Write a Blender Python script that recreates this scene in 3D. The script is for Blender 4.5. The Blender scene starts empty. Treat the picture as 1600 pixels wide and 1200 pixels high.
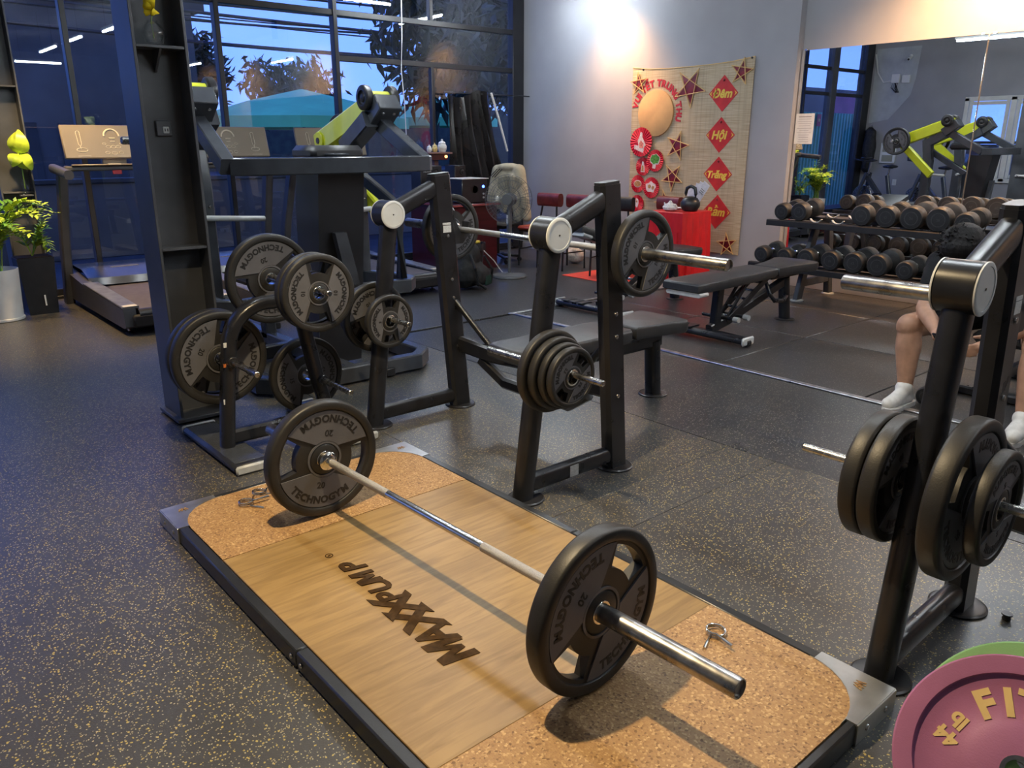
import bpy, bmesh, math, random
import numpy as np
from mathutils import Vector, Matrix, Euler

scene = bpy.context.scene
COL = scene.collection
PI = math.pi
random.seed(7)

# ---------------------------------------------------------------- camera
FPX, CXP, CYP = 1232.0, 800.0, 600.0
CAM_H = 1.42
PITCH = math.atan(379.0 / FPX)
AZ = math.radians(40.477)                 # the +Y axis lies this far left of the view direction
_s, _c = math.sin(AZ), math.cos(AZ)
_F = Vector((_s, _c, 0)); _R = Vector((_c, -_s, 0))
_FW = _F * math.cos(PITCH) - Vector((0, 0, math.sin(PITCH)))
_UP = _F * math.sin(PITCH) + Vector((0, 0, math.cos(PITCH)))
CAMP = Vector((0, 0, CAM_H))
cam_data = bpy.data.cameras.new('camera')
cam_data.sensor_width = 36.0
cam_data.lens = FPX / 1600.0 * 36.0
cam_data.clip_start = 0.05
cam_data.clip_end = 300
cam = bpy.data.objects.new('camera', cam_data)
COL.objects.link(cam)
M = Matrix((( _R.x, _UP.x, -_FW.x, CAMP.x), (_R.y, _UP.y, -_FW.y, CAMP.y), (_R.z, _UP.z, -_FW.z, CAMP.z), (0, 0, 0, 1)))
cam.matrix_world = M
scene.camera = cam

def ray(px, py): return _FW + _R * ((px - CXP) / FPX) - _UP * ((py - CYP) / FPX)
def onz(px, py, z=0.0):
    d = ray(px, py); return CAMP + d * ((z - CAM_H) / d.z)
def onx(px, py, x):
    d = ray(px, py); return CAMP + d * (x / d.x)
def ony(px, py, y):
    d = ray(px, py); return CAMP + d * (y / d.y)

# ---------------------------------------------------------------- colour management, world
vs = scene.view_settings
vs.view_transform = 'Standard'; vs.look = 'None'; vs.gamma = 1.0; vs.use_curve_mapping = False
vs.exposure = 0.35

world = bpy.data.worlds.new('dusk_sky'); scene.world = world
world.use_nodes = True
nt = world.node_tree; nt.nodes.clear()
wo = nt.nodes.new('ShaderNodeOutputWorld'); wb = nt.nodes.new('ShaderNodeBackground')
tc = nt.nodes.new('ShaderNodeTexCoord'); sp = nt.nodes.new('ShaderNodeSeparateXYZ'); rp = nt.nodes.new('ShaderNodeValToRGB')
nt.links.new(tc.outputs['Generated'], sp.inputs[0]); nt.links.new(sp.outputs['Z'], rp.inputs[0])
rp.color_ramp.elements[0].position = 0.0; rp.color_ramp.elements[0].color = (0.17, 0.31, 0.92, 1)
rp.color_ramp.elements[1].position = 0.5; rp.color_ramp.elements[1].color = (0.09, 0.19, 0.72, 1)
nt.links.new(rp.outputs[0], wb.inputs[0]); wb.inputs[1].default_value = 2.0
nt.links.new(wb.outputs[0], wo.inputs[0])

# ---------------------------------------------------------------- lights of the room
def spot(name, loc, target, energy, color, angle, blend=0.5, size=0.04):
    l = bpy.data.lights.new(name, 'SPOT'); l.energy = energy; l.color = color
    l.spot_size = math.radians(angle); l.spot_blend = blend; l.shadow_soft_size = size
    o = bpy.data.objects.new(name, l); COL.objects.link(o); o.location = loc
    o.rotation_euler = (Vector(target) - Vector(loc)).to_track_quat('-Z', 'Y').to_euler()
    return o
WARM = (1.0, 0.66, 0.30)
WARM2 = (1.0, 0.52, 0.20)
spot('platform_spotlight_offscreen', (0.85, 1.95, 2.92), (1.30, 1.90, 0.0), 330, (1.0, 0.76, 0.44), 112, 0.9, 0.035)
spot('treadmill_spotlight_offscreen', (1.25, 7.0, 2.92), (1.45, 7.5, 0.0), 330, WARM, 84, 0.8, 0.05)
# lamps washing the mirror wall: two pools show on the wall, the next ones as orange streaks reflected in the window glass
WASH = (('blind', 6.86, 6.62, 3.02, 1.6, 170, 96), ('rack', 6.55, 2.75, 3.10, 1.9, 420, 120), ('mirror_end', 6.55, -0.5, 3.10, 1.9, 240, 120), ('far_mirror', 6.55, -2.8, 3.10, 1.9, 240, 120))
for nm_, lx_, ly_, lz_, tz_, en_, an_ in WASH:
    spot('wall_washer_%s_offscreen' % nm_, (lx_, ly_, lz_), (7.42, ly_, tz_), en_, WARM2, an_, 1.0, 0.12)
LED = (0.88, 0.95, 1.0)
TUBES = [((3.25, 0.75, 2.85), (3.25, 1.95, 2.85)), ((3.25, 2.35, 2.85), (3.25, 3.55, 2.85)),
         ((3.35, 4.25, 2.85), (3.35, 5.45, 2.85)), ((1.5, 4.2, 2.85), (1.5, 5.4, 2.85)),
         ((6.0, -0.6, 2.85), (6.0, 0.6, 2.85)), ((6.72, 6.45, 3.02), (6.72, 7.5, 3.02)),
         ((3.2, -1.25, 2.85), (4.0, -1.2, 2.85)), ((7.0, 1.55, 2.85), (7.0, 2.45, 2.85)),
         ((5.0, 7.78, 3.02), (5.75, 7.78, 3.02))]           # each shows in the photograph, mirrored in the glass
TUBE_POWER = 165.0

# ---------------------------------------------------------------- helpers: materials
MAT = {}
def _set(b, k, v):
    if k in b.inputs: b.inputs[k].default_value = v
def pm(name, col, rough=0.5, metal=0.0, spec=0.5, noise=0.0, nscale=30.0, bump=0.0, bscale=200.0, coat=0.0, emit=None, estr=0.0, rvar=0.0, col2=None, stretch=None, trans=0.0, sss=0.0):
    """principled material with procedural colour variation, roughness variation and fine bump"""
    m = bpy.data.materials.new(name); m.use_nodes = True
    t = m.node_tree; b = t.nodes['Principled BSDF']
    c = (col[0], col[1], col[2], 1)
    b.inputs['Base Color'].default_value = c
    b.inputs['Roughness'].default_value = rough; b.inputs['Metallic'].default_value = metal
    _set(b, 'Specular IOR Level', spec); _set(b, 'Coat Weight', coat)
    if trans: _set(b, 'Transmission Weight', trans)
    if emit: _set(b, 'Emission Color', (*emit, 1)); _set(b, 'Emission Strength', estr)
    co = t.nodes.new('ShaderNodeTexCoord')
    src = co.outputs['Object']
    if stretch:
        mp = t.nodes.new('ShaderNodeMapping'); mp.inputs['Scale'].default_value = stretch
        t.links.new(src, mp.inputs[0]); src = mp.outputs[0]
    if noise > 0 or rvar > 0 or col2:
        n = t.nodes.new('ShaderNodeTexNoise'); n.inputs['Scale'].default_value = nscale; n.inputs['Detail'].default_value = 5
        t.links.new(src, n.inputs['Vector'])
        if noise > 0 or col2:
            r = t.nodes.new('ShaderNodeValToRGB')
            d = col2 if col2 else tuple(min(1, x * (1 + noise)) for x in col)
            e = c if col2 else (*[x * (1 - noise) for x in col], 1)
            r.color_ramp.elements[0].position = 0.35; r.color_ramp.elements[0].color = e
            r.color_ramp.elements[1].position = 0.65; r.color_ramp.elements[1].color = (*d, 1)
            t.links.new(n.outputs[0], r.inputs[0]); t.links.new(r.outputs[0], b.inputs['Base Color'])
        if rvar > 0:
            mr = t.nodes.new('ShaderNodeMapRange'); mr.inputs['To Min'].default_value = max(0.02, rough - rvar); mr.inputs['To Max'].default_value = min(1, rough + rvar)
            t.links.new(n.outputs[0], mr.inputs[0]); t.links.new(mr.outputs[0], b.inputs['Roughness'])
    if bump > 0:
        n2 = t.nodes.new('ShaderNodeTexNoise'); n2.inputs['Scale'].default_value = bscale; n2.inputs['Detail'].default_value = 3
        t.links.new(src, n2.inputs['Vector'])
        bp = t.nodes.new('ShaderNodeBump'); bp.inputs['Strength'].default_value = bump; bp.inputs['Distance'].default_value = 0.004
        t.links.new(n2.outputs[0], bp.inputs['Height']); t.links.new(bp.outputs[0], b.inputs['Normal'])
    MAT[name] = m
    return m

def rubber_floor(name, base, speck1, speck2, amount, rough, wear=0.3):
    """speckled rubber: dark base, two kinds of crumb specks, scuffed patches"""
    m = bpy.data.materials.new(name); m.use_nodes = True
    t = m.node_tree; b = t.nodes['Principled BSDF']
    co = t.nodes.new('ShaderNodeNewGeometry')
    def specks(scale, thr, seed):
        mp = t.nodes.new('ShaderNodeMapping'); mp.inputs['Location'].default_value = (seed, seed * 2, 0)
        t.links.new(co.outputs['Position'], mp.inputs[0])
        nz = t.nodes.new('ShaderNodeTexNoise'); nz.inputs['Scale'].default_value = 60
        t.links.new(mp.outputs[0], nz.inputs[0])
        ad = t.nodes.new('ShaderNodeVectorMath'); ad.operation = 'MULTIPLY_ADD'
        ad.inputs[1].default_value = (0.012, 0.012, 0.012)
        t.links.new(nz.outputs['Color'], ad.inputs[0]); t.links.new(mp.outputs[0], ad.inputs[2])
        v = t.nodes.new('ShaderNodeTexVoronoi'); v.inputs['Scale'].default_value = scale; v.inputs['Randomness'].default_value = 1
        t.links.new(ad.outputs[0], v.inputs['Vector'])
        # keep only some cells
        s = t.nodes.new('ShaderNodeSeparateColor'); t.links.new(v.outputs['Color'], s.inputs[0])
        keep = t.nodes.new('ShaderNodeMath'); keep.operation = 'LESS_THAN'; keep.inputs[1].default_value = amount
        t.links.new(s.outputs[0], keep.inputs[0])
        d = t.nodes.new('ShaderNodeMath'); d.operation = 'LESS_THAN'; d.inputs[1].default_value = thr
        t.links.new(v.outputs['Distance'], d.inputs[0])
        mu = t.nodes.new('ShaderNodeMath'); mu.operation = 'MULTIPLY'
        t.links.new(keep.outputs[0], mu.inputs[0]); t.links.new(d.outputs[0], mu.inputs[1])
        return mu
    a = specks(125, 0.36, 0.0); c = specks(190, 0.38, 3.7)
    n = t.nodes.new('ShaderNodeTexNoise'); n.inputs['Scale'].default_value = 1.7; n.inputs['Detail'].default_value = 6
    t.links.new(co.outputs['Position'], n.inputs[0])
    rr = t.nodes.new('ShaderNodeValToRGB')
    rr.color_ramp.elements[0].position = 0.35; rr.color_ramp.elements[0].color = (*base, 1)
    rr.color_ramp.elements[1].position = 0.75; rr.color_ramp.elements[1].color = (*[x * (1 + wear) + 0.003 for x in base], 1)
    t.links.new(n.outputs[0], rr.inputs[0])
    m1 = t.nodes.new('ShaderNodeMix'); m1.data_type = 'RGBA'; m1.inputs['B'].default_value = (*speck1, 1)
    t.links.new(a.outputs[0], m1.inputs['Factor']); t.links.new(rr.outputs[0], m1.inputs['A'])
    m2 = t.nodes.new('ShaderNodeMix'); m2.data_type = 'RGBA'; m2.inputs['B'].default_value = (*speck2, 1)
    t.links.new(c.outputs[0], m2.inputs['Factor']); t.links.new(m1.outputs['Result'], m2.inputs['A'])
    t.links.new(m2.outputs['Result'], b.inputs['Base Color']); b.inputs['Specular IOR Level'].default_value = 0.65
    mr = t.nodes.new('ShaderNodeMapRange'); mr.inputs['To Min'].default_value = rough - 0.01; mr.inputs['To Max'].default_value = rough + 0.10
    t.links.new(n.outputs[0], mr.inputs[0]); t.links.new(mr.outputs[0], b.inputs['Roughness'])
    n2 = t.nodes.new('ShaderNodeTexNoise'); n2.inputs['Scale'].default_value = 260
    t.links.new(co.outputs['Position'], n2.inputs[0])
    bp = t.nodes.new('ShaderNodeBump'); bp.inputs['Strength'].default_value = 0.18; bp.inputs['Distance'].default_value = 0.003
    t.links.new(n2.outputs[0], bp.inputs['Height']); t.links.new(bp.outputs[0], b.inputs['Normal'])
    MAT[name] = m
    return m

def glass_mat(name, tint=(0.9, 0.95, 1.0), ior=1.5, rough=0.0, extra=0.0):
    m = bpy.data.materials.new(name); m.use_nodes = True
    t = m.node_tree; t.nodes.clear()
    o = t.nodes.new('ShaderNodeOutputMaterial'); mx = t.nodes.new('ShaderNodeMixShader')
    tr = t.nodes.new('ShaderNodeBsdfTransparent'); tr.inputs[0].default_value = (*tint, 1)
    gl = t.nodes.new('ShaderNodeBsdfGlossy'); gl.inputs['Roughness'].default_value = rough; gl.inputs['Color'].default_value = (1, 1, 1, 1)
    ge = t.nodes.new('ShaderNodeNewGeometry'); dt = t.nodes.new('ShaderNodeVectorMath'); dt.operation = 'DOT_PRODUCT'
    t.links.new(ge.outputs['Normal'], dt.inputs[0]); t.links.new(ge.outputs['Incoming'], dt.inputs[1])
    ab = t.nodes.new('ShaderNodeMath'); ab.operation = 'ABSOLUTE'; t.links.new(dt.outputs['Value'], ab.inputs[0])
    om = t.nodes.new('ShaderNodeMath'); om.operation = 'SUBTRACT'; om.inputs[0].default_value = 1.0; om.use_clamp = True; t.links.new(ab.outputs[0], om.inputs[1])
    pw = t.nodes.new('ShaderNodeMath'); pw.operation = 'POWER'; pw.inputs[1].default_value = 5.0; t.links.new(om.outputs[0], pw.inputs[0])
    f0 = ((ior - 1) / (ior + 1)) ** 2 + extra
    ad = t.nodes.new('ShaderNodeMath'); ad.operation = 'MULTIPLY_ADD'; ad.inputs[1].default_value = 1 - f0; ad.inputs[2].default_value = f0; ad.use_clamp = True
    t.links.new(pw.outputs[0], ad.inputs[0]); t.links.new(ad.outputs[0], mx.inputs[0])
    t.links.new(tr.outputs[0], mx.inputs[1]); t.links.new(gl.outputs[0], mx.inputs[2]); t.links.new(mx.outputs[0], o.inputs[0])
    MAT[name] = m
    return m

def emit_mat(name, col, s):
    m = bpy.data.materials.new(name); m.use_nodes = True
    t = m.node_tree; t.nodes.clear()
    o = t.nodes.new('ShaderNodeOutputMaterial'); e = t.nodes.new('ShaderNodeEmission')
    e.inputs[0].default_value = (*col, 1); e.inputs[1].default_value = s
    t.links.new(e.outputs[0], o.inputs[0]); MAT[name] = m
    return m

# metals and plastics
pm('black_metal', (0.014, 0.015, 0.019), 0.29, 0.0, 0.5, 0.2, 12, 0.05, 500, rvar=0.06)
pm('grey_metal', (0.05, 0.056, 0.067), 0.24, 0.0, 0.5, 0.12, 10, 0.04, 500, rvar=0.06)
pm('dark_shroud', (0.016, 0.017, 0.021), 0.42, 0, 0.5, 0.2, 6, 0.05, 300)
pm('lime_paint', (0.55, 0.60, 0.02), 0.32, 0, 0.5, 0.06, 8, coat=0.3)
pm('chrome', (0.72, 0.71, 0.68), 0.16, 1.0, 0.5, 0.08, 60, rvar=0.07)
pm('steel', (0.45, 0.445, 0.435), 0.27, 1.0, 0.5, 0.2, 40, rvar=0.08)
pm('sleeve_steel', (0.36, 0.35, 0.34), 0.3, 1.0, 0.5, 0.3, 25, rvar=0.1)
pm('knurl', (0.46, 0.45, 0.43), 0.45, 1.0, 0.5, 0.15, 400, 0.6, 900)
pm('plate_rubber', (0.021, 0.0205, 0.02), 0.46, 0, 0.45, 0.25, 9, 0.10, 260, rvar=0.06)
pm('plate_grey', (0.105, 0.105, 0.115), 0.5, 0, 0.4, 0.1, 12, 0.08, 300)
pm('plate_ink', (0.012, 0.012, 0.013), 0.5)
pm('hub_rubber', (0.05, 0.05, 0.053), 0.45)
pm('white_plastic', (0.66, 0.68, 0.68), 0.35, 0, 0.5, 0.05, 20)
pm('cap_white', (0.62, 0.65, 0.66), 0.4, 0, 0.5, 0.04, 20)
pm('cap_grey', (0.42, 0.44, 0.45), 0.4, 0, 0.5, 0.08, 30)
pm('sticker', (0.62, 0.64, 0.64), 0.5, 0, 0.4, 0.12, 160)
pm('orange_sticker', (0.55, 0.16, 0.04), 0.5)
pm('pad_black', (0.03, 0.031, 0.034), 0.4, 0, 0.45, 0.15, 20, 0.12, 350)
pm('db_rubber', (0.030, 0.029, 0.028), 0.47, 0, 0.45, 0.3, 14, 0.12, 240)
pm('db_face', (0.022, 0.022, 0.024), 0.5, 0, 0.4, 0.2, 14, 0.08, 240)
pm('db_ring', (0.05, 0.05, 0.052), 0.45)
pm('bolt', (0.5, 0.5, 0.5), 0.25, 1.0)
pm('black_plastic', (0.014, 0.014, 0.016), 0.35, 0, 0.5, 0.15, 20)
pm('satin_black', (0.01, 0.01, 0.012), 0.55, 0, 0.4, 0.2, 20, 0.05, 200)
# building
pm('wall_paint', (0.30, 0.305, 0.33), 0.62, 0, 0.35, 0.05, 2.2, 0.10, 60)
pm('wall_side_paint', (0.30, 0.305, 0.33), 0.62, 0, 0.35, 0.06, 2.0, 0.10, 60)
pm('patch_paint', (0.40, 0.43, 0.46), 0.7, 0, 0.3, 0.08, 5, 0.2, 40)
pm('ceiling_paint', (0.42, 0.43, 0.45), 0.8, 0, 0.3, 0.08, 3)
pm('frame_black', (0.014, 0.015, 0.019), 0.4, 0, 0.5, 0.15, 8)
pm('column_paint', (0.07, 0.075, 0.085), 0.42, 0, 0.5, 0.25, 3.5, 0.08, 120, rvar=0.08)
pm('aluminium', (0.56, 0.56, 0.57), 0.32, 1.0, 0.5, 0.3, 18, 0.15, 90, rvar=0.12)
pm('rim_black', (0.02, 0.022, 0.026), 0.32, 0, 0.5, 0.15, 6, 0.05, 200)
pm('corner_steel', (0.50, 0.50, 0.49), 0.36, 0.9, 0.5, 0.12, 14, 0.05, 300, rvar=0.08)
m = pm('mirror', (0.86, 0.88, 0.9), 0.004, 1.0)
rubber_floor('rubber_floor', (0.044, 0.044, 0.046), (0.40, 0.31, 0.09), (0.36, 0.32, 0.20), 0.19, 0.27)
rubber_floor('rubber_mat', (0.026, 0.027, 0.030), (0.34, 0.32, 0.22), (0.28, 0.28, 0.25), 0.13, 0.25)
rubber_floor('rubber_tile', (0.034, 0.034, 0.036), (0.26, 0.24, 0.2), (0.22, 0.2, 0.17), 0.12, 0.30)
glass_mat('window_glass', (0.86, 0.92, 1.0), 1.5, 0.0, 0.02)
glass_mat('clear_glass', (0.93, 0.95, 0.96), 1.45, 0.02, 0.03)
glass_mat('fan_guard', (0.62, 0.64, 0.66), 1.4, 0.15, 0.05)
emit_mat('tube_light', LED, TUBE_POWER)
# wood, cork, cloth and other patterned materials
def wood_mat():
    m = bpy.data.materials.new('plywood'); m.use_nodes = True
    t = m.node_tree; b = t.nodes['Principled BSDF']
    co = t.nodes.new('ShaderNodeTexCoord'); mp = t.nodes.new('ShaderNodeMapping'); mp.inputs['Scale'].default_value = (1.6, 16.0, 1)
    t.links.new(co.outputs['Object'], mp.inputs[0])
    n = t.nodes.new('ShaderNodeTexNoise'); n.inputs['Scale'].default_value = 2.2; n.inputs['Detail'].default_value = 8; n.inputs['Distortion'].default_value = 1.0
    t.links.new(mp.outputs[0], n.inputs[0])
    r = t.nodes.new('ShaderNodeValToRGB')
    r.color_ramp.elements[0].position = 0.28; r.color_ramp.elements[0].color = (0.22, 0.135, 0.048, 1)
    r.color_ramp.elements[1].position = 0.62; r.color_ramp.elements[1].color = (0.34, 0.22, 0.085, 1)
    t.links.new(n.outputs[0], r.inputs[0])
    n3 = t.nodes.new('ShaderNodeTexNoise'); n3.inputs['Scale'].default_value = 3.0; n3.inputs['Detail'].default_value = 4
    t.links.new(co.outputs['Object'], n3.inputs[0])
    r3 = t.nodes.new('ShaderNodeValToRGB'); r3.color_ramp.elements[0].position = 0.3; r3.color_ramp.elements[0].color = (0.78, 0.76, 0.7, 1); r3.color_ramp.elements[1].position = 0.6; r3.color_ramp.elements[1].color = (1, 1, 1, 1)
    t.links.new(n3.outputs[0], r3.inputs[0])
    mx = t.nodes.new('ShaderNodeMix'); mx.data_type = 'RGBA'; mx.blend_type = 'MULTIPLY'; mx.inputs['Factor'].default_value = 1
    t.links.new(r.outputs[0], mx.inputs['A']); t.links.new(r3.outputs[0], mx.inputs['B'])
    t.links.new(mx.outputs['Result'], b.inputs['Base Color'])
    b.inputs['Roughness'].default_value = 0.42
    MAT['plywood'] = m
wood_mat()
def cork_mat():
    m = bpy.data.materials.new('cork'); m.use_nodes = True
    t = m.node_tree; b = t.nodes['Principled BSDF']
    co = t.nodes.new('ShaderNodeTexCoord')
    v = t.nodes.new('ShaderNodeTexVoronoi'); v.inputs['Scale'].default_value = 170
    t.links.new(co.outputs['Object'], v.inputs['Vector'])
    s = t.nodes.new('ShaderNodeSeparateColor'); t.links.new(v.outputs['Color'], s.inputs[0])
    r = t.nodes.new('ShaderNodeValToRGB'); e = r.color_ramp.elements
    e[0].position = 0.0; e[0].color = (0.15, 0.075, 0.028, 1); e[1].position = 1.0; e[1].color = (0.56, 0.37, 0.17, 1)
    k = e.new(0.16); k.color = (0.31, 0.175, 0.07, 1); k = e.new(0.8); k.color = (0.37, 0.22, 0.09, 1)
    t.links.new(s.outputs[0], r.inputs[0]); t.links.new(r.outputs[0], b.inputs['Base Color'])
    b.inputs['Roughness'].default_value = 0.55
    bp = t.nodes.new('ShaderNodeBump'); bp.inputs['Strength'].default_value = 0.4; bp.inputs['Distance'].default_value = 0.003
    t.links.new(v.outputs['Distance'], bp.inputs['Height']); t.links.new(bp.outputs[0], b.inputs['Normal'])
    MAT['cork'] = m
cork_mat()
pm('logo_brown', (0.045, 0.024, 0.008), 0.75, 0, 0.15, 0.3, 60)
def bamboo_mat():
    m = bpy.data.materials.new('bamboo_blind'); m.use_nodes = True
    t = m.node_tree; b = t.nodes['Principled BSDF']
    co = t.nodes.new('ShaderNodeTexCoord'); mp = t.nodes.new('ShaderNodeMapping'); mp.inputs['Scale'].default_value = (1, 3.0, 150)
    t.links.new(co.outputs['Object'], mp.inputs[0])
    n = t.nodes.new('ShaderNodeTexNoise'); n.inputs['Scale'].default_value = 1.0; n.inputs['Detail'].default_value = 3
    t.links.new(mp.outputs[0], n.inputs[0])
    r = t.nodes.new('ShaderNodeValToRGB')
    r.color_ramp.elements[0].position = 0.3; r.color_ramp.elements[0].color = (0.33, 0.25, 0.14, 1)
    r.color_ramp.elements[1].position = 0.65; r.color_ramp.elements[1].color = (0.52, 0.43, 0.29, 1)
    t.links.new(n.outputs[0], r.inputs[0])
    mp2 = t.nodes.new('ShaderNodeMapping'); mp2.inputs['Scale'].default_value = (1, 60, 1); t.links.new(co.outputs['Object'], mp2.inputs[0])
    w = t.nodes.new('ShaderNodeTexNoise'); w.inputs['Scale'].default_value = 1.0; t.links.new(mp2.outputs[0], w.inputs[0])
    r2 = t.nodes.new('ShaderNodeValToRGB'); r2.color_ramp.elements[0].position = 0.35; r2.color_ramp.elements[0].color = (0.86, 0.86, 0.86, 1); r2.color_ramp.elements[1].position = 0.5; r2.color_ramp.elements[1].color = (1, 1, 1, 1)
    t.links.new(w.outputs[0], r2.inputs[0])
    mx = t.nodes.new('ShaderNodeMix'); mx.data_type = 'RGBA'; mx.blend_type = 'MULTIPLY'; mx.inputs['Factor'].default_value = 1
    t.links.new(r.outputs[0], mx.inputs['A']); t.links.new(r2.outputs[0], mx.inputs['B']); t.links.new(mx.outputs['Result'], b.inputs['Base Color'])
    b.inputs['Roughness'].default_value = 0.6
    bp = t.nodes.new('ShaderNodeBump'); bp.inputs['Strength'].default_value = 0.5; bp.inputs['Distance'].default_value = 0.003
    t.links.new(n.outputs[0], bp.inputs['Height']); t.links.new(bp.outputs[0], b.inputs['Normal'])
    MAT['bamboo_blind'] = m
bamboo_mat()
pm('red_paper', (0.50, 0.022, 0.02), 0.5, 0, 0.4, 0.12, 12)
pm('fan_red', (0.56, 0.012, 0.035), 0.5, 0, 0.4, 0.2, 30)
pm('star_red', (0.16, 0.008, 0.012), 0.4, 0, 0.5, 0.3, 14)
pm('star_stick', (0.62, 0.42, 0.16), 0.5)
pm('gold_ink', (0.72, 0.52, 0.06), 0.45)
pm('banner_red', (0.42, 0.01, 0.02), 0.5)
pm('moon_disc', (0.62, 0.37, 0.16), 0.6, 0, 0.3, 0.08, 6)
pm('cutout_white', (0.68, 0.60, 0.58), 0.6, 0, 0.3, 0.2, 120)
pm('cutout_green', (0.07, 0.24, 0.04), 0.6, 0, 0.3, 0.5, 60)
pm('cutout_tan', (0.42, 0.22, 0.09), 0.6, 0, 0.3, 0.3, 60)
pm('cutout_pink', (0.62, 0.2, 0.16), 0.6, 0, 0.3, 0.3, 60)
pm('red_cloth', (0.62, 0.014, 0.018), 0.45, 0, 0.4, 0.1, 6, 0.1, 200)
pm('red_mat', (0.72, 0.075, 0.05), 0.7, 0, 0.3, 0.08, 8, 0.1, 300)
pm('desk_wood', (0.055, 0.008, 0.012), 0.3, 0, 0.5, 0.2, 3, stretch=(1, 1, 8), coat=0.2)
pm('desk_edge', (0.30, 0.06, 0.06), 0.35)
pm('maroon_leather', (0.12, 0.022, 0.02), 0.35, 0, 0.5, 0.25, 15, 0.1, 150)
pm('chair_orange', (0.33, 0.05, 0.025), 0.35, 0, 0.5, 0.15, 12)
pm('jacket_cloth', (0.42, 0.38, 0.27), 0.85, 0, 0.2, 0.1, 20, 0.15, 300)
pm('jacket_stripe', (0.03, 0.03, 0.03), 0.8)
pm('bag_cloth', (0.018, 0.019, 0.02), 0.7, 0, 0.3, 0.4, 20, 0.3, 120)
pm('bag_green', (0.016, 0.05, 0.04), 0.7, 0, 0.3, 0.3, 30)
pm('bin_liner', (0.03, 0.03, 0.032), 0.3, 0, 0.5, 0.3, 12, 0.4, 40)
pm('fan_grey', (0.10, 0.105, 0.11), 0.45)
pm('fan_blade', (0.34, 0.34, 0.33), 0.3, 0, 0.5, 0.1, 10)
pm('basket_red', (0.42, 0.03, 0.04), 0.45)
pm('pot_white', (0.62, 0.62, 0.60), 0.4, 0, 0.5, 0.05, 8)
pm('soil', (0.03, 0.02, 0.014), 0.9, 0, 0.2, 0.4, 60, 0.5, 80)
pm('leaf_green', (0.10, 0.26, 0.03), 0.45, 0, 0.5, 0.35, 14)
pm('leaf_yellow', (0.34, 0.48, 0.04), 0.45, 0, 0.5, 0.3, 14)
pm('leaf_lime', (0.46, 0.62, 0.05), 0.4, 0, 0.5, 0.25, 18)
pm('stem_green', (0.14, 0.24, 0.04), 0.5)
pm('petal_yellow', (0.75, 0.58, 0.01), 0.5, 0, 0.4, 0.2, 40)
pm('belt_rubber', (0.10, 0.082, 0.07), 0.6, 0, 0.3, 0.12, 18, 0.1, 250)
pm('tread_side', (0.055, 0.055, 0.06), 0.45, 0, 0.5, 0.12, 10)
pm('tread_cover', (0.045, 0.047, 0.052), 0.22, 0, 0.5, 0.1, 6)
pm('tread_rail', (0.15, 0.152, 0.158), 0.3, 0, 0.5, 0.3, 18)
pm('console_brown', (0.22, 0.185, 0.14), 0.38, 0.2, 0.5, 0.06, 4)
pm('console_print', (0.62, 0.56, 0.44), 0.5)
pm('tile_seam', (0.03, 0.03, 0.032), 0.9)
pm('notice_paper', (0.68, 0.66, 0.62), 0.6, 0, 0.3, 0.05, 20)
pm('print_grey', (0.25, 0.22, 0.2), 0.6)
pm('skin', (0.42, 0.235, 0.155), 0.5, 0, 0.4, 0.12, 18, 0.06, 220)
pm('hair_black', (0.006, 0.005, 0.005), 0.62, 0, 0.25, 0.5, 60, 0.6, 160, stretch=(1, 1, 0.3))
pm('shirt_black', (0.008, 0.009, 0.011), 0.8, 0, 0.2, 0.3, 15, 0.2, 120)
pm('shoe_white', (0.66, 0.66, 0.64), 0.6, 0, 0.3, 0.1, 25, 0.12, 180)
pm('shoe_sole', (0.56, 0.56, 0.55), 0.6, 0, 0.3, 0.1, 30)
pm('phone_black', (0.01, 0.01, 0.012), 0.2)
pm('bumper_purple', (0.36, 0.135, 0.27), 0.5, 0, 0.4, 0.07, 8, 0.08, 300)
pm('bumper_green', (0.22, 0.46, 0.20), 0.5, 0, 0.4, 0.07, 8, 0.08, 300)
pm('bumper_cream', (0.74, 0.54, 0.24), 0.5, 0, 0.4, 0.05, 20)
pm('teal_sheet', (0.13, 0.42, 0.28), 0.45, 0, 0.5, 0.1, 3)
pm('outdoor_dark', (0.07, 0.06, 0.05), 0.7, 0, 0.3, 0.3, 1.2)
pm('outdoor_wall', (0.13, 0.105, 0.085), 0.7, 0, 0.3, 0.3, 0.8)
pm('outdoor_pink', (0.30, 0.07, 0.13), 0.7, 0, 0.3, 0.2, 1.5)
pm('asphalt', (0.035, 0.037, 0.045), 0.8, 0, 0.3, 0.3, 2)
pm('umbrella_teal', (0.16, 0.62, 0.26), 0.7, 0, 0.3, 0.1, 2)
pm('wire_black', (0.006, 0.006, 0.008), 0.6)
pm('tree_leaf', (0.022, 0.03, 0.014), 0.6, 0, 0.4, 0.5, 3)
pm('bark', (0.03, 0.022, 0.016), 0.85, 0, 0.2, 0.4, 20, 0.4, 50)
pm('sheet_plastic', (0.02, 0.018, 0.018), 0.22, 0, 0.6, 0.3, 4)
pm('tan_plank', (0.20, 0.10, 0.08), 0.5, 0, 0.4, 0.2, 4)
pm('gold_trinket', (0.62, 0.46, 0.18), 0.35, 0.2, 0.5, 0.3, 60)
pm('white_trinket', (0.72, 0.70, 0.66), 0.35, 0, 0.5, 0.15, 60)
pm('window_white', (0.62, 0.63, 0.60), 0.4, 0, 0.5, 0.06, 8)
pm('panel_white', (0.66, 0.68, 0.68), 0.4)
pm('panel_tint', (0.30, 0.30, 0.22), 0.2)
pm('flag_red', (0.42, 0.02, 0.03), 0.6)
pm('flyer_white', (0.70, 0.66, 0.68), 0.5, 0, 0.4, 0.1, 40)
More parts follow.
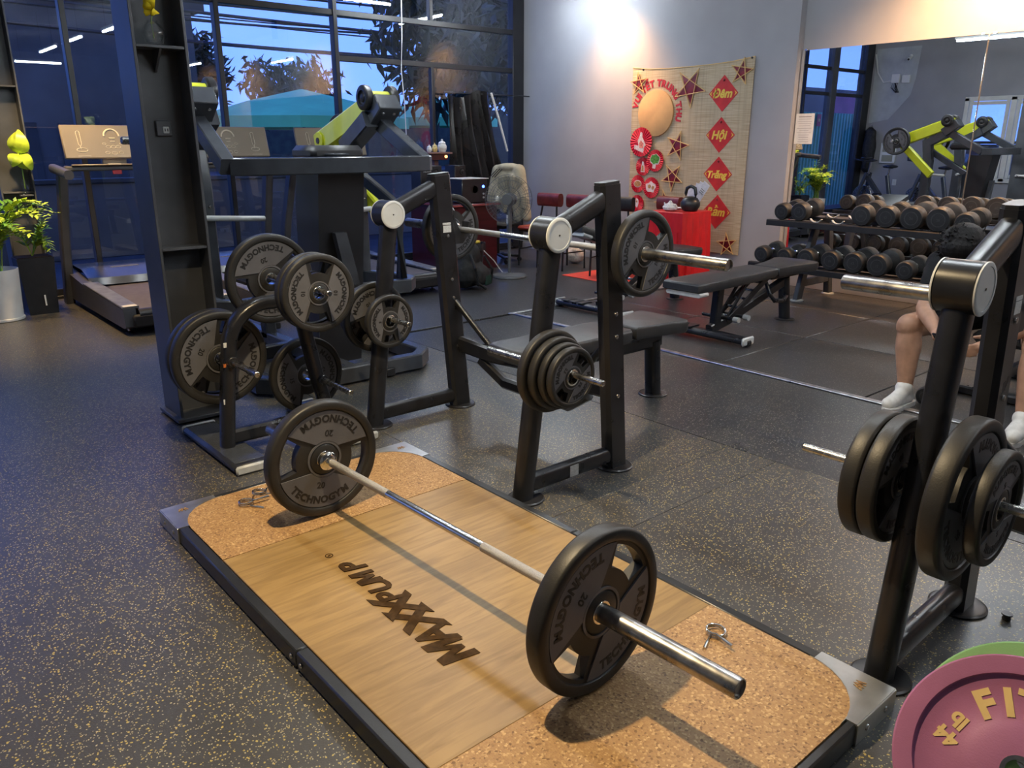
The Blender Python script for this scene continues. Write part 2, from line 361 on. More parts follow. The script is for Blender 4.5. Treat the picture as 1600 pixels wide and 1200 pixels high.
emit_mat('led_blue', (0.05, 0.12, 1.0), 9.0)
emit_mat('led_red', (1.0, 0.08, 0.02), 3.0)
emit_mat('led_orange', (1.0, 0.45, 0.12), 4.0)

# ---------------------------------------------------------------- helpers: geometry
def V(*a): return Vector(a if len(a) == 3 else a[0])
class MB:
    """collects shapes; build() links them as ONE mesh object"""
    def __init__(s): s.v = []; s.f = []
    def add(s, verts, faces, mtx=None):
        o = len(s.v)
        for p in verts:
            p = Vector(p)
            s.v.append(mtx @ p if mtx else p)
        for f in faces: s.f.append([i + o for i in f])
        return s
    def box(s, c, size, bev=0.0, mtx=None, rz=0.0):
        hx, hy, hz = size[0] / 2, size[1] / 2, size[2] / 2
        b = min(bev, hx * .95, hy * .95, hz * .95)
        L = Matrix.Translation(Vector(c)) @ Matrix.Rotation(rz, 4, 'Z')
        if mtx: L = mtx @ L
        if b <= 0:
            vs_ = [(x, y, z) for x in (-hx, hx) for y in (-hy, hy) for z in (-hz, hz)]
            fs = [(0, 1, 3, 2), (4, 6, 7, 5), (0, 4, 5, 1), (2, 3, 7, 6), (0, 2, 6, 4), (1, 5, 7, 3)]
            return s.add(vs_, fs, L)
        vs_ = []; idx = {}
        for x in (-1, 1):
            for y in (-1, 1):
                for z in (-1, 1):
                    for a in range(3):
                        q = [x * hx, y * hy, z * hz]
                        for k in range(3):
                            if k != a: q[k] -= (x, y, z)[k] * b
                        idx[(x, y, z, a)] = len(vs_); vs_.append(q)
        fs = []
        for a in range(3):
            o1, o2 = [k for k in range(3) if k != a]
            for sg in (-1, 1):
                q = []
                for (u, w) in ((-1, -1), (1, -1), (1, 1), (-1, 1)):
                    k = [0, 0, 0]; k[a] = sg; k[o1] = u; k[o2] = w; q.append(idx[(*k, a)])
                fs.append(q)
        for a in range(3):                       # edges along axis a
            o1, o2 = [k for k in range(3) if k != a]
            for u in (-1, 1):
                for w in (-1, 1):
                    k0 = [0, 0, 0]; k0[o1] = u; k0[o2] = w; k1 = list(k0); k0[a] = -1; k1[a] = 1
                    fs.append([idx[(*k0, o1)], idx[(*k1, o1)], idx[(*k1, o2)], idx[(*k0, o2)]])
        for x in (-1, 1):
            for y in (-1, 1):
                for z in (-1, 1): fs.append([idx[(x, y, z, a)] for a in range(3)])
        return s.add(vs_, fs, L)
    def sweep(s, pts, prof, up=(0, 0, 1), closed=False, caps=True, scales=None):
        pts = [Vector(p) for p in pts]; n = len(pts); up = Vector(up)
        rings = []
        for i, p in enumerate(pts):
            if closed: a = pts[i - 1]; b = pts[(i + 1) % n]
            else: a = pts[max(i - 1, 0)]; b = pts[min(i + 1, n - 1)]
            t1 = (p - a).normalized() if (p - a).length > 1e-9 else (b - p).normalized()
            t2 = (b - p).normalized() if (b - p).length > 1e-9 else t1
            t = (t1 + t2)
            t = t.normalized() if t.length > 1e-6 else t1
            side = t.cross(up)
            if side.length < 1e-5: side = t.cross(Vector((0, 1, 0.01)))
            side.normalize(); u2 = side.cross(t).normalized()
            k = max(0.35, t.dot(t1))
            m_ = t1.cross(t2)
            sc = scales[i] if scales else 1.0
            ring = []
            for (pa, pb) in prof:
                off = side * pa * sc + u2 * pb * sc
                if m_.length > 1e-5:                     # mitre: stretch in the plane of the bend
                    bn = m_.normalized(); inpl = bn.cross(t)
                    off = off + inpl * off.dot(inpl) * (1 / k - 1)
                ring.append(p + off)
            rings.append(ring)
        m = len(prof); vs_ = [q for r in rings for q in r]; fs = []
        rng = range(n) if closed else range(n - 1)
        for i in rng:
            j = (i + 1) % n
            for k in range(m):
                l = (k + 1) % m
                fs.append([i * m + k, i * m + l, j * m + l, j * m + k])
        if caps and not closed:
            fs.append(list(range(m))[::-1]); fs.append([(n - 1) * m + k for k in range(m)])
        return s.add(vs_, fs)
    def tube(s, pts, r, seg=12, closed=False, caps=True, scales=None):
        return s.sweep(pts, [(r * math.cos(2 * PI * k / seg), r * math.sin(2 * PI * k / seg)) for k in range(seg)], (0.013, 0.017, 1), closed, caps, scales)
    def beam(s, pts, w, h, bev=0.006, up=(0, 0, 1), closed=False):
        a, b = w / 2, h / 2; e = min(bev, a * .9, b * .9)
        pr = [(-a + e, -b), (a - e, -b), (a, -b + e), (a, b - e), (a - e, b), (-a + e, b), (-a, b - e), (-a, -b + e)]
        return s.sweep(pts, pr, up, closed)
    def oval(s, pts, w, h, up=(0, 0, 1), seg=20, p=2.8):
        pr = []
        for k in range(seg):
            th = 2 * PI * k / seg; c, d = math.cos(th), math.sin(th)
            pr.append((w / 2 * math.copysign(abs(c) ** (2 / p), c), h / 2 * math.copysign(abs(d) ** (2 / p), d)))
        return s.sweep(pts, pr, up)
    def lathe(s, prof, o=(0, 0, 0), axis=(0, 0, 1), seg=32, mtx=None):
        ax = Vector(axis).normalized(); q = Vector((0, 0, 1)).rotation_difference(ax).to_matrix().to_4x4()
        L = Matrix.Translation(Vector(o)) @ q
        if mtx: L = mtx @ L
        vs_ = []; fs = []; n = len(prof)
        for (r, z) in prof:
            for k in range(seg):
                th = 2 * PI * k / seg; vs_.append((r * math.cos(th), r * math.sin(th), z))
        for i in range(n - 1):
            for k in range(seg):
                l = (k + 1) % seg
                fs.append([i * seg + k, i * seg + l, (i + 1) * seg + l, (i + 1) * seg + k])
        if prof[0][0] > 1e-6: fs.append([k for k in range(seg)][::-1])
        if prof[-1][0] > 1e-6: fs.append([(n - 1) * seg + k for k in range(seg)])
        return s.add(vs_, fs, L)
    def ringlathe(s, prof, o=(0, 0, 0), axis=(0, 0, 1), seg=32, mtx=None):
        """closed profile (a torus-like body)"""
        ax = Vector(axis).normalized(); q = Vector((0, 0, 1)).rotation_difference(ax).to_matrix().to_4x4()
        L = Matrix.Translation(Vector(o)) @ q
        if mtx: L = mtx @ L
        vs_ = []; fs = []; n = len(prof)
        for (r, z) in prof:
            for k in range(seg):
                th = 2 * PI * k / seg; vs_.append((r * math.cos(th), r * math.sin(th), z))
        for i in range(n):
            j = (i + 1) % n
            for k in range(seg):
                l = (k + 1) % seg
                fs.append([i * seg + k, i * seg + l, j * seg + l, j * seg + k])
        return s.add(vs_, fs, L)
    def cyl(s, p0, p1, r, seg=20, bev=0.0, r1=None):
        p0 = Vector(p0); p1 = Vector(p1); L = (p1 - p0).length; r1 = r if r1 is None else r1
        if bev > 0: prof = [(r - bev, 0), (r, bev), (r1, L - bev), (r1 - bev, L)]
        else: prof = [(r, 0), (r1, L)]
        return s.lathe(prof, p0, p1 - p0, seg)
    def ball(s, c, r, seg=16, rings=10, mtx=None):
        if not isinstance(r, (tuple, list, Vector)): r = (r, r, r)
        vs_ = []; fs = []
        for i in range(rings + 1):
            ph = PI * i / rings
            for k in range(seg):
                th = 2 * PI * k / seg
                vs_.append((r[0] * math.sin(ph) * math.cos(th), r[1] * math.sin(ph) * math.sin(th), r[2] * math.cos(ph)))
        for i in range(rings):
            for k in range(seg):
                l = (k + 1) % seg
                fs.append([i * seg + k, i * seg + l, (i + 1) * seg + l, (i + 1) * seg + k])
        L = Matrix.Translation(Vector(c))
        if mtx: L = L @ mtx
        return s.add(vs_, fs, L)
    def prism(s, poly, frame, t0, t1, bev=0.0):
        """poly (u,v) in frame=(origin,U,V,N), extruded from t0 to t1 along N"""
        O, U, W, N = [Vector(q) for q in frame]
        n = len(poly); vs_ = [O + U * a + W * b + N * t0 for a, b in poly] + [O + U * a + W * b + N * t1 for a, b in poly]
        fs = [list(range(n))[::-1], [n + k for k in range(n)]]
        for k in range(n):
            l = (k + 1) % n; fs.append([k, l, n + l, n + k])
        return s.add(vs_, fs)
    def mesh(s, name='m'):
        me = bpy.data.meshes.new(name); me.from_pydata([tuple(p) for p in s.v], [], s.f)
        bm = bmesh.new(); bm.from_mesh(me)
        bmesh.ops.remove_doubles(bm, verts=bm.verts, dist=1e-6)
        bmesh.ops.recalc_face_normals(bm, faces=bm.faces); bm.to_mesh(me); bm.free()
        me.polygons.foreach_set('use_smooth', [True] * len(me.polygons))
        me.set_sharp_from_angle(angle=math.radians(38))
        me.update()
        return me
    def build(s, name, mat, parent=None, world=False):
        me = s.mesh(name); me.materials.append(MAT[mat])
        return obj(name, me, parent, world)

def obj(name, me, parent=None, world=False):
    o = bpy.data.objects.new(name, me); COL.objects.link(o)
    if parent:
        o.parent = parent
        if world:                                   # coordinates were given in world space
            wm = Matrix.Identity(4); p = parent
            while p: wm = p.matrix_basis @ wm; p = p.parent
            me.transform(wm.inverted())
    return o
def tag(o, label=None, cat=None, group=None, kind=None):
    if label: o['label'] = label
    if cat: o['category'] = cat
    if group: o['group'] = group
    if kind: o['kind'] = kind
    return o
def thing(name, label, cat, loc=(0, 0, 0), rz=0.0, group=None, mtx=None):
    o = bpy.data.objects.new(name, None); COL.objects.link(o); o.empty_display_size = 0.1
    o.matrix_basis = mtx if mtx else Matrix.Translation(Vector(loc)) @ Matrix.Rotation(rz, 4, 'Z')
    return tag(o, label, cat, group)
def struct(name, mb, mat, label=None):
    o = mb.build(name, mat); o['kind'] = 'structure'
    if label: o['label'] = label
    return o
def dup(root, mtx, label=None, group=None):
    r = root.copy(); COL.objects.link(r); r.matrix_basis = mtx
    if label: r['label'] = label
    if group: r['group'] = group
    for ch in [c for c in bpy.data.objects if c.parent == root]:
        c = ch.copy(); COL.objects.link(c); c.parent = r
        for g in [k for k in bpy.data.objects if k.parent == ch]:
            d = g.copy(); COL.objects.link(d); d.parent = c
    return r
def TR(x, y, z): return Matrix.Translation(Vector((x, y, z)))
def RX(a): return Matrix.Rotation(math.radians(a), 4, 'X')
def RY(a): return Matrix.Rotation(math.radians(a), 4, 'Y')
def RZ(a): return Matrix.Rotation(math.radians(a), 4, 'Z')

def text_geo(txt, size=1.0, ext=0.02, bold=0.0, shear=0.0):
    """lettering as (verts, faces, width), origin at the left of the baseline"""
    cu = bpy.data.curves.new('t', 'FONT'); cu.body = txt; cu.size = size; cu.extrude = ext / 2; cu.offset = bold; cu.shear = shear
    cu.resolution_u = 3
    ob = bpy.data.objects.new('t', cu); me = bpy.data.meshes.new_from_object(ob)
    vs_ = [v.co.copy() for v in me.vertices]; fs = [list(p.vertices) for p in me.polygons]
    w = max([v.x for v in vs_]) if vs_ else 0
    bpy.data.objects.remove(ob); bpy.data.curves.remove(cu); bpy.data.meshes.remove(me)
    return vs_, fs, w
def frame_mtx(o, x, y, z):
    o, x, y, z = [Vector(q) for q in (o, x, y, z)]
    return Matrix(((x.x, y.x, z.x, o.x), (x.y, y.y, z.y, o.y), (x.z, y.z, z.z, o.z), (0, 0, 0, 1)))
_tc = {}
def glyph(ch, size, ext, bold, shear=0.0):
    k = (ch, size, ext, bold, shear)
    if k not in _tc: _tc[k] = text_geo(ch, size, ext, bold, shear)
    return _tc[k]
def put_text(mb, txt, mtx, size, ext=0.004, bold=0.0, align='c', shear=0.0):
    vs_, fs, w = glyph(txt, size, ext, bold, shear)
    dx = -w / 2 if align == 'c' else 0
    mb.add([(p.x + dx, p.y, p.z) for p in vs_], fs, mtx)
def arc_text(mb, txt, r, th0, size, z, ext=0.004, bold=0.0, inward=True, gap=1.12, span=None):
    """letters on an arc about the local origin; inward: tops point at the centre, reading counter-clockwise"""
    ws = [glyph(c, size, ext, bold)[2] * gap if c != ' ' else size * 0.4 for c in txt]
    tot = sum(ws); k = 1.0 if span is None else span * r / tot
    a = th0 - tot * k / (2 * r) if inward else th0 + tot * k / (2 * r)
    for c, w in zip(txt, ws):
        st = w * k / (2 * r)
        a += st if inward else -st
        if c != ' ':
            e = Vector((math.cos(a), math.sin(a), 0)); t = Vector((-math.sin(a), math.cos(a), 0))
            if inward: X, Y, O = t, -e, e * (r + size * 0.35)
            else: X, Y, O = -t, e, e * (r - size * 0.35)
            put_text(mb, c, frame_mtx(O + Vector((0, 0, z)), X, Y, (0, 0, 1)), size, ext, bold)
        a += st if inward else -st
def blob(shapes, voxel=0.01, smooth=6):
    """one continuous skin around overlapping shapes: voxel remesh + smoothing; returns a mesh"""
    mb = MB()
    for sh in shapes:
        if sh[0] == 'cap':                       # tapered capsule
            _, a, b, ra, rb = sh
            a, b = Vector(a), Vector(b); L = (b - a).length
            pr = [(1e-4, -ra)] + [(ra * math.cos(t), ra * math.sin(t)) for t in [-PI / 2 + PI / 2 * k / 4 for k in range(1, 5)]]
            pr += [(rb * math.cos(t), L + rb * math.sin(t)) for t in [PI / 2 * k / 4 for k in range(0, 4)]] + [(1e-4, L + rb)]
            mb.lathe(pr, a, b - a, 14)
        elif sh[0] == 'ell':
            mb.ball(sh[1], sh[2], 16, 10, sh[3] if len(sh) > 3 else None)
        elif sh[0] == 'box':
            mb.box(sh[1], sh[2], sh[3], sh[4] if len(sh) > 4 else None)
    me = bpy.data.meshes.new('b'); me.from_pydata([tuple(p) for p in mb.v], [], mb.f)
    bm = bmesh.new(); bm.from_mesh(me); bmesh.ops.recalc_face_normals(bm, faces=bm.faces); bm.to_mesh(me); bm.free()
    ob = bpy.data.objects.new('b', me); COL.objects.link(ob)
    md = ob.modifiers.new('r', 'REMESH'); md.mode = 'VOXEL'; md.voxel_size = voxel; md.use_smooth_shade = True
    if smooth:
        m2 = ob.modifiers.new('s', 'SMOOTH'); m2.iterations = smooth; m2.factor = 0.5
    dg = bpy.context.evaluated_depsgraph_get(); dg.update()
    out = bpy.data.meshes.new_from_object(ob.evaluated_get(dg))
    bpy.data.objects.remove(ob); bpy.data.meshes.remove(me)
    out.polygons.foreach_set('use_smooth', [True] * len(out.polygons))
    return out
def mesh_obj(name, me, mat, parent=None, world=False):
    me.materials.clear(); me.materials.append(MAT[mat]); me.name = name
    return obj(name, me, parent, world)
# ================================================================ THE ROOM
XW, XM, YW, XF, YB, ZC = 7.33, 7.41, 8.40, -2.0, -6.0, 3.45
floor = struct('floor', MB().box((2.75, 1.2, -0.04), (9.8, 14.8, 0.05)), 'tile_seam')
def slab(x0, x1, y0, y1, z1=0.0, t=0.015, bev=0.002): return MB().box(((x0 + x1) / 2, (y0 + y1) / 2, z1 - t / 2), (x1 - x0, y1 - y0, t), bev)
# rubber sheets on the near side and square rubber tiles behind the aluminium strip, each its own piece with an open joint
G_ = 0.003
for (x0, x1, y0, y1) in [(-2.0, 1.95, -6.0, 8.4), (1.95, 3.13, 2.045, 8.4), (1.95, 3.13, 1.785, 2.045), (1.95, 3.13, -6.0, 1.785)]:
    slab(x0 + (G_ if x0 > -2 else 0) * 0.3, x1 - G_ * 0.3, y0 + G_ * 0.3, y1 - G_ * 0.3).build('rubber_sheet', 'rubber_floor', floor)
for (y0, y1) in [(-6.0, -1.0), (-1.0, 5.05)]:
    slab(3.13 + G_, 4.315, y0 + G_, y1 - G_).build('rubber_sheet', 'rubber_mat', floor)
slab(3.13 + G_, 7.41, 5.10, 8.4).build('rubber_sheet', 'rubber_tile', floor)
tile_me = None
for ix in range(4):
    for iy in range(11):
        x0 = 4.365 + (ix * 1.0 if ix < 1 else 1.105 + (ix - 1) * 1.0); x1 = 5.47 if ix == 0 else min(7.41, x0 + 1.0)
        y0 = -5.02 + iy * 1.0; y1 = min(5.06, y0 + 1.0)
        if x1 - x0 < 0.05 or y1 - y0 < 0.05: continue
        slab(x0 + 0.004, x1 - 0.004, y0 + 0.004, y1 - 0.004, t=0.016, bev=0.004).build('rubber_tile', 'rubber_tile', floor)
# aluminium edge strip
st = MB(); st.box((4.34, -0.5, 0.004), (0.045, 11.1, 0.012), 0.004); st.box((5.85, 5.075, 0.004), (3.1, 0.04, 0.012), 0.004)
struct('trim_1', st, 'aluminium', 'scuffed aluminium strip edging the rubber tiles on the floor')

struct('wall_back', MB().box((XW + 0.15, (4.40 + 8.6) / 2, ZC / 2), (0.30, 4.2, ZC)), 'wall_paint', 'grey wall behind the bamboo blind with a warm light pool')
struct('wall_mirror', MB().box((XM + 0.13, (4.40 - 6.2) / 2, ZC / 2), (0.24, 10.6, ZC)), 'wall_paint', 'grey wall carrying the big mirror')
wf = MB(); WY_A, WY_B, WZ_A, WZ_B = 4.80, 6.44, 0.70, 2.22      # wall with an opening for the white window
wf.box((XF - 0.1, (-6.2 + WY_A) / 2, ZC / 2), (0.2, WY_A + 6.2, ZC)); wf.box((XF - 0.1, (WY_B + 8.6) / 2, ZC / 2), (0.2, 8.6 - WY_B, ZC))
wf.box((XF - 0.1, (WY_A + WY_B) / 2, WZ_A / 2), (0.2, WY_B - WY_A, WZ_A)); wf.box((XF - 0.1, (WY_A + WY_B) / 2, (WZ_B + ZC) / 2), (0.2, WY_B - WY_A, ZC - WZ_B))
struct('wall_front', wf, 'wall_side_paint', 'grey wall facing the mirror')
struct('wall_right', MB().box((2.7, YB - 0.1, ZC / 2), (9.8, 0.2, ZC)), 'wall_side_paint')
struct('ceiling', MB().box((2.7, 1.2, ZC + 0.05), (10, 15, 0.1)), 'ceiling_paint')
bb = MB().box((XW - 0.006, 6.4, 0.04), (0.012, 3.95, 0.08), 0.003)
struct('baseboard_back', bb, 'wall_paint')

# mirror panels
for k, (y1, y0) in enumerate(((4.392, 2.754), (2.746, 1.106), (1.098, -0.55))):
    mr = thing('wall_mirror_panel', ['tall mirror panel beside the bamboo blind wall, reflecting the window side', 'middle mirror panel behind the dumbbell rack', 'far mirror panel beyond the seated person'][k], 'mirror', (XM, (y0 + y1) / 2, 0.33))
    MB().box((XM - 0.007, (y0 + y1) / 2, 1.29), (0.006, y1 - y0, 1.92), 0.0015).build('mirror_glass', 'mirror', mr, True)
    for yy in (y0 + 0.04, y1 - 0.04): MB().box((XM - 0.011, yy, 2.253), (0.014, 0.03, 0.02), 0.003).build('mirror_clip', 'chrome', mr, True)

# window wall: each bay a window with its posts, rails and panes
FD = 0.07
def bay(n, x0, x1, zs, split=None, post=True, pw=0.05):
    w = bpy.data.objects.new('window_%d' % n, None); COL.objects.link(w); w['kind'] = 'structure'
    w['label'] = 'black framed window bay %s' % ['', 'beside the exit corner', 'near the grey door post', 'beside the potted plants', 'behind the first treadmill', 'behind the treadmills and the lime machine', 'with a wide upper pane behind the speakers', 'above the entrance corner'][n]
    w.location = ((x0 + x1) / 2, YW, 0)
    if post: MB().box((x1, YW, ZC / 2), (pw, FD + 0.03, ZC), 0.004).build('post', 'frame_black', w, True)
    zz = [0.06] + list(zs) + [ZC - 0.02]
    for z in [0.06] + list(zs): MB().box(((x0 + x1) / 2, YW, z), (x1 - x0 - 0.04, FD, 0.06), 0.004).build('rail', 'frame_black', w, True)
    for a, b in zip(zz[:-1], zz[1:]):
        cells = [(x0, x1)]
        if split and (a, b) in split or (split and any(abs(a - q[0]) < 0.01 for q in split)):
            xm = (x0 + x1) / 2
            cells = [(x0, xm), (xm, x1)]
            MB().box((xm, YW, (a + b) / 2), (0.045, FD, b - a - 0.06), 0.004).build('mullion', 'frame_black', w, True)
        for (c0, c1) in cells:
            MB().box(((c0 + c1) / 2, YW, (a + b) / 2), (c1 - c0 - 0.03, 0.006, b - a - 0.05)).build('pane', 'window_glass', w, True)
bay(1, -1.72, -0.62, (2.30, 2.76))
bay(2, -0.42, 0.50, (2.30, 2.76))
bay(3, 0.50, 1.92, (2.76,))
bay(4, 1.92, 3.30, (2.76,))
bay(5, 3.30, 4.605, (2.76,))
bay(6, 4.605, 7.17, (2.30, 2.76), split=[(0.06, 2.30), (2.76, 3.43)])
MB().box((-0.52, YW, ZC / 2), (0.2, 0.14, ZC), 0.006).build('trim_2', 'column_paint')['kind'] = 'structure'
MB().box((-1.86, YW + 0.02, ZC / 2), (0.28, 0.16, ZC), 0.006).build('trim_3', 'frame_black')['kind'] = 'structure'
MB().box((7.25, YW + 0.02, ZC / 2), (0.17, 0.14, ZC), 0.006).build('trim_4', 'frame_black')['kind'] = 'structure'
sl = MB().box((2.7, YW, 0.015), (9.2, 0.1, 0.03), 0.004); struct('trim_5', sl, 'frame_black')
# header above the glazing
struct('trim_6', MB().box((2.7, YW + 0.02, ZC - 0.03), (9.4, 0.14, 0.06)), 'frame_black')

# steel columns (H sections with stiffeners)
def hcol(name, x0, x1, y0, y1, label, stiff):
    c = bpy.data.objects.new(name, None); COL.objects.link(c); c['kind'] = 'structure'; c['label'] = label; c.location = (x0, y0, 0)
    t = 0.014; ym = (y0 + y1) / 2
    for xx in (x0 + t / 2, x1 - t / 2): MB().box((xx, ym, ZC / 2), (t, y1 - y0, ZC), 0.002).build('flange', 'column_paint', c, True)
    MB().box(((x0 + x1) / 2, ym, ZC / 2), (x1 - x0 - 2 * t, t, ZC)).build('web', 'column_paint', c, True)
    for z in stiff:
        for sg in (-1, 1):
            MB().box(((x0 + x1) / 2, ym + sg * ((y1 - y0) / 4 + t / 4), z), (x1 - x0 - 2 * t - 0.002, (y1 - y0) / 2 - t, 0.014), 0.002).build('stiffener', 'column_paint', c, True)
    return c
colA = hcol('steel_column_1', 1.215, 1.465, 4.10, 4.36, 'dark steel column with a vase shelf between weight tree and treadmill', (0.905, 1.845))
MB().box((1.34, 4.22, 0.02), (0.30, 0.30, 0.02), 0.003).build('base_plate', 'column_paint', colA, True)
tri = MB(); tri.prism([(0, 0), (0.11, 0), (0, -0.10)], ((1.34, 4.215, 1.838), (0, -1, 0), (0, 0, 1), (1, 0, 0)), -0.005, 0.005); tri.build('gusset', 'column_paint', colA, True)
colB = hcol('steel_column_2', 1.16, 1.42, 8.02, 8.28, 'dark steel column beside the potted plants', (1.0, 1.86))

so = thing('wall_socket', 'small white socket on the web of the steel column', 'socket', (1.345, 4.222, 1.48))
MB().box((1.345, 4.216, 1.482), (0.075, 0.014, 0.075), 0.004).build('socket_plate', 'column_paint', so, True)
MB().box((1.352, 4.207, 1.474), (0.03, 0.006, 0.032), 0.003).build('socket_face', 'white_plastic', so, True)
for dx in (-0.006, 0.006): MB().box((1.352 + dx, 4.203, 1.474), (0.004, 0.003, 0.014)).build('socket_slot', 'black_plastic', so, True)

# ceiling tube lights
TL = ['tube light over the near bench press', 'tube light over the far bench press', 'tube light over the pulling machine', 'tube light over the steel column',
      'tube light over the mirror corner', 'tube light above the maroon chairs', 'short tube light past the near bench press', 'tube light above the dumbbell rack', 'short tube light before the speaker window']
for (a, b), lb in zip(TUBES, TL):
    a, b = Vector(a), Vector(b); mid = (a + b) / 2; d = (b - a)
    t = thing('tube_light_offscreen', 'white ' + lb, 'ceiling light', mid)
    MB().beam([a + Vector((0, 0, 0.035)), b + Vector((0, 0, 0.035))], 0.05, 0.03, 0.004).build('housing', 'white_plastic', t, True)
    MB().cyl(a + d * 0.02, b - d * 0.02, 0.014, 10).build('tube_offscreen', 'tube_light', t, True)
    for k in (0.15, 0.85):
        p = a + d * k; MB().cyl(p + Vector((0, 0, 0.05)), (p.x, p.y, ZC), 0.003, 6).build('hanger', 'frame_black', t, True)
for i, (nm_, x, y, z, tz_, en_, an_) in enumerate(WASH):
    t = thing('wall_washer_lamp', 'black ceiling spotlight ' + ['above the bamboo blind', 'above the dumbbell rack', 'above the mirror end', 'past the mirror'][i], 'lamp', (x, y, z))
    MB().lathe([(0.03, 0.30), (0.045, 0.29), (0.05, 0.02), (0.046, 0.0), (0.04, 0.03), (1e-4, 0.05)], (x, y, z + 0.03), (0, 0, 1), 20).build('lamp_can', 'satin_black', t, True)
    MB().cyl((x, y, z + 0.32), (x, y, ZC), 0.008, 8).build('lamp_stem', 'satin_black', t, True)
for (x, y, lb) in ((0.85, 1.95, 'the wooden platform'), (1.25, 7.0, 'the first treadmill')):
    t = thing('ceiling_spotlight', 'black ceiling spotlight above ' + lb, 'lamp', (x, y, 3.0))
    MB().lathe([(0.03, 0.30), (0.045, 0.29), (0.05, 0.02), (0.046, 0.0), (0.04, 0.03), (1e-4, 0.05)], (x, y, 2.985), (0, 0, 1), 20).build('lamp_can', 'satin_black', t, True)
    MB().cyl((x, y, 3.27), (x, y, ZC), 0.008, 8).build('lamp_stem', 'satin_black', t, True)

# ================================================================ OUTSIDE, BEYOND THE GLASS
yd = MB().box((0, 33, -0.11), (90, 49, 0.1)); gr = yd.build('street_ground', 'asphalt'); tag(gr, 'dark street ground beyond the windows', 'ground', kind='structure')
bld = thing('warehouse', 'dark blue walled building across the street behind the treadmills', 'building', (4.2, 17, -0.06))
MB().box((3.4, 17.6, 1.9), (5.6, 1.2, 3.9)).build('wall', 'outdoor_wall', bld, True)
MB().prism([(-3.0, 0), (3.0, 0), (3.0, 0.14), (-3.0, 0.55)], ((3.4, 16.8, 3.85), (1, 0, 0), (0, 0, 1), (0, 1, 0)), 0, 1.6).build('roof_edge', 'outdoor_dark', bld, True)
for k in range(4): MB().box((1.2 + k * 1.45, 16.97, 1.0), (1.1, 0.06, 1.5), 0.01).build('shutter', 'outdoor_dark', bld, True)
# low wall and rails
aw = thing('alley_fence', 'grey corrugated fence outside the white window', 'fence', (-4.4, 4.5, -0.06))
MB().box((-4.4, 4.0, 0.62), (0.12, 8.5, 1.36), 0.01).build('fence_panel', 'outdoor_wall', aw, True)
MB().box((-4.4, 4.0, 1.33), (0.16, 8.6, 0.06), 0.01).build('top_rail', 'outdoor_dark', aw, True)
ag = MB().box((-9.0, 1.2, -0.11), (13.6, 14.6, 0.1)); tag(ag.build('alley_ground', 'asphalt'), 'dark alley ground outside the white window', 'ground', kind='structure')
lw = thing('street_wall', 'low grey street wall beyond the window', 'wall', (5.5, 11.6, -0.06))
MB().box((5.5, 11.6, 0.42), (9, 0.16, 0.96), 0.01).build('wall_body', 'outdoor_wall', lw, True)
MB().box((5.5, 11.6, 0.93), (9.1, 0.22, 0.06), 0.01).build('coping', 'outdoor_dark', lw, True)
def umbrella(cx, cy, zt, w, drop, label, rz=0.3):
    u = thing('garden_umbrella', label, 'umbrella', (cx, cy, -0.06), rz)
    n = 8; mb = MB(); vs_ = [(0, 0, zt)]; fs = []
    for ring, (k, dz) in enumerate(((0.5, drop * 0.42), (1.0, drop))):
        for i in range(n):
            th = 2 * PI * i / n; vs_.append((w * k * math.cos(th), w * k * math.sin(th), zt - dz))
    for i in range(n):
        j = (i + 1) % n; fs.append((0, 1 + i, 1 + j)); fs.append((1 + i, 9 + i, 9 + j, 1 + j))
    mb.add(vs_, fs); mb.build('canopy', 'umbrella_teal', u)
    vl = MB()
    for i in range(n):
        j = (i + 1) % n; a = Vector(vs_[9 + i]); b = Vector(vs_[9 + j])
        vl.add([a, b, b - Vector((0, 0, 0.18)), a - Vector((0, 0, 0.18))], [(0, 1, 2, 3)])
    vl.build('valance', 'umbrella_teal', u)
    rb = MB()
    for i in range(n): rb.cyl((0, 0, zt - 0.02), Vector(vs_[9 + i]) * 0.99, 0.012, 5)
    rb.build('rib', 'wire_black', u)
    MB().cyl((0, 0, 0), (0, 0, zt), 0.03, 10).build('pole', 'wire_black', u)
umbrella(6.9, 13.9, 2.38, 1.9, 0.5, 'wide teal parasol standing nearest the window outside')
umbrella(11.6, 16.6, 2.5, 1.6, 0.5, 'teal parasol half hidden by the tree outside', 0.1)
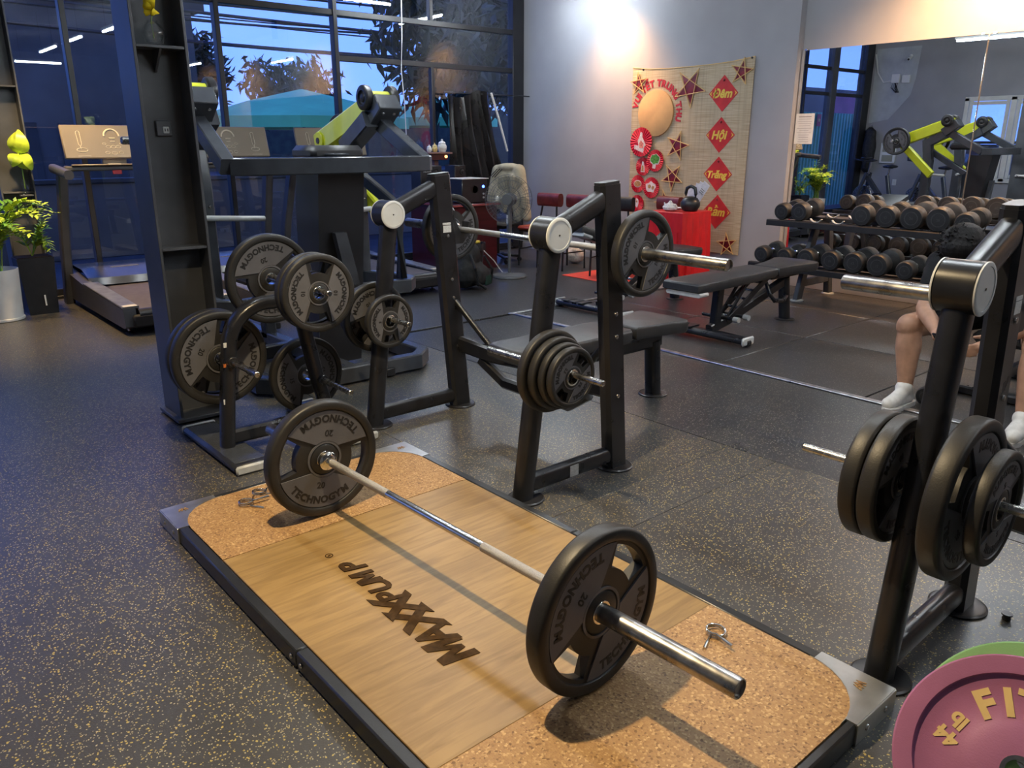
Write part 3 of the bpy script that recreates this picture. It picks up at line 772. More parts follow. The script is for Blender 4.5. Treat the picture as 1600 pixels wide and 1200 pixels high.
def tree(cx, cy, zc, r, n, leaf, label, seed, droop=0.5):
    rnd = random.Random(seed)
    t = thing('street_tree', label, 'tree', (cx, cy, -0.06))
    MB().tube([(0, 0, 0), (0.08, 0.05, zc * 0.4), (0, 0, zc)], 0.11, 10, scales=[1, 0.8, 0.4]).build('trunk', 'bark', t)
    br = MB(); fol = MB()
    clusters = []
    for i in range(34):
        th = rnd.uniform(0, 2 * PI); ph = math.acos(rnd.uniform(-0.8, 1)); rr = r * rnd.uniform(0.45, 1)
        clusters.append(Vector((rr * math.sin(ph) * math.cos(th), rr * math.sin(ph) * math.sin(th), zc + rr * 0.8 * math.cos(ph))))
    for c in clusters: br.tube([(0, 0, zc * 0.8), c * 0.5 + Vector((0, 0, zc * 0.42)), c], 0.02, 5, scales=[1, 0.7, 0.3])
    br.build('branch', 'bark', t)
    for i in range(n):
        c = rnd.choice(clusters); p = c + Vector([rnd.gauss(0, r * 0.17) for _ in range(3)])
        d = Vector((rnd.uniform(-1, 1), rnd.uniform(-1, 1), rnd.uniform(-1, 0.5) - droop)).normalized()
        s = d.cross(Vector((rnd.uniform(-1, 1), rnd.uniform(-1, 1), rnd.uniform(-1, 1)))).normalized()
        L = leaf * rnd.uniform(0.6, 1.2); w = L * 0.17
        nn = d.cross(s) * L * 0.07
        fol.v += [p, p + d * L * .4 + s * w + nn, p + d * L, p + d * L * .4 - s * w + nn]; o = len(fol.v) - 4
        fol.f += [[o, o + 1, o + 2], [o, o + 2, o + 3]]
    f = fol.build('foliage', 'tree_leaf', t); f['kind'] = 'stuff'
tree(8.25, 10.75, 3.2, 1.4, 4600, 0.34, 'dark leafy tree close outside the window corner', 3)
tree(10.5, 13.3, 2.9, 1.0, 3200, 0.26, 'dark tree behind the corner tree outside', 5)
tree(9.0, 18.6, 2.7, 1.0, 1500, 0.30, 'small dark tree behind the parasol', 8)
tree(7.6, 21.0, 3.1, 0.9, 1000, 0.36, 'spiky dark tree seen far above the parasol', 11, -0.5)
hill = MB(); rnd = random.Random(2)
poly = [(-20, 0)] + [(-20 + i * 0.5, 3.1 + 0.55 * math.sin(i * 0.31) + rnd.uniform(-0.2, 0.2)) for i in range(121)] + [(40, 0)]
hill.prism(poly, ((0, 42, -0.06), (1, 0, 0), (0, 0, 1), (0, 1, 0)), 0, 6)
tag(hill.build('treeline', 'tree_leaf'), 'distant dark treeline on the horizon', 'treeline')
for i in range(22):
    rnd = random.Random(40 + i); y = 14.6 + rnd.uniform(0, 1.7); z0 = 3.30 + i * 0.105 + rnd.uniform(-0.1, 0.1); dz = rnd.uniform(-0.5, 0.3)
    pts = []
    for k in range(17):
        u = k / 16; pts.append((-6 + 24 * u, y + rnd.uniform(-0.01, 0.01), z0 + dz * (u - 0.5) - 0.5 * (1 - (2 * u - 1) ** 2) + 0.25))
    tag(MB().tube(pts, 0.014 + 0.008 * (i % 3), 5).build('power_cable', 'wire_black'), 'black power cable sagging across the dusk sky', 'cable', 'power cables over the street')
# teal corrugated gate seen in the mirror, with flags
tg = thing('corrugated_gate', 'teal corrugated metal gate outside, seen in the mirror', 'gate', (-3.6, 9.9, -0.06))
for k in range(22):
    x = -5.0 + k * 0.135
    MB().prism([(0, 0), (0.085, 0), (0.10, 0.03), (0.12, 0.03), (0.135, 0), (0.135, 0.03), (0.125, 0.055), (0.095, 0.055), (0.08, 0.02), (0, 0.02)], ((x, 9.9, -0.05), (1, 0, 0), (0, -1, 0), (0, 0, 1)), 0, 2.1).build('corrugation', 'teal_sheet', tg, True)
ob = thing('street_house', 'dim house front behind the teal gate', 'building', (-11, 14, -0.06))
MB().box((-11.4, 14.5, 1.5), (5.4, 1, 3.1)).build('wall', 'outdoor_wall', ob, True)
MB().box((-11.6, 13.96, 2.4), (1.4, 0.06, 0.9)).build('sign_board', 'outdoor_pink', ob, True)
MB().box((-12.6, 13.9, 1.2), (0.12, 0.1, 2.4)).build('pillar', 'outdoor_pink', ob, True)
for k in range(3):
    fl = thing('bunting_flag', 'small red bunting flag with a yellow mark above the teal gate', 'flag', (-3.2 + k * 0.5, 9.8, 2.0), 0, 'red flags above the teal gate')
    MB().box((0, 0, -0.12), (0.17, 0.006, 0.26)).build('cloth', 'flag_red', fl)
    MB().prism([(0.05 * math.cos(PI / 2 + i * PI / 5) * (1 if i % 2 == 0 else 0.42), 0.05 * math.sin(PI / 2 + i * PI / 5) * (1 if i % 2 == 0 else 0.42)) for i in range(10)], ((0, -0.004, -0.12), (1, 0, 0), (0, 0, 1), (0, -1, 0)), 0, 0.003).build('mark', 'gold_ink', fl)
# ================================================================ LIFTING PLATFORM
PX0, PX1, PY0, PY1, PT = 0.762, 1.877, 0.665, 2.985, 0.06
RIM = 0.04
plat = thing('lifting_platform', 'wooden lifting platform with cork ends, black rim and steel corners', 'platform', ((PX0 + PX1) / 2, (PY0 + PY1) / 2, 0))
WY0, WY1 = 1.215, 2.455
xa, xb, ya, yb = PX0 + RIM, PX1 - RIM, PY0 + 0.028, PY1 - 0.028
CR = 0.19
MB().box(((PX0 + PX1) / 2, (WY0 + WY1) / 2, PT - 0.018), (xb - xa, WY1 - WY0 - 0.002, 0.034), 0.002).build('wood_panel', 'plywood', plat, True)
def corkpoly(y_in, y_out):
    sg = 1 if y_out > y_in else -1
    pts = [(xa, y_in), (xb, y_in)]
    for k in range(9):                                    # rounded outer corners
        a = PI / 2 * k / 8
        pts.append((xb - CR + CR * math.cos(a), y_out - sg * CR + sg * CR * math.sin(a)))
    for k in range(9):
        a = PI / 2 * k / 8
        pts.append((xa + CR - CR * math.sin(a), y_out - sg * CR + sg * CR * math.cos(a)))
    return pts
for (a, b) in ((WY1, yb), (WY0, ya)):
    MB().prism(corkpoly(a, b), ((0, 0, 0), (1, 0, 0), (0, 1, 0), (0, 0, 1)), 0.024, PT - 0.0005).build('cork_panel', 'cork', plat, True)
MB().box(((PX0 + PX1) / 2, (PY0 + PY1) / 2, 0.014), (PX1 - PX0 - 0.06, PY1 - PY0 - 0.06, 0.02)).build('base_board', 'rim_black', plat, True)
ym = (PY0 + PY1) / 2
for (c, s_) in (((PX0 + RIM / 2, (PY0 + 0.2 + ym) / 2, PT / 2), (RIM, ym - PY0 - 0.2, PT)), ((PX0 + RIM / 2, (PY1 - 0.2 + ym) / 2, PT / 2), (RIM, ym - PY0 - 0.2, PT)),
                ((PX1 - RIM / 2, (PY0 + 0.2 + ym) / 2, PT / 2), (RIM, ym - PY0 - 0.2, PT)), ((PX1 - RIM / 2, (PY1 - 0.2 + ym) / 2, PT / 2), (RIM, ym - PY0 - 0.2, PT)),
                (((PX0 + PX1) / 2, PY0 + 0.014, PT / 2), (PX1 - PX0 - 0.4, 0.028, PT)), (((PX0 + PX1) / 2, PY1 - 0.014, PT / 2), (PX1 - PX0 - 0.4, 0.028, PT))):
    s2 = (s_[0] - 0.002, s_[1] - 0.002, s_[2])
    MB().box(c, s2, 0.005).build('rim_bar', 'rim_black', plat, True)
for (cx, cy, sx, sy) in ((PX0, PY0, 1, 1), (PX1, PY0, -1, 1), (PX0, PY1, 1, -1), (PX1, PY1, -1, -1)):
    # L-shaped corner cap: top plate with a concave inner edge, two side faces, rivets and a mark
    L = 0.205
    poly = [(0, 0), (L, 0), (L, 0.028)]
    ox, oy = RIM + CR, 0.028 + CR
    for k in range(9):
        a = -PI / 2 - (PI / 2) * k / 8
        poly.append((ox + CR * math.cos(a), oy + CR * math.sin(a)))
    poly += [(RIM, L), (0, L)]
    fr = ((cx, cy, 0), (sx, 0, 0), (0, sy, 0), (0, 0, 1))
    mb = MB(); mb.prism(poly, fr, PT - 0.004, PT + 0.002)
    mb.box((cx + sx * L / 2, cy - sy * 0.001, PT / 2), (L, 0.006, PT), 0.001); mb.box((cx - sx * 0.001, cy + sy * L / 2, PT / 2), (0.006, L, PT), 0.001)
    cp = mb.build('corner_cap', 'corner_steel', plat, True)
    for k in (0.055, 0.155):
        MB().lathe([(0.009, 0), (0.008, 0.003), (1e-4, 0.004)], (cx + sx * k, cy - sy * 0.004, 0.03), (0, -sy, 0), 10).build('rivet', 'bolt', cp, True)
        MB().lathe([(0.009, 0), (0.008, 0.003), (1e-4, 0.004)], (cx - sx * 0.004, cy + sy * k, 0.03), (-sx, 0, 0), 10).build('rivet', 'bolt', cp, True)
    mk = MB()
    for i, (du, dv) in enumerate(((0, 0), (0.012, 0.004))):
        zig = [(-0.016, -0.008), (-0.008, 0.012), (0.0, -0.004), (0.008, 0.012), (0.016, -0.008)]
        q = [Vector((cx + sx * 0.062 + (u + du) * 0.8, cy + sy * 0.062 + v + dv, PT + 0.003)) for u, v in zig]
        mk.beam(q, 0.004, 0.0015, 0.0003)
    mk.build('mark', 'cork', cp, True)
for yy in (ym - 0.03, ym + 0.03):
    MB().lathe([(0.008, 0), (0.007, 0.003), (1e-4, 0.004)], (PX0 - 0.001, yy, 0.03), (-1, 0, 0), 10).build('rim_bolt', 'bolt', plat, True)
# burnt-in logo, reading away from the viewer with letter tops towards the left edge
def stroke(mb, pts, w, fr, z0, z1):
    O, U, W, N = [Vector(q) for q in fr]
    for a, b in zip(pts[:-1], pts[1:]):
        a = Vector((a[0], a[1], 0)); b = Vector((b[0], b[1], 0)); d = (b - a).normalized()
        n = Vector((-d.y, d.x, 0)) * w / 2; e = d * w * 0.0
        LG[0] += 0.00012
        mb.prism([((a - e + n).x, (a - e + n).y), ((a - e - n).x, (a - e - n).y), ((b + e - n).x, (b + e - n).y), ((b + e + n).x, (b + e + n).y)], fr, z0, z1 + LG[0])
lg = MB()
# (glyph, start along the word, height, width scale)
for i, (ch, u0, hh, ww) in enumerate((('M', 0.0, .112, 1.12), ('A', .098, .106, 1.02), ('X', .172, .120, 1.16), ('X', .262, .120, 1.16), ('P', .368, .078, 1.12), ('U', .436, .078, 1.12), ('M', .510, .078, 1.12), ('P', .606, .078, 1.12))):
    zt = PT + 0.0012 + 0.00025 * i
    if ch == 'M':                                            # heavy hand-cut M
        om = [(0, 0), (0, 1), (.30, 1), (.5, .46), (.70, 1), (1, 1), (1, 0), (.745, 0), (.745, .56), (.585, .14), (.415, .14), (.255, .56), (.255, 0)]
        wd_ = hh * 0.98
        lg.prism([(u0 + (p_ + 0.18 * q_) * wd_, q_ * hh) for p_, q_ in om], ((1.152, 1.485, 0), (0, 1, 0), (-1, 0, 0), (0, 0, 1)), PT + 0.0003, zt)
        continue
    vs_, fs, w_ = glyph(ch, 0.1, 0.002, 0.0034, 0.22)
    k_ = hh / 0.0729; v0 = -0.012 if ch == 'X' else 0.0
    lg.add([(1.152 - (p_.y * k_ + v0), 1.485 + u0 + p_.x * k_ * ww * (0.92 if ch == 'A' else 1.0), zt if p_.z > 0 else PT + 0.0003) for p_ in vs_], fs)
lg.build('logo', 'logo_brown', plat, True)['kind'] = 'stuff'
rg = MB(); rg.ringlathe([(0.011, 0), (0.014, 0), (0.014, 0.001), (0.011, 0.001)], (1.09, 2.245, PT), (0, 0, 1), 16)
put_text(rg, 'R', frame_mtx((1.095, 2.245, PT + 0.0005), (0, 1, 0), (-1, 0, 0), (0, 0, 1)), 0.016, 0.001)
rg.build('logo_mark', 'logo_brown', plat, True)['kind'] = 'stuff'

# ================================================================ WEIGHT PLATES
PLK = {}
def plate_meshes(R, T, num):
    key = (R, T, num)
    if key in PLK: return PLK[key]
    N = 72; h = T / 2
    # radial stations and half-thickness
    hub = 0.0265; rh = 0.26 * R if R > 0.15 else 0.33 * R; rr = 0.845 * R
    st_ = [(hub, h * 0.80), (rh * 0.93, h * 0.80), (rh, h * 0.70), (rh * 1.03, h * 0.62), (0.52 * R, h * 0.62), (0.80 * R, h * 0.62), (rr, h * 0.66), (rr + 0.012 * R, h * 0.92), (rr + 0.03 * R, h), (0.965 * R, h), (0.99 * R, h * 0.85), (R, h * 0.62)]
    HA = math.radians(25 if R > 0.15 else 22)
    def hole(i, k):                                # grip openings in the dark band
        if not (4 <= i < 5): return False
        th = (k + 0.5) * 2 * PI / N
        return min(abs(((th - c + PI) % (2 * PI)) - PI) for c in (0, PI)) < HA
    vs_ = []; fs = []
    n = len(st_)
    for sgn in (1, -1):
        for (r, z) in st_:
            for k in range(N): th = 2 * PI * k / N; vs_.append((r * math.cos(th), r * math.sin(th), sgn * z))
    I = lambda s_, i, k: s_ * n * N + i * N + k % N
    for i in range(n - 1):
        for k in range(N):
            if hole(i, k):
                # walls of the opening
                if not hole(i, k - 1): fs.append([I(0, i, k), I(0, i + 1, k), I(1, i + 1, k), I(1, i, k)])
                if not hole(i, k + 1): fs.append([I(0, i, k + 1), I(0, i + 1, k + 1), I(1, i + 1, k + 1), I(1, i, k + 1)])
                fs.append([I(0, i, k), I(0, i, k + 1), I(1, i, k + 1), I(1, i, k)])
                fs.append([I(0, i + 1, k), I(0, i + 1, k + 1), I(1, i + 1, k + 1), I(1, i + 1, k)])
                continue
            fs.append([I(0, i, k), I(0, i + 1, k), I(0, i + 1, k + 1), I(0, i, k + 1)])
            fs.append([I(1, i, k), I(1, i + 1, k), I(1, i + 1, k + 1), I(1, i, k + 1)])
    for k in range(N):
        fs.append([I(0, n - 1, k), I(0, n - 1, k + 1), I(1, n - 1, k + 1), I(1, n - 1, k)])
        fs.append([I(0, 0, k), I(0, 0, k + 1), I(1, 0, k + 1), I(1, 0, k)])
    body = MB().add(vs_, fs)
    # grey panel: segment with straight cut sides (at 270 degrees), letters tops to the hub
    pa = math.radians(62); poly = []
    ri = rh * 1.22; ro = rr * 0.985
    for k in range(25): th = -PI / 2 - pa + 2 * pa * k / 24; poly.append((ro * math.cos(th), ro * math.sin(th)))
    q = math.radians(40)
    inn = [(ri * math.cos(-PI / 2 + q - 2 * q * k / 8), ri * math.sin(-PI / 2 + q - 2 * q * k / 8)) for k in range(9)]
    pan = MB(); zz0, zz1 = h * 0.60, h * 0.80
    full = poly + inn; m_ = len(full)
    vv = [(a, b, zz0) for a, b in full] + [(a, b, zz1) for a, b in full]
    ff = [[k, (k + 1) % m_, m_ + (k + 1) % m_, m_ + k] for k in range(m_)]
    for k in range(24):                             # fan strip between outer and inner arcs
        a0, a1 = k, k + 1; b0 = 25 + 8 - int(round(8 * k / 24)); b1 = 25 + 8 - int(round(8 * (k + 1) / 24))
        for o_ in (0, m_):
            ff.append([o_ + a0, o_ + a1, o_ + b1] if b0 == b1 else [o_ + a0, o_ + a1, o_ + b1, o_ + b0])
    pan.add(vv, ff)
    ink = MB(); sz = 0.17 * R
    arc_text(ink, 'TECHNOGYM', 0.70 * R, -PI / 2, sz, h * 0.80, 0.0016, 0.0018, True, 1.12, span=math.radians(94))
    put_text(ink, num, frame_mtx((0, -0.50 * R, h * 0.80), (1, 0, 0), (0, 1, 0), (0, 0, 1)), 0.15 * R, 0.0016, 0.0008)
    hubring = MB(); hubring.ringlathe([(0.0258, -h * 0.84), (0.031, -h * 0.84), (0.032, -h * 0.80), (0.032, h * 0.80), (0.031, h * 0.84), (0.0258, h * 0.84)], seg=28)
    hg = MB(); hg.ringlathe([(rh * 1.06, h * 0.55), (rh * 1.19, h * 0.55), (rh * 1.19, h * 0.78), (rh * 1.06, h * 0.78)], seg=40)
    hg.ringlathe([(rh * 1.06, -h * 0.55), (rh * 1.19, -h * 0.55), (rh * 1.19, -h * 0.78), (rh * 1.06, -h * 0.78)], seg=40)
    out = []
    for nm, mb, mt in (('plate_body', body, 'plate_rubber'), ('face_panel', pan, 'plate_grey'), ('lettering', ink, 'plate_ink'), ('steel_bushing', hubring, 'chrome'), ('hub_ring', hg, 'plate_grey')):
        me = mb.mesh(nm); me.materials.append(MAT[mt]); out.append(me)
    PLK[key] = out
    return out
def plate(loc, R, T, num, spin, label, group=None, tilt=0.0, axis='y'):
    """a grip plate on a bar along Y; local +Z faces -Y"""
    body, pan, ink, bush, hg = plate_meshes(R, T, num)
    mt = TR(*loc) @ RZ(tilt + (90 if axis == 'x' else 0)) @ RX(90) @ RZ(spin)
    p = thing('weight_plate', label, 'weight plate', group=group, mtx=mt)
    obj('plate_body', body, p); obj('steel_bushing', bush, p); obj('hub_ring', hg, p)
    for k, rm in enumerate((RZ(0), RZ(180), RX(180), RX(180) @ RZ(180))):
        f = obj('face_panel', pan, p); f.matrix_basis = rm
        obj('lettering', ink, f)['kind'] = 'stuff'
    return p
R20, T20 = 0.225, 0.054
R10, T10 = 0.180, 0.042
R5, T5 = 0.145, 0.034
R2, T2 = 0.118, 0.030

def barbell(cx, cy, z, label, tilt=0.0, half=1.10, collar=0.655, group=None):
    b = thing('barbell', label, 'barbell', group=group, mtx=TR(cx, cy, z) @ RZ(tilt))
    MB().cyl((0, -collar, 0), (0, collar, 0), 0.014, 18).build('shaft', 'chrome', b)
    for y0_, y1_ in ((-0.61, -0.245), (0.245, 0.61)):
        MB().cyl((0, y0_, 0), (0, y1_, 0), 0.0147, 18).build('knurling', 'knurl', b)
    for s_ in (-1, 1):
        MB().lathe([(0.016, 0), (0.030, 0.003), (0.036, 0.010), (0.036, 0.024), (0.030, 0.030), (0.024, 0.032)], (0, s_ * (collar - 0.03), 0), (0, s_, 0), 28).build('collar_stop', 'chrome', b)
        MB().lathe([(0.0248, 0), (0.0248, half - collar - 0.003), (0.0235, half - collar), (0.021, half - collar), (0.0205, half - collar - 0.006), (1e-4, half - collar - 0.006)], (0, s_ * collar, 0), (0, s_, 0), 28).build('sleeve', 'sleeve_steel', b)
    return b
TILT = math.degrees(math.atan2(0.084, 2.2))
BX, BY, BZ = 1.268, 1.872, PT + R20
barbell(BX, BY, BZ, 'chrome barbell with two big plates lying across the wooden platform', TILT)
def onbar(dy): return (BX - dy * math.sin(math.radians(TILT)), BY + dy, BZ)
plate(onbar(-0.655 - T20 / 2), R20, T20, '20', 47, 'big 20 plate on the platform barbell at the bare sleeve end near the corner mark', tilt=TILT)
plate(onbar(0.655 + T20 / 2), R20, T20, '20', -14, 'big 20 plate on the platform barbell beside the weight tree', tilt=TILT)

def spring_collar(loc, rz, lean, label):
    c = thing('spring_collar', label, 'clamp', mtx=TR(*loc) @ RZ(rz) @ RX(lean))
    pts = []
    for k in range(49):
        th = -0.9 + (4 * PI + 0.7) * k / 48 - PI / 2
        pts.append((0.027 * math.cos(th), 0.027 * math.sin(th), -0.007 + 0.014 * k / 48))
    MB().tube(pts, 0.0031, 8).build('coil', 'chrome', c)
    for (p, d) in ((pts[0], -1), (pts[-1], 1)):
        p = Vector(p)
        e = Vector((p.x + d * 0.026, p.y - 0.05, p.z))
        MB().tube([p, (p + e) / 2, e], 0.0031, 8).build('handle', 'chrome', c)
        MB().tube([(p + e) / 2, e + (e - p).normalized() * 0.008], 0.0048, 8).build('grip', 'chrome', c)
p = onz(1118, 990, PT)
spring_collar((p.x, p.y, PT + 0.010), -40, 0, 'steel spring collar lying alone on the cork near the bare sleeve')
p = onz(385, 788, PT); spring_collar((p.x, p.y, PT + 0.010), 60, 0, 'steel spring collar on the cork, further from the plate')
p = onz(410, 778, PT); spring_collar((p.x - 0.005, p.y + 0.01, PT + 0.0245), 100, 4, 'steel spring collar lying on top of another spring collar')

# ================================================================ BENCH PRESS RACKS
def rack(dy, tilt, lab, pegs):
    """two side frames, cross beams and a flat bench; dy shifts it along Y"""
    mt = TR(2.25, 2.825 + dy, 0) @ RZ(tilt)
    r = thing('bench_press_rack', lab, 'bench press', mtx=mt)
    def L(x, y, z): return Vector((x - 2.25, y - 2.825, z))
    for s_, Y in ((-1, 2.24), (1, 3.41)):
        MB().beam([L(2.525, Y, 0.0), L(2.415, Y, 1.255)], 0.066, 0.118, 0.016, (1, 0, 0)).build('upright', 'black_metal', r)
        MB().beam([L(2.4145, Y, 1.249), L(2.413, Y, 1.266)], 0.06, 0.112, 0.014, (1, 0, 0)).build('upright_cap', 'dark_shroud', r)
        MB().oval([L(1.968, Y, 0.0), L(2.105, Y, 1.02)], 0.07, 0.085, (1, 0, 0)).build('front_post', 'black_metal', r)
        MB().oval([L(2.15, Y, 1.095), L(2.40, Y, 1.20)], 0.062, 0.088, (0, 0, 1)).build('top_arm', 'black_metal', r)
        MB().oval([L(1.99, Y, 0.066), L(2.48, Y, 0.066)], 0.055, 0.078, (0, 0, 1)).build('bottom_bar', 'black_metal', r)
        c = L(2.105, Y, 1.078)
        MB().cyl(c + Vector((0, -0.048, 0)), c + Vector((0, 0.048, 0)), 0.066, 36, 0.003).build('pivot_drum', 'black_metal', r)
        for q in (-1, 1):
            dc = MB().lathe([(0.067, 0), (0.067, 0.004), (0.064, 0.006), (0.055, 0.006), (0.0545, 0.0045), (0.003, 0.0045), (0.003, 0.001), (1e-4, 0.001)], c + Vector((0, q * 0.048, 0)), (0, q, 0), 40).build('drum_cap', 'cap_white', r)
            MB().lathe([(0.0035, 0), (0.0035, 0.001), (1e-4, 0.001)], c + Vector((0, q * 0.0527, 0)), (0, q, 0), 12).build('cap_hole', 'black_plastic', dc)
        for (fx, rr) in ((2.525, 0.085), (1.985, 0.08)):
            MB().lathe([(rr, 0), (rr, 0.006), (rr - 0.006, 0.010), (rr - 0.014, 0.008), (1e-4, 0.009)], L(fx, Y, 0), (0, 0, 1), 30).build('rubber_foot', 'black_plastic', r)
        # bar hook behind the upright and safety pins
        MB().prism([(0.0, -0.06), (0.06, -0.06), (0.115, 0.0), (0.115, 0.05), (0.10, 0.05), (0.088, 0.0), (0.05, -0.012), (0.03, 0.03), (0.0, 0.09)], (L(2.485, Y, 0.963), (1, 0, 0), (0, 0, 1), (0, 1, 0)), -0.028, 0.028).build('bar_hook', 'dark_shroud', r)
        for z in (0.35, 0.72, 0.62, 0.95):
            MB().lathe([(0.010, 0), (0.009, 0.004), (1e-4, 0.006)], L(2.525 - 0.11 * z / 1.255, Y + (-1) * 0.034, z), (0, -1, 0), 10).build('bolt', 'bolt', r)
        # storage pegs
        for q, ln in zip((-1, 1), pegs[0 if s_ < 0 else 1]):
            b0 = L(2.045, Y + q * 0.03, 0.572)
            MB().cyl(b0, b0 + Vector((0, q * ln, 0)), 0.0125, 18, 0.003).build('storage_peg', 'steel', r)
            MB().lathe([(0.028, 0), (0.028, 0.012), (0.02, 0.016)], b0, (0, q, 0), 20).build('peg_flange', 'black_metal', r)
        # braces to the cross beam
        MB().oval([L(2.49, Y - s_ * 0.02, 0.60), L(2.55, Y - s_ * 0.26, 0.37)], 0.03, 0.03).build('brace', 'black_metal', r)
    MB().beam([L(2.52, 2.24, 0.36), L(2.53, 2.52, 0.345), L(2.60, 2.80, 0.34), L(2.60, 2.86, 0.34), L(2.53, 3.14, 0.345), L(2.52, 3.41, 0.36)], 0.05, 0.085, 0.012).build('cross_beam', 'black_metal', r)
    MB().beam([L(2.53, 2.42, 0.30), L(2.56, 2.58, 0.20), L(2.56, 3.06, 0.20), L(2.53, 3.22, 0.30)], 0.045, 0.06, 0.012).build('lower_beam', 'black_metal', r)
    MB().beam([L(2.58, 2.825, 0.33), L(3.52, 2.825, 0.33)], 0.06, 0.08, 0.012).build('spine', 'black_metal', r)
    MB().oval([L(3.47, 2.825, 0.33), L(3.50, 2.825, 0.0)], 0.09, 0.075, (1, 0, 0)).build('rear_leg', 'black_metal', r)
    MB().lathe([(0.085, 0), (0.085, 0.006), (0.079, 0.010), (0.071, 0.008), (1e-4, 0.009)], L(3.50, 2.825, 0), (0, 0, 1), 30).build('rubber_foot', 'black_plastic', r)
    # bench pad: rounded head, narrow body, flared seat end
    def pad(poly, z0, z1, nm, mat, e=0.014):
        cx = sum(p[0] for p in poly) / len(poly); cy = sum(p[1] for p in poly) / len(poly)
        vs_ = []; fs = []; n = len(poly); lv = ((z0, 1 - e * 3), (z0 + e, 1), (z1 - e, 1), (z1 - e * 0.3, 1 - e * 1.6), (z1, 1 - e * 4))
        for z, k in lv:
            for (x, y) in poly: vs_.append(L(cx + (x - cx) * k, cy + (y - cy) * k, z))
        for i in range(len(lv) - 1):
            for k in range(n): fs.append([i * n + k, i * n + (k + 1) % n, (i + 1) * n + (k + 1) % n, (i + 1) * n + k])
        fs.append(list(range(n))); fs.append([(len(lv) - 1) * n + k for k in range(n)])
        return MB().add(vs_, fs).build(nm, mat, r)
    Yc = 2.825
    p1 = [(2.36, Yc - 0.13)] + [(2.40 + 0.72 * k / 6, Yc - 0.15) for k in range(7)] + [(3.16, Yc - 0.11), (3.165, Yc), (3.16, Yc + 0.11)] + [(3.12 - 0.72 * k / 6, Yc + 0.15) for k in range(7)] + [(2.36, Yc + 0.13)]
    pad(p1, 0.395, 0.465, 'back_pad', 'pad_black')
    p2 = [(3.19, Yc - 0.12), (3.30, Yc - 0.135), (3.44, Yc - 0.155), (3.53, Yc - 0.185), (3.57, Yc - 0.17), (3.575, Yc - 0.06), (3.575, Yc + 0.06), (3.57, Yc + 0.17), (3.53, Yc + 0.185), (3.44, Yc + 0.155), (3.30, Yc + 0.135), (3.19, Yc + 0.12)]
    pad(p2, 0.395, 0.465, 'seat_pad', 'pad_black')
    MB().box(L(2.85, Yc, 0.383), (0.86, 0.16, 0.022), 0.004).build('pad_bracket', 'black_metal', r)
    MB().cyl(L(2.55, 2.55, 0.43), L(2.55, 2.68, 0.43), 0.02, 16).build('pad_pin', 'steel', r)
    # stickers on the near side frame
    MB().box(L(2.24, 2.24 - 0.0285, 0.066), (0.05, 0.002, 0.05)).build('sticker', 'sticker', r)
    for z, w in ((0.985, 0.035), (1.012, 0.012)):
        MB().box(L(2.525 - 0.11 * z / 1.255, 3.41 - 0.0335, z), (0.05, 0.002, w)).build('sticker', 'sticker', r)
    return r
rack(0, 0, 'black bench press rack with loaded bar and grey bench, beside the weight tree', ((0.33, 0.28), (0.22, 0.30)))
rack(-2.662, 0.8, 'black bench press rack with a bare bar sleeve, beside the purple plate', ((0.2, 0.3), (0.24, 0.30)))
BZ1 = 0.972
barbell(2.560, 2.834, BZ1, 'steel barbell with a 10 plate on each end resting on the bench press rack')
plate((2.560, 2.834 - 0.655 - T10 / 2, BZ1), R10, T10, '10', 58, 'grey faced 10 plate on the racked barbell, its steel sleeve pointing over the adjustable bench')
plate((2.560, 2.834 + 0.655 + T10 / 2, BZ1), R10, T10, '10', 62, '10 plate on the racked barbell end in front of the dark red desk')
b2_ = TR(2.25, 2.825 - 2.662, 0) @ RZ(0.8) @ Vector((0.31, 0.005, BZ1)); barbell(b2_.x, b2_.y, BZ1, 'bare steel barbell racked in front of the seated person', 0.8)
# plates stored on the racks
g1 = 'plates stored on the bench press rack pegs'
for k, (R_, T_, n_, dy, lb) in enumerate(((0.165, 0.036, '10', 0.055, 'black 10 plate innermost of four on the bench rack peg facing the platform'), (R5, T5, '5', 0.095, 'black 5 plate second of four on the bench rack peg facing the platform'),
                                          (0.128, 0.03, '5', 0.132, 'black 5 plate third of four on the bench rack peg facing the platform'), (R2, T2, '2.5', 0.168, 'small 2.5 plate outermost of four on the bench rack peg facing the platform'))):
    plate((2.045, 2.24 - 0.03 - dy + 0.008, 0.572 - 0.013), R_, T_, n_, 64 - 5 * k, lb, g1)
plate((2.045, 3.41 - 0.03 - 0.035, 0.559), R5 * 0.93, T5, '5', 86, 'small 5 plate on the bench rack peg beside the weight tree', g1)
for k, (R_, dy) in enumerate(((R10, 0.045), (0.165, 0.09), (0.15, 0.13))):
    plate((2.045, 3.41 + 0.03 + dy, 0.559), R_, 0.038, ('10', '10', '5')[k], 30 + 40 * k, ['large dark plate against the post of the bench rack beside the weight tree', 'dark plate between two others on the far peg of the bench rack', 'smaller dark plate at the tip of the far peg of the bench rack'][k], g1)
ty = 0.75
for k, dy in enumerate((0.030, 0.080)):
    plate((2.035, ty + 0.03 + dy, 0.561), 0.174, 0.046, '10', 20 + 50 * k, ['thick black plate next to the post on the long peg near the white shoe', 'thick black plate outermost on the long peg near the white shoe'][k], g1, tilt=0.8)
plate((2.04, ty - 0.03 - 0.078, 0.561), 0.212, T20, '20', -40, 'big black 20 plate on the bench rack peg above the purple plate', g1, tilt=0.8)
plate((2.043, ty - 0.03 - 0.150, 0.561), R5 * 1.02, 0.036, '5', 5, 'small plate outside the big 20 plate above the purple plate', g1, tilt=0.8)

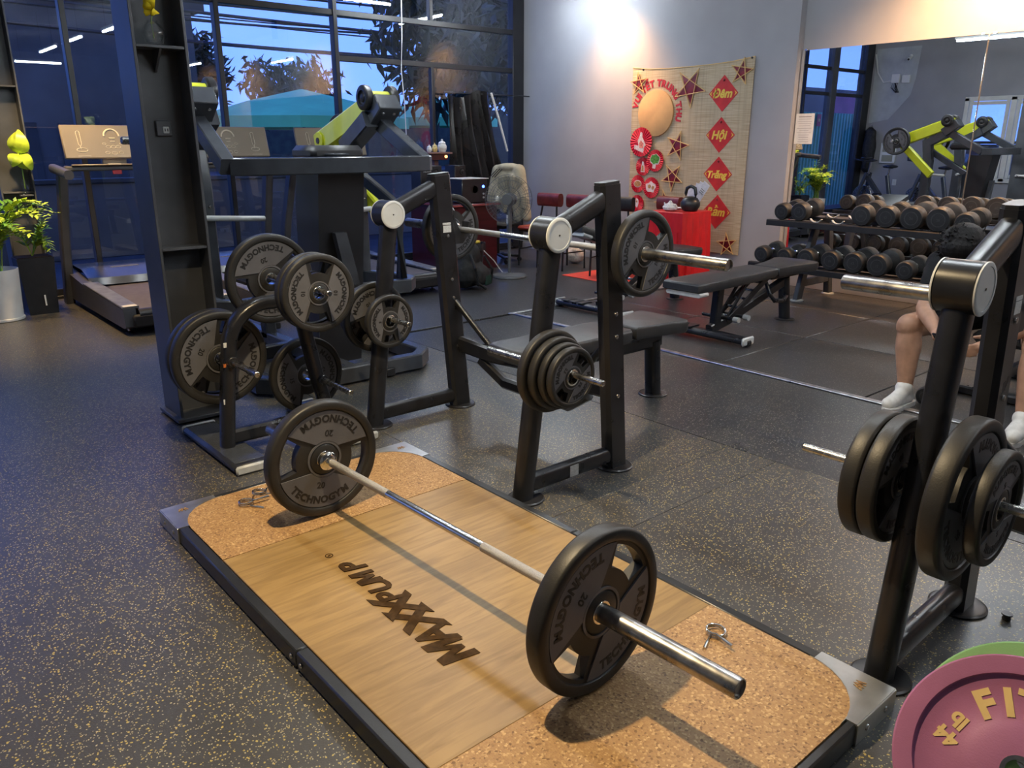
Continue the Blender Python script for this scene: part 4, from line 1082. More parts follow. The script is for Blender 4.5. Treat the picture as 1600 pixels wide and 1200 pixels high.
# ================================================================ WEIGHT TREE
tr = thing('weight_tree', 'black arched weight tree loaded with grey faced plates', 'weight rack', (1.5, 3.56, 0))
for sx_, x0, x1 in ((-1, 1.160, 1.330), (1, 1.715, 1.885)):
    b = MB(); b.box(((x0 + x1) / 2, 3.585, 0.022), (x1 - x0, 0.68, 0.04), 0.014)
    b.build('base_foot', 'dark_shroud', tr, True)
    g = MB(); g.box(((x0 + x1) / 2, 3.585, 0.0425), (x1 - x0 - 0.03, 0.60, 0.004), 0.001); g.build('foot_plate', 'grey_metal', tr, True)
    for yy in (3.238, 3.932): MB().box(((x0 + x1) / 2, yy, 0.023), (x1 - x0, 0.018, 0.042), 0.008).build('foot_cap', 'cap_grey', tr, True)
MB().beam([(1.25, 3.52, 0.085), (1.80, 3.52, 0.085)], 0.05, 0.07, 0.012).build('cross_bar', 'black_metal', tr, True)
arch = [(1.235, 3.52, 0.04), (1.262, 3.52, 0.30), (1.29, 3.52, 0.50)]
for k in range(1, 9):
    a = PI - (PI / 2 + 0.15) * k / 8; arch.append((1.29 + 0.20 + 0.20 * math.cos(a), 3.52, 0.50 + 0.20 * math.sin(a)))
arch += [(1.62, 3.52, 0.70)]
MB().oval(arch, 0.062, 0.085, (0, 1, 0)).build('arch_tube', 'black_metal', tr, True)
MB().oval([(1.775, 3.52, 0.04), (1.715, 3.52, 0.30), (1.655, 3.52, 0.62), (1.63, 3.52, 0.80)], 0.062, 0.085, (0, 1, 0)).build('post', 'black_metal', tr, True)
for (x, z, y0, y1) in ((1.285, 0.455, 3.20, 3.84), (1.725, 0.285, 3.19, 3.84), (1.638, 0.772, 3.17, 3.90)):
    MB().cyl((x, y0, z), (x, y1, z), 0.0135, 18, 0.003).build('peg', 'steel', tr, True)
    MB().cyl((x, 3.46, z), (x, 3.58, z), 0.026, 20, 0.003).build('peg_boss', 'black_metal', tr, True)
for (z, h_, mt_) in ((0.535, 0.022, 'sticker'), (0.27, 0.024, 'sticker'), (0.44, 0.016, 'orange_sticker')):
    x = 1.235 + 0.104 * z
    MB().box((x - 0.012, 3.488, z), (0.045, 0.003, h_)).build('sticker', mt_, tr, True)
g2 = 'plates stored on the weight tree'
plate((1.285, 3.635, 0.442), R20, T20, '20', 62, 'big grey faced 20 plate on the low weight tree peg beside the steel column', g2)
plate((1.285, 3.695, 0.442), R20, T20, '20', 95, 'second big plate behind the first on the low weight tree peg beside the steel column', g2)
plate((1.725, 3.655, 0.272), R20 * 0.88, T10, '15', 98, 'dark plate on the low weight tree peg, far from the steel column', g2)
plate((1.638, 3.285, 0.759), R10, T10, '10', 84, 'grey faced 10 plate at the front of the top weight tree peg', g2)
plate((1.638, 3.335, 0.759), R10, T10, '10', 92, '10 plate right behind the front one on the top weight tree peg', g2)
plate((1.638, 3.80, 0.759), R20, T20, '20', 18, 'big 20 plate on the far side of the top weight tree peg', g2)

# ================================================================ BUMPER PLATES
def bumper(center, nrm, R, T, mat, label, text):
    n = Vector(nrm).normalized(); x = Vector((0, 0, 1)).cross(n).normalized(); y = n.cross(x)
    b = thing('bumper_plate', label, 'bumper plate', mtx=frame_mtx(center, x, y, n))
    h = T / 2
    pr = [(0.026, h * .72), (0.075, h * .72), (0.078, h * .68), (0.43 * R, h * .66), (0.44 * R, h * .6), (0.80 * R, h * .6), (0.825 * R, h * .72), (0.835 * R, h * .98), (0.86 * R, h), (0.985 * R, h), (R, h * .82), (R, -h * .82), (0.985 * R, -h), (0.86 * R, -h), (0.80 * R, -h * .6), (0.026, -h * .6)]
    MB().ringlathe(pr, seg=96).build('plate_body', mat, b)
    MB().ringlathe([(0.0252, -h * .7), (0.034, -h * .7), (0.034, h * .76), (0.0252, h * .76)], seg=36).build('steel_bushing', 'chrome', b)
    if text:
        ink = MB()
        for c, a in (('F', 124), ('I', 106), ('T', 89)):
            a = math.radians(a); e = Vector((math.cos(a), math.sin(a), 0)); t = Vector((math.sin(a), -math.cos(a), 0))
            put_text(ink, c, frame_mtx(e * 0.475 * R + Vector((0, 0, h * .61)), t, e, (0, 0, 1)), 0.075, 0.003, 0.0035)
        d = Vector((-0.88, 0.47, 0)).normalized(); u = Vector((-d.y, d.x, 0))
        for tx_, cx_, cy_ in (('44', -0.134, 0.022), ('lb', -0.118, 0.060)):
            put_text(ink, tx_, frame_mtx(Vector((cx_, cy_, h * .61)) - u * 0.015, d, u, (0, 0, 1)), 0.043, 0.003, 0.0018)
        ink.build('lettering', 'bumper_cream', b)['kind'] = 'stuff'
    return b
bc = CAMP + ray(1590, 1212) * 1.60
nb = Vector((-0.70, -0.20, 0.62)).normalized()
bc.z = 0.23 * math.sqrt(1 - nb.z ** 2) + 0.026 * nb.z + 0.002
bumper(bc, nb, 0.23, 0.052, 'bumper_purple', 'purple bumper plate with cream lettering leaning near the platform corner', True)
c2 = bc - nb * 0.058 + Vector((0.03, -0.016, 0)); c2.z = bc.z
bumper(c2, nb, 0.23, 0.052, 'bumper_green', 'green bumper plate leaning behind the purple one', False)
k_ = thing('rubber_plug', 'small black rubber plug lying on the floor beside the bench rack foot', 'plug', onz(1572, 968, 0))
MB().lathe([(0.011, 0), (0.013, 0.004), (0.010, 0.014), (0.016, 0.018), (0.016, 0.022), (1e-4, 0.023)], (0, 0, 0), (0, 0, 1), 16).build('plug_body', 'black_plastic', k_)
# ================================================================ LIME PULLING MACHINE
mc = thing('plate_loaded_machine', 'grey plate loaded machine with lime levers and black rollers', 'gym machine', (2.29, 4.8, 0))
CXM = 2.29
for s_ in (-1, 1):
    hx = CXM + s_ * 0.60                                    # head centre
    # pivot head
    hm = TR(hx, 4.70, 1.60) @ RX(-38)
    MB().box((0, 0, 0), (0.17, 0.22, 0.115), 0.006, hm).build('pivot_head', 'grey_metal', mc, True)
    for bx, by in ((-0.04, -0.06), (0.04, -0.06), (0.0, 0.09)): MB().lathe([(0.011, 0), (0.010, 0.005), (1e-4, 0.007)], (bx, by, -0.0575), (0, 0, -1), 10, hm).build('bolt', 'bolt', mc, True)
    for xx in (-0.098, 0.098):
        sg = 1 if xx > 0 else -1
        c = Vector((hx + xx, 4.74, 1.69))
        MB().lathe([(0.035, -0.028), (0.066, -0.028), (0.078, -0.018), (0.080, 0.0), (0.078, 0.018), (0.066, 0.026), (0.046, 0.026), (0.043, 0.014), (0.03, 0.012), (0.022, 0.022), (1e-4, 0.027)], c, (sg, 0, 0), 32).build('roller', 'black_plastic', mc, True)
    MB().cyl((hx - 0.075, 4.74, 1.69), (hx + 0.075, 4.74, 1.69), 0.045, 24).build('roller_axle', 'lime_paint', mc, True)
    lx = hx - s_ * 0.02
    # upper lime link and lower lime lever
    MB().beam([(lx, 4.78, 1.645), (lx - s_ * 0.04, 5.46, 1.40)], 0.085, 0.15, 0.012).build('upper_lever', 'lime_paint', mc, True)
    MB().cyl((lx - s_ * 0.09, 5.40, 1.425), (lx + s_ * 0.03, 5.40, 1.425), 0.062, 24, 0.004).build('lever_knuckle', 'lime_paint', mc, True)
    for q in (-0.095, 0.035):
        MB().cyl((lx + s_ * q, 5.40, 1.425), (lx + s_ * (q + 0.006), 5.40, 1.425), 0.022, 18).build('knuckle_cap', 'black_plastic', mc, True)
    MB().beam([(lx - s_ * 0.04, 5.40, 1.41), (2.92 if s_ > 0 else lx - 0.01, 4.88, 0.97)], 0.055, 0.11, 0.012).build('lower_lever', 'lime_paint', mc, True)
    hx0 = 2.90 if s_ > 0 else lx - s_ * 0.03
    MB().cyl((hx0, 4.90, 0.975), (hx0 - s_ * 0.36, 4.86, 0.955), 0.017, 16, 0.004).build('handle', 'white_plastic', mc, True)
    # plate horn
    MB().cyl((lx + s_ * 0.03, 5.40, 1.425), (lx + s_ * 0.25, 5.40, 1.425), 0.0235, 20, 0.004).build('plate_horn', 'steel', mc, True)
    MB().cyl((lx + s_ * 0.03, 5.40, 1.425), (lx + s_ * 0.06, 5.40, 1.425), 0.05, 24, 0.004).build('horn_flange', 'black_metal', mc, True)
    # bent support post
    px_ = CXM + s_ * 0.535
    MB().beam([(px_, 4.72, 1.56), (px_, 5.02, 1.40), (px_, 4.98, 1.15), (px_, 4.98, 0.08)], 0.12, 0.11, 0.008, (0, 1, 0.2)).build('side_post', 'grey_metal', mc, True)
    for bx in (-0.03, 0.03): MB().lathe([(0.010, 0), (0.009, 0.004), (1e-4, 0.006)], (px_ + bx, 4.922, 1.04), (0, -1, 0), 10).build('bolt', 'bolt', mc, True)
    # top frame arm, strut down to the tower
    MB().beam([(CXM + s_ * 0.63, 4.26, 1.29), (hx, 4.74, 1.545)], 0.075, 0.092, 0.006).build('top_arm', 'grey_metal', mc, True)
    if s_ > 0: MB().beam([(2.76, 4.96, 1.27), (2.84, 4.46, 1.0), (2.84, 4.46, 0.55)], 0.05, 0.075, 0.008).build('strut', 'grey_metal', mc, True)
    # storage frame arm
    MB().beam([(CXM + s_ * 0.50, 5.05, 0.50), (CXM + s_ * 0.66, 4.72, 0.50), (CXM + s_ * 0.66, 4.52, 0.50), (CXM + s_ * 0.58, 4.44, 0.50), (CXM + s_ * 0.1, 4.50, 0.50)], 0.06, 0.09, 0.008).build('storage_frame', 'grey_metal', mc, True)
    MB().cyl((CXM + s_ * 0.50, 4.62, 0.50), (CXM + s_ * 0.50, 4.62, 0.42), 0.012, 10).build('storage_pin', 'steel', mc, True)
MB().beam([(CXM - 0.60, 4.28, 1.29), (CXM - 0.48, 4.20, 1.29), (CXM + 0.58, 4.20, 1.29), (CXM + 0.65, 4.28, 1.29)], 0.075, 0.092, 0.006).build('top_frame_bar', 'grey_metal', mc, True)
# central tower, shroud plates, chest pad, seat
tw = MB(); tw.prism([(4.28, 1.24), (4.56, 1.24), (4.60, 1.05), (4.66, 0.06), (4.44, 0.06), (4.36, 0.60)], ((0, 0, 0), (0, 1, 0), (0, 0, 1), (1, 0, 0)), CXM - 0.10, CXM + 0.20)
tw.build('tower', 'dark_shroud', mc, True)
MB().prism([(2.27, 0.90), (2.345, 0.90), (2.42, 0.58), (2.335, 0.58)], ((0, 4.27, 0), (1, 0, 0), (0, 0, 1), (0, 1, 0)), 0, 0.05).build('side_plate', 'grey_metal', mc, True)
MB().box((CXM + 0.17, 4.66, 1.352), (0.36, 0.30, 0.09), 0.03).build('chest_pad', 'pad_black', mc, True)
MB().box((CXM + 0.12, 4.45, 1.345), (0.10, 0.12, 0.012), 0.003).build('pad_plate', 'grey_metal', mc, True)
MB().box((CXM, 5.45, 0.50), (0.36, 0.40, 0.09), 0.035).build('seat_pad', 'pad_black', mc, True)
MB().beam([(CXM, 5.45, 0.46), (CXM, 5.40, 0.06)], 0.08, 0.10, 0.01, (0, 1, 0)).build('seat_post', 'grey_metal', mc, True)
# floor frame
MB().beam([(CXM - 0.55, 5.02, 0.06), (CXM - 0.55, 4.30, 0.06), (CXM - 0.45, 4.18, 0.06), (CXM + 0.45, 4.16, 0.06), (CXM + 0.56, 4.26, 0.06), (CXM + 0.56, 5.02, 0.06)], 0.075, 0.10, 0.008).build('floor_frame', 'grey_metal', mc, True)
MB().beam([(CXM - 0.55, 5.0, 0.06), (CXM + 0.55, 5.0, 0.06)], 0.07, 0.09, 0.008).build('floor_cross', 'grey_metal', mc, True)
MB().beam([(CXM, 4.2, 0.055), (CXM, 5.75, 0.055)], 0.08, 0.09, 0.008).build('floor_spine', 'grey_metal', mc, True)
MB().box((CXM + 0.22, 4.12, 0.035), (0.06, 0.03, 0.05), 0.004).build('foot_bracket', 'black_metal', mc, True)
pl = MB(); pl.box((CXM, 5.9, 0.05), (0.5, 0.3, 0.06), 0.01); pl.build('foot_plate', 'dark_shroud', mc, True)
plate((CXM + 0.60 - 0.02 + 0.10, 5.40, 1.4225), R10 * 1.05, 0.05, '10', 70, 'black plate on the lime machine horn, seen large in the mirror', 'plates on the lime machine', axis='x')
plate((CXM - 0.60 + 0.02 - 0.10, 5.40, 1.4225), R10 * 1.05, 0.05, '10', 20, 'black plate on the lime machine horn behind the steel column', 'plates on the lime machine', axis='x')
g3 = thing('weight_plate_stand', 'x', 'x') if False else None
plate((2.791, 4.735, 0.175), R10 * 0.97, T10, '10', 40, 'dark plate standing inside the floor frame of the lime machine', 'plates on the lime machine', axis='x')

# ================================================================ TREADMILLS
def treadmill(cx, y0, label, cons='console_brown'):
    t = thing('treadmill', label, 'treadmill', (cx, y0, 0))
    W = 0.43
    for s_ in (-1, 1):
        MB().prism([(0.0, 0.07), (0.05, 0.05), (1.75, 0.05), (1.90, 0.10), (1.90, 0.30), (1.15, 0.235), (0.02, 0.20)], ((s_ * (W - 0.04), 0, 0), (0, 1, 0), (0, 0, 1), (1, 0, 0)), -0.045, 0.045).build('side_skirt', 'tread_side', t)
        MB().beam([(s_ * (W - 0.055), 0.03, 0.212), (s_ * (W - 0.055), 1.18, 0.246)], 0.12, 0.018, 0.004).build('foot_rail', 'tread_rail', t)
        MB().box((s_ * (W - 0.055), 0.06, 0.2215), (0.1, 0.07, 0.004)).build('rail_label', 'console_print', t)
        MB().beam([(s_ * (W + 0.02), 1.74, 0.0), (s_ * (W - 0.0), 1.62, 0.60), (s_ * (W - 0.02), 1.42, 1.17)], 0.075, 0.11, 0.012, (0, 1, 0)).build('upright', 'tread_side', t)
        MB().oval([(s_ * (W + 0.02), 1.52, 1.20), (s_ * (W + 0.02), 0.98, 1.16)], 0.07, 0.075).build('hand_rail', 'tread_side', t)
        MB().cyl((s_ * (W - 0.05), 0.14, 0), (s_ * (W - 0.05), 0.14, 0.09), 0.012, 10).build('level_foot', 'steel', t)
        MB().lathe([(0.028, 0), (0.028, 0.008), (0.012, 0.014)], (s_ * (W - 0.05), 0.14, 0), (0, 0, 1), 14).build('foot_pad', 'black_plastic', t)
    MB().box((0, 0.62, 0.192), (2 * W - 0.22, 1.22, 0.014), 0.003).build('running_belt', 'belt_rubber', t)
    MB().box((0, 0.8, 0.13), (2 * W - 0.2, 1.5, 0.10), 0.004).build('deck', 'satin_black', t)
    MB().cyl((-W + 0.1, 0.02, 0.15), (W - 0.1, 0.02, 0.15), 0.05, 18).build('rear_roller', 'black_plastic', t)
    MB().box((0, -0.01, 0.11), (2 * W - 0.1, 0.05, 0.10), 0.015).build('rear_cap', 'satin_black', t)
    # motor cover with a curved front edge
    cv = MB(); vs_ = []; fs = []; n = 12
    for i in range(n + 1):
        u = -1 + 2 * i / n; yb = 1.24 + 0.05 * u * u
        for (yy, z) in ((yb, 0.21), (yb + 0.03, 0.27), (yb + 0.22, 0.325), (1.86, 0.33), (1.92, 0.24)): vs_.append((u * (W - 0.07), yy, z))
    for i in range(n):
        for k in range(4): fs.append([i * 5 + k, i * 5 + k + 1, (i + 1) * 5 + k + 1, (i + 1) * 5 + k])
    cv.add(vs_, fs); cv.build('motor_cover', 'tread_cover', t)
    MB().box((0.0, 1.50, 0.327), (0.24, 0.05, 0.004)).build('cover_label', 'tread_rail', t)
    # handle bridge and console
    MB().box((0, 1.36, 1.20), (2 * W - 0.06, 0.10, 0.045), 0.012).build('bridge', 'tread_side', t)
    MB().box((0, 1.31, 1.228), (2 * W - 0.16, 0.05, 0.012), 0.004).build('bridge_trim', cons, t)
    MB().box((-0.02, 1.28, 1.234), (0.10, 0.03, 0.008)).build('key_label', 'console_print', t)
    MB().box((-0.0, 1.305, 1.165), (0.075, 0.012, 0.035), 0.003).build('stop_key', 'basket_red', t)
    MB().box((0, 1.36, 1.25), (0.2, 0.06, 0.06), 0.008).build('console_neck', cons, t)
    mt = TR(0, 1.34, 1.415) @ RX(-16)
    cn = MB(); cn.box((0, 0, 0), (0.78, 0.028, 0.285), 0.008, mt); con = cn.build('console', cons, t)
    pr = MB(); F = lambda u, v: mt @ Vector((u, -0.0155, v))
    def ln(pts, w=0.006, cl=False):
        q = [F(a, b) for a, b in pts]; pr.tube(q, w / 2, 6, cl)
    for sx in (-0.24, 0.26):
        ln([(sx - 0.02 + 0.014 * math.cos(k * PI / 8), 0.075 + 0.014 * math.sin(k * PI / 8)) for k in range(9)] + [(sx - 0.03, -0.02), (sx - 0.018, -0.045), (sx - 0.004, -0.02)], 0.005, True)
        ln([(sx - 0.018, -0.045), (sx - 0.014, -0.062)], 0.005)
        ln([(sx - 0.01 + 0.042 * math.cos(k * PI / 8), -0.072 + 0.017 * math.sin(k * PI / 8)) for k in range(16)], 0.006, True)
        ln([(sx - 0.05, -0.122), (sx + 0.05, -0.122)], 0.003)
    ln([(0.06 * math.cos(k * PI / 12), 0.045 + 0.06 * math.sin(k * PI / 12)) for k in range(13)], 0.016)
    ln([(-0.024, 0.028), (0.024, 0.028)], 0.012); ln([(-0.02, 0.0), (0.02, 0.0)], 0.008)
    for cx_, cz, w, h_ in ((-0.04, -0.045, 0.02, 0.012), (0, -0.045, 0.02, 0.012), (0.04, -0.045, 0.02, 0.012), (-0.055, -0.095, 0.018, 0.012), (0, -0.1, 0.022, 0.014), (0.055, -0.095, 0.018, 0.012), (-0.07, -0.02, 0.016, 0.008), (0.07, -0.02, 0.016, 0.008)):
        ln([(cx_ + w * math.cos(k * PI / 6), cz + h_ * math.sin(k * PI / 6)) for k in range(12)], 0.004, True)
    p_ = pr.build('console_print', 'console_print', con); p_['kind'] = 'stuff'
    return t
treadmill(2.0, 6.34, 'grey treadmill with a gold console, between plant pot and steel column')
treadmill(3.02, 6.34, 'grey treadmill with a brown console behind the lime machine', 'console_brown')
treadmill(4.10, 6.34, 'treadmill behind the lime machine, next to the backpack', 'console_brown')

# ================================================================ ADJUSTABLE BENCHES
def adj_bench(dx, dy, label, inc=0.0):
    b = thing('adjustable_bench', label, 'bench', (5.2 + dx, 3.44 + dy, 0))
    L = lambda x, y, z: Vector((x - 5.2, y - 3.44, z))
    Yc = 3.44
    MB().oval([L(4.87, 3.10, 0.045), L(4.87, 3.90, 0.045)], 0.12, 0.055).build('front_foot_bar', 'black_metal', b)
    for yy, q in ((3.10, -1), (3.90, 1)):
        MB().box(L(4.87, yy + q * 0.006, 0.045), (0.14, 0.022, 0.062), 0.01).build('foot_cap', 'cap_white', b)
    for k in range(3): MB().box(L(4.87, 3.60 + 0.09 * k, 0.075), (0.13, 0.075, 0.012), 0.004).build('foot_tread', 'pad_black', b)
    for q in (-1, 1):
        MB().cyl(L(4.87 - 0.02, Yc - 0.34 if q < 0 else Yc + 0.46, 0.03), L(4.87 + 0.02, Yc - 0.34 if q < 0 else Yc + 0.46, 0.03), 0.028, 14).build('wheel', 'black_plastic', b)
    MB().beam([L(4.88, Yc, 0.07), L(5.10, Yc, 0.11), L(5.86, Yc, 0.33)], 0.055, 0.07, 0.008).build('spine', 'black_metal', b)
    MB().beam([L(4.95, Yc, 0.10), L(4.97, Yc, 0.40)], 0.06, 0.075, 0.008, (1, 0, 0)).build('front_post', 'black_metal', b)
    for q in (-0.06, 0.06):
        MB().beam([L(5.02, Yc + q, 0.12), L(5.52, Yc + q, 0.40)], 0.012, 0.05, 0.003).build('ladder_rail', 'black_metal', b)
        MB().beam([L(5.30, Yc + q * 0.6, 0.40), L(5.05, Yc + q * 0.6, 0.14)], 0.012, 0.03, 0.003).build('prop_arm', 'black_metal', b)
    for k in range(5):
        u = 0.12 + 0.19 * k; p = L(5.02 + 0.5 * u, Yc, 0.12 + 0.28 * u)
        MB().cyl(p + Vector((0, -0.055, 0)), p + Vector((0, 0.055, 0)), 0.011, 10).build('ladder_rung', 'steel', b)
    for xx, zz in ((5.0, 0.15), (5.13, 0.15)):
        MB().cyl(L(xx, Yc - 0.15, zz), L(xx, Yc + 0.15, zz), 0.014, 12).build('adjuster_bar', 'black_metal', b)
        MB().cyl(L(xx, Yc - 0.175, zz), L(xx, Yc - 0.13, zz), 0.021, 14).build('adjuster_knob', 'cap_grey', b)
    MB().oval([L(5.86, Yc, 0.36), L(5.93, Yc, 0.0)], 0.085, 0.08, (1, 0, 0)).build('rear_leg', 'black_metal', b)
    MB().lathe([(0.08, 0), (0.08, 0.006), (0.07, 0.012), (1e-4, 0.012)], L(5.93, Yc, 0), (0, 0, 1), 26).build('rubber_foot', 'black_plastic', b)
    MB().tube([L(5.52, Yc - 0.05, 0.36), L(5.50, Yc - 0.10, 0.28), L(5.55, Yc - 0.12, 0.22), L(5.68, Yc - 0.12, 0.205), L(5.82, Yc - 0.06, 0.22), L(5.88, Yc, 0.22)], 0.016, 12).build('carry_handle', 'black_metal', b)
    def pad(poly, z0, z1, tilt, nm, pv):
        n = len(poly); e = 0.014; vs_ = []; fs = []
        cx = sum(p[0] for p in poly) / n; cy = sum(p[1] for p in poly) / n
        lv = ((z0, 0.955), (z0 + e, 1), (z1 - e, 1), (z1 - 0.004, 0.975), (z1, 0.93))
        for z, k in lv:
            for (x, y) in poly:
                p = L(cx + (x - cx) * k, cy + (y - cy) * k, z); p.z += (p.x - pv) * tilt; vs_.append(p)
        for i in range(len(lv) - 1):
            for k in range(n): fs.append([i * n + k, i * n + (k + 1) % n, (i + 1) * n + (k + 1) % n, (i + 1) * n + k])
        fs.append(list(range(n))); fs.append([(len(lv) - 1) * n + k for k in range(n)])
        MB().add(vs_, fs).build(nm, 'pad_black', b)
    pad([(4.50, Yc - 0.155), (4.53, Yc - 0.165), (5.0, Yc - 0.16), (5.52, Yc - 0.14), (5.56, Yc - 0.12), (5.56, Yc + 0.12), (5.52, Yc + 0.14), (5.0, Yc + 0.16), (4.53, Yc + 0.165), (4.50, Yc + 0.155)], 0.405, 0.475, 0.01 - inc, 'back_pad', -0.2 if inc == 0 else 0.36)
    pad([(5.58, Yc - 0.12), (5.74, Yc - 0.135), (5.90, Yc - 0.17), (6.00, Yc - 0.20), (6.06, Yc - 0.18), (6.08, Yc - 0.05), (6.08, Yc + 0.05), (6.06, Yc + 0.18), (6.00, Yc + 0.20), (5.90, Yc + 0.17), (5.74, Yc + 0.135), (5.58, Yc + 0.12)], 0.405, 0.475, 0.03, 'seat_pad', 0.38)
    zi = lambda x: (5.56 - x) * inc
    MB().beam([L(4.51, Yc - 0.02, 0.39 + zi(4.51)), L(4.61, Yc - 0.02, 0.39 + zi(4.61))], 0.30, 0.03, 0.01).build('pad_guard', 'cap_grey', b)
    MB().beam([L(4.55, Yc, 0.395 + zi(4.55)), L(5.45, Yc, 0.395 + zi(5.45))], 0.1, 0.02, 0.004).build('pad_frame', 'black_metal', b)
    if inc: MB().beam([L(4.97, Yc, 0.38), L(5.0, Yc, 0.39 + zi(5.0))], 0.05, 0.05, 0.006, (1, 0, 0)).build('back_prop', 'black_metal', b)
    MB().box(L(5.80, Yc, 0.385), (0.4, 0.1, 0.03), 0.004).build('pad_frame', 'black_metal', b)
    return b
adj_bench(0, 0, 'black adjustable bench in full view, between dumbbell rack and bench press')
adj_bench(0.02, 1.16, 'black adjustable bench with raised backrest beside the red cloth table', 0.31)

# ================================================================ DUMBBELL RACK
rk = thing('dumbbell_rack', 'black two tier dumbbell rack standing under the mirror', 'dumbbell rack', (7.0, 3.1, 0))
RY0, RY1 = 1.72, 4.26
def tray(xf, zf, xb, zb, tier):
    y9 = RY1 - 0.13 * tier
    for x, z, nm in ((xf, zf, 'front_rail'), (xb, zb, 'back_rail')):
        MB().beam([(x, RY0 if tier else RY0, z), (x, y9, z)], 0.05, 0.035, 0.004).build(nm, 'satin_black', rk, True)
    d = Vector((xb - xf, 0, zb - zf)); 
    MB().box(((xf + xb) / 2, (RY0 + y9) / 2, (zf + zb) / 2 - 0.02), (xb - xf, y9 - RY0, 0.006), 0.001).build('tray_plate', 'satin_black', rk, True)
    MB().box((xf - 0.028, (RY0 + y9) / 2, zf - 0.012), (0.008, y9 - RY0, 0.05), 0.002).build('tray_lip', 'satin_black', rk, True)
tray(6.66, 0.714, 6.95, 0.737, 1)
tray(6.62, 0.314, 6.91, 0.337, 0)
for yy in (3.802, 2.05):
    MB().beam([(6.74, yy, 0.0), (6.86, yy, 0.44), (6.97, yy, 0.722)], 0.046, 0.09, 0.006, (1, 0, 0)).build('front_leg', 'grey_metal', rk, True)
    MB().beam([(7.30, yy, 0.0), (7.16, yy, 0.75)], 0.06, 0.07, 0.006, (1, 0, 0)).build('rear_leg', 'grey_metal', rk, True)
    MB().beam([(6.80, yy, 0.16), (7.25, yy, 0.16)], 0.045, 0.07, 0.006).build('leg_tie', 'grey_metal', rk, True)
    MB().beam([(6.62, yy, 0.285), (7.22, yy, 0.32)], 0.045, 0.045, 0.005).build('tray_arm', 'satin_black', rk, True)
    MB().beam([(6.66, yy, 0.685), (7.18, yy, 0.72)], 0.045, 0.045, 0.005).build('tray_arm', 'satin_black', rk, True)
    for x in (6.74, 7.30): MB().lathe([(0.06, 0), (0.06, 0.008), (0.04, 0.014)], (x, yy, 0), (0, 0, 1), 20).build('foot_disc', 'cap_grey', rk, True)
TOPY = [4.0, 3.825, 3.25, 3.04, 2.835, 2.625, 2.425]
LOWY = [4.145, 3.905, 3.69, 3.46, 3.25, 3.04, 2.81, 2.58, 2.36]
def saddle(x, y, z):
    pts = [Vector((x, y + 0.065 * math.sin(a), z + 0.065 * (1 - math.cos(a)))) for a in [math.radians(-55 + 11 * k) for k in range(11)]]
    MB().beam(pts, 0.03, 0.006, 0.001, (0, 0, 1)).build('saddle', 'cap_grey', rk, True)
for y in (3.655, 3.45): saddle(6.66, y, 0.735); saddle(6.95, y, 0.758)
def dumbbell_mesh(r):
    hd = MB(); hl = 0.095
    hd.lathe([(0.02, 0), (r * .86, 0.0), (r * .97, 0.008), (r, 0.022), (r, hl - 0.022), (r * .97, hl - 0.010), (r * .88, hl), (r * .84, hl), (r * .82, hl - 0.004), (1e-4, hl - 0.004)], (0, 0, 0), (1, 0, 0), 36)
    fc = MB(); fc.lathe([(r * .83, 0), (r * .83, 0.0025), (r * .74, 0.0035), (1e-4, 0.0035)], (hl - 0.0045, 0, 0), (1, 0, 0), 36)
    rg = MB(); rg.ringlathe([(r * .50, 0), (r * .56, 0), (r * .56, 0.0015), (r * .50, 0.0015)], (hl - 0.001, 0, 0), (1, 0, 0), 30)
    hn = MB(); hn.lathe([(0.024, -0.068), (0.024, -0.052), (0.0150, -0.048), (0.0165, -0.02), (0.0175, 0), (0.0165, 0.02), (0.0150, 0.048), (0.024, 0.052), (0.024, 0.068)], (0, 0, 0), (1, 0, 0), 20)
    res = []
    for nm, mb, mt in (('head', hd, 'db_rubber'), ('end_face', fc, 'db_face'), ('face_ring', rg, 'db_ring'), ('handle', hn, 'chrome')):
        me = mb.mesh(nm); me.materials.append(MAT[mt]); res.append(me)
    return res
DBM = {}
def dumbbell(x, y, z, r, num, label, group):
    if r not in DBM: DBM[r] = dumbbell_mesh(r)
    hd, fc, rg, hn = DBM[r]
    d = thing('dumbbell', label, 'dumbbell', group=group, mtx=TR(x, y, z) @ RY(-5.8) @ RX(random.uniform(-25, 25)))
    obj('handle', hn, d)
    for s_ in (1, -1):
        h = obj('head', hd, d); h.matrix_basis = (TR(0.062, 0, 0) if s_ > 0 else TR(-0.062, 0, 0) @ RZ(180))
        obj('end_face', fc, h); obj('face_ring', rg, h)
        key = ('n', num)
        if key not in DBM:
            ink = MB(); put_text(ink, num, frame_mtx((0.0955, 0, -0.010), (0, 1, 0), (0, 0, 1), (1, 0, 0)), 0.028, 0.001, 0.0004)
            me = ink.mesh('number'); me.materials.append(MAT['db_ring']); DBM[key] = me
        obj('number', DBM[key], h)
tl = ['top tier dumbbell at the tray end beside the blind wall', 'top tier dumbbell beside the two empty saddles, towards the tray end', 'top tier dumbbell right after the two empty saddles', 'second top tier dumbbell after the empty saddles', 'third top tier dumbbell after the empty saddles', 'fourth top tier dumbbell after the empty saddles, above the dark hair', 'smaller top tier dumbbell at the end of the row, beside the rack upright']
for k, y in enumerate(TOPY):
    r = (0.075, 0.084, 0.091, 0.091, 0.097, 0.099, 0.084)[k]
    dumbbell(6.805, y, 0.750 + r * 0.93, r, ('16', '18', '20', '22', '24', '26', '14')[k], 'brown black ' + tl[k], 'dumbbells on the top tier')
ll = ['at the tray end above the bench pad', 'second', 'third', 'fourth', 'fifth', 'sixth', 'seventh', 'eighth', 'ninth']
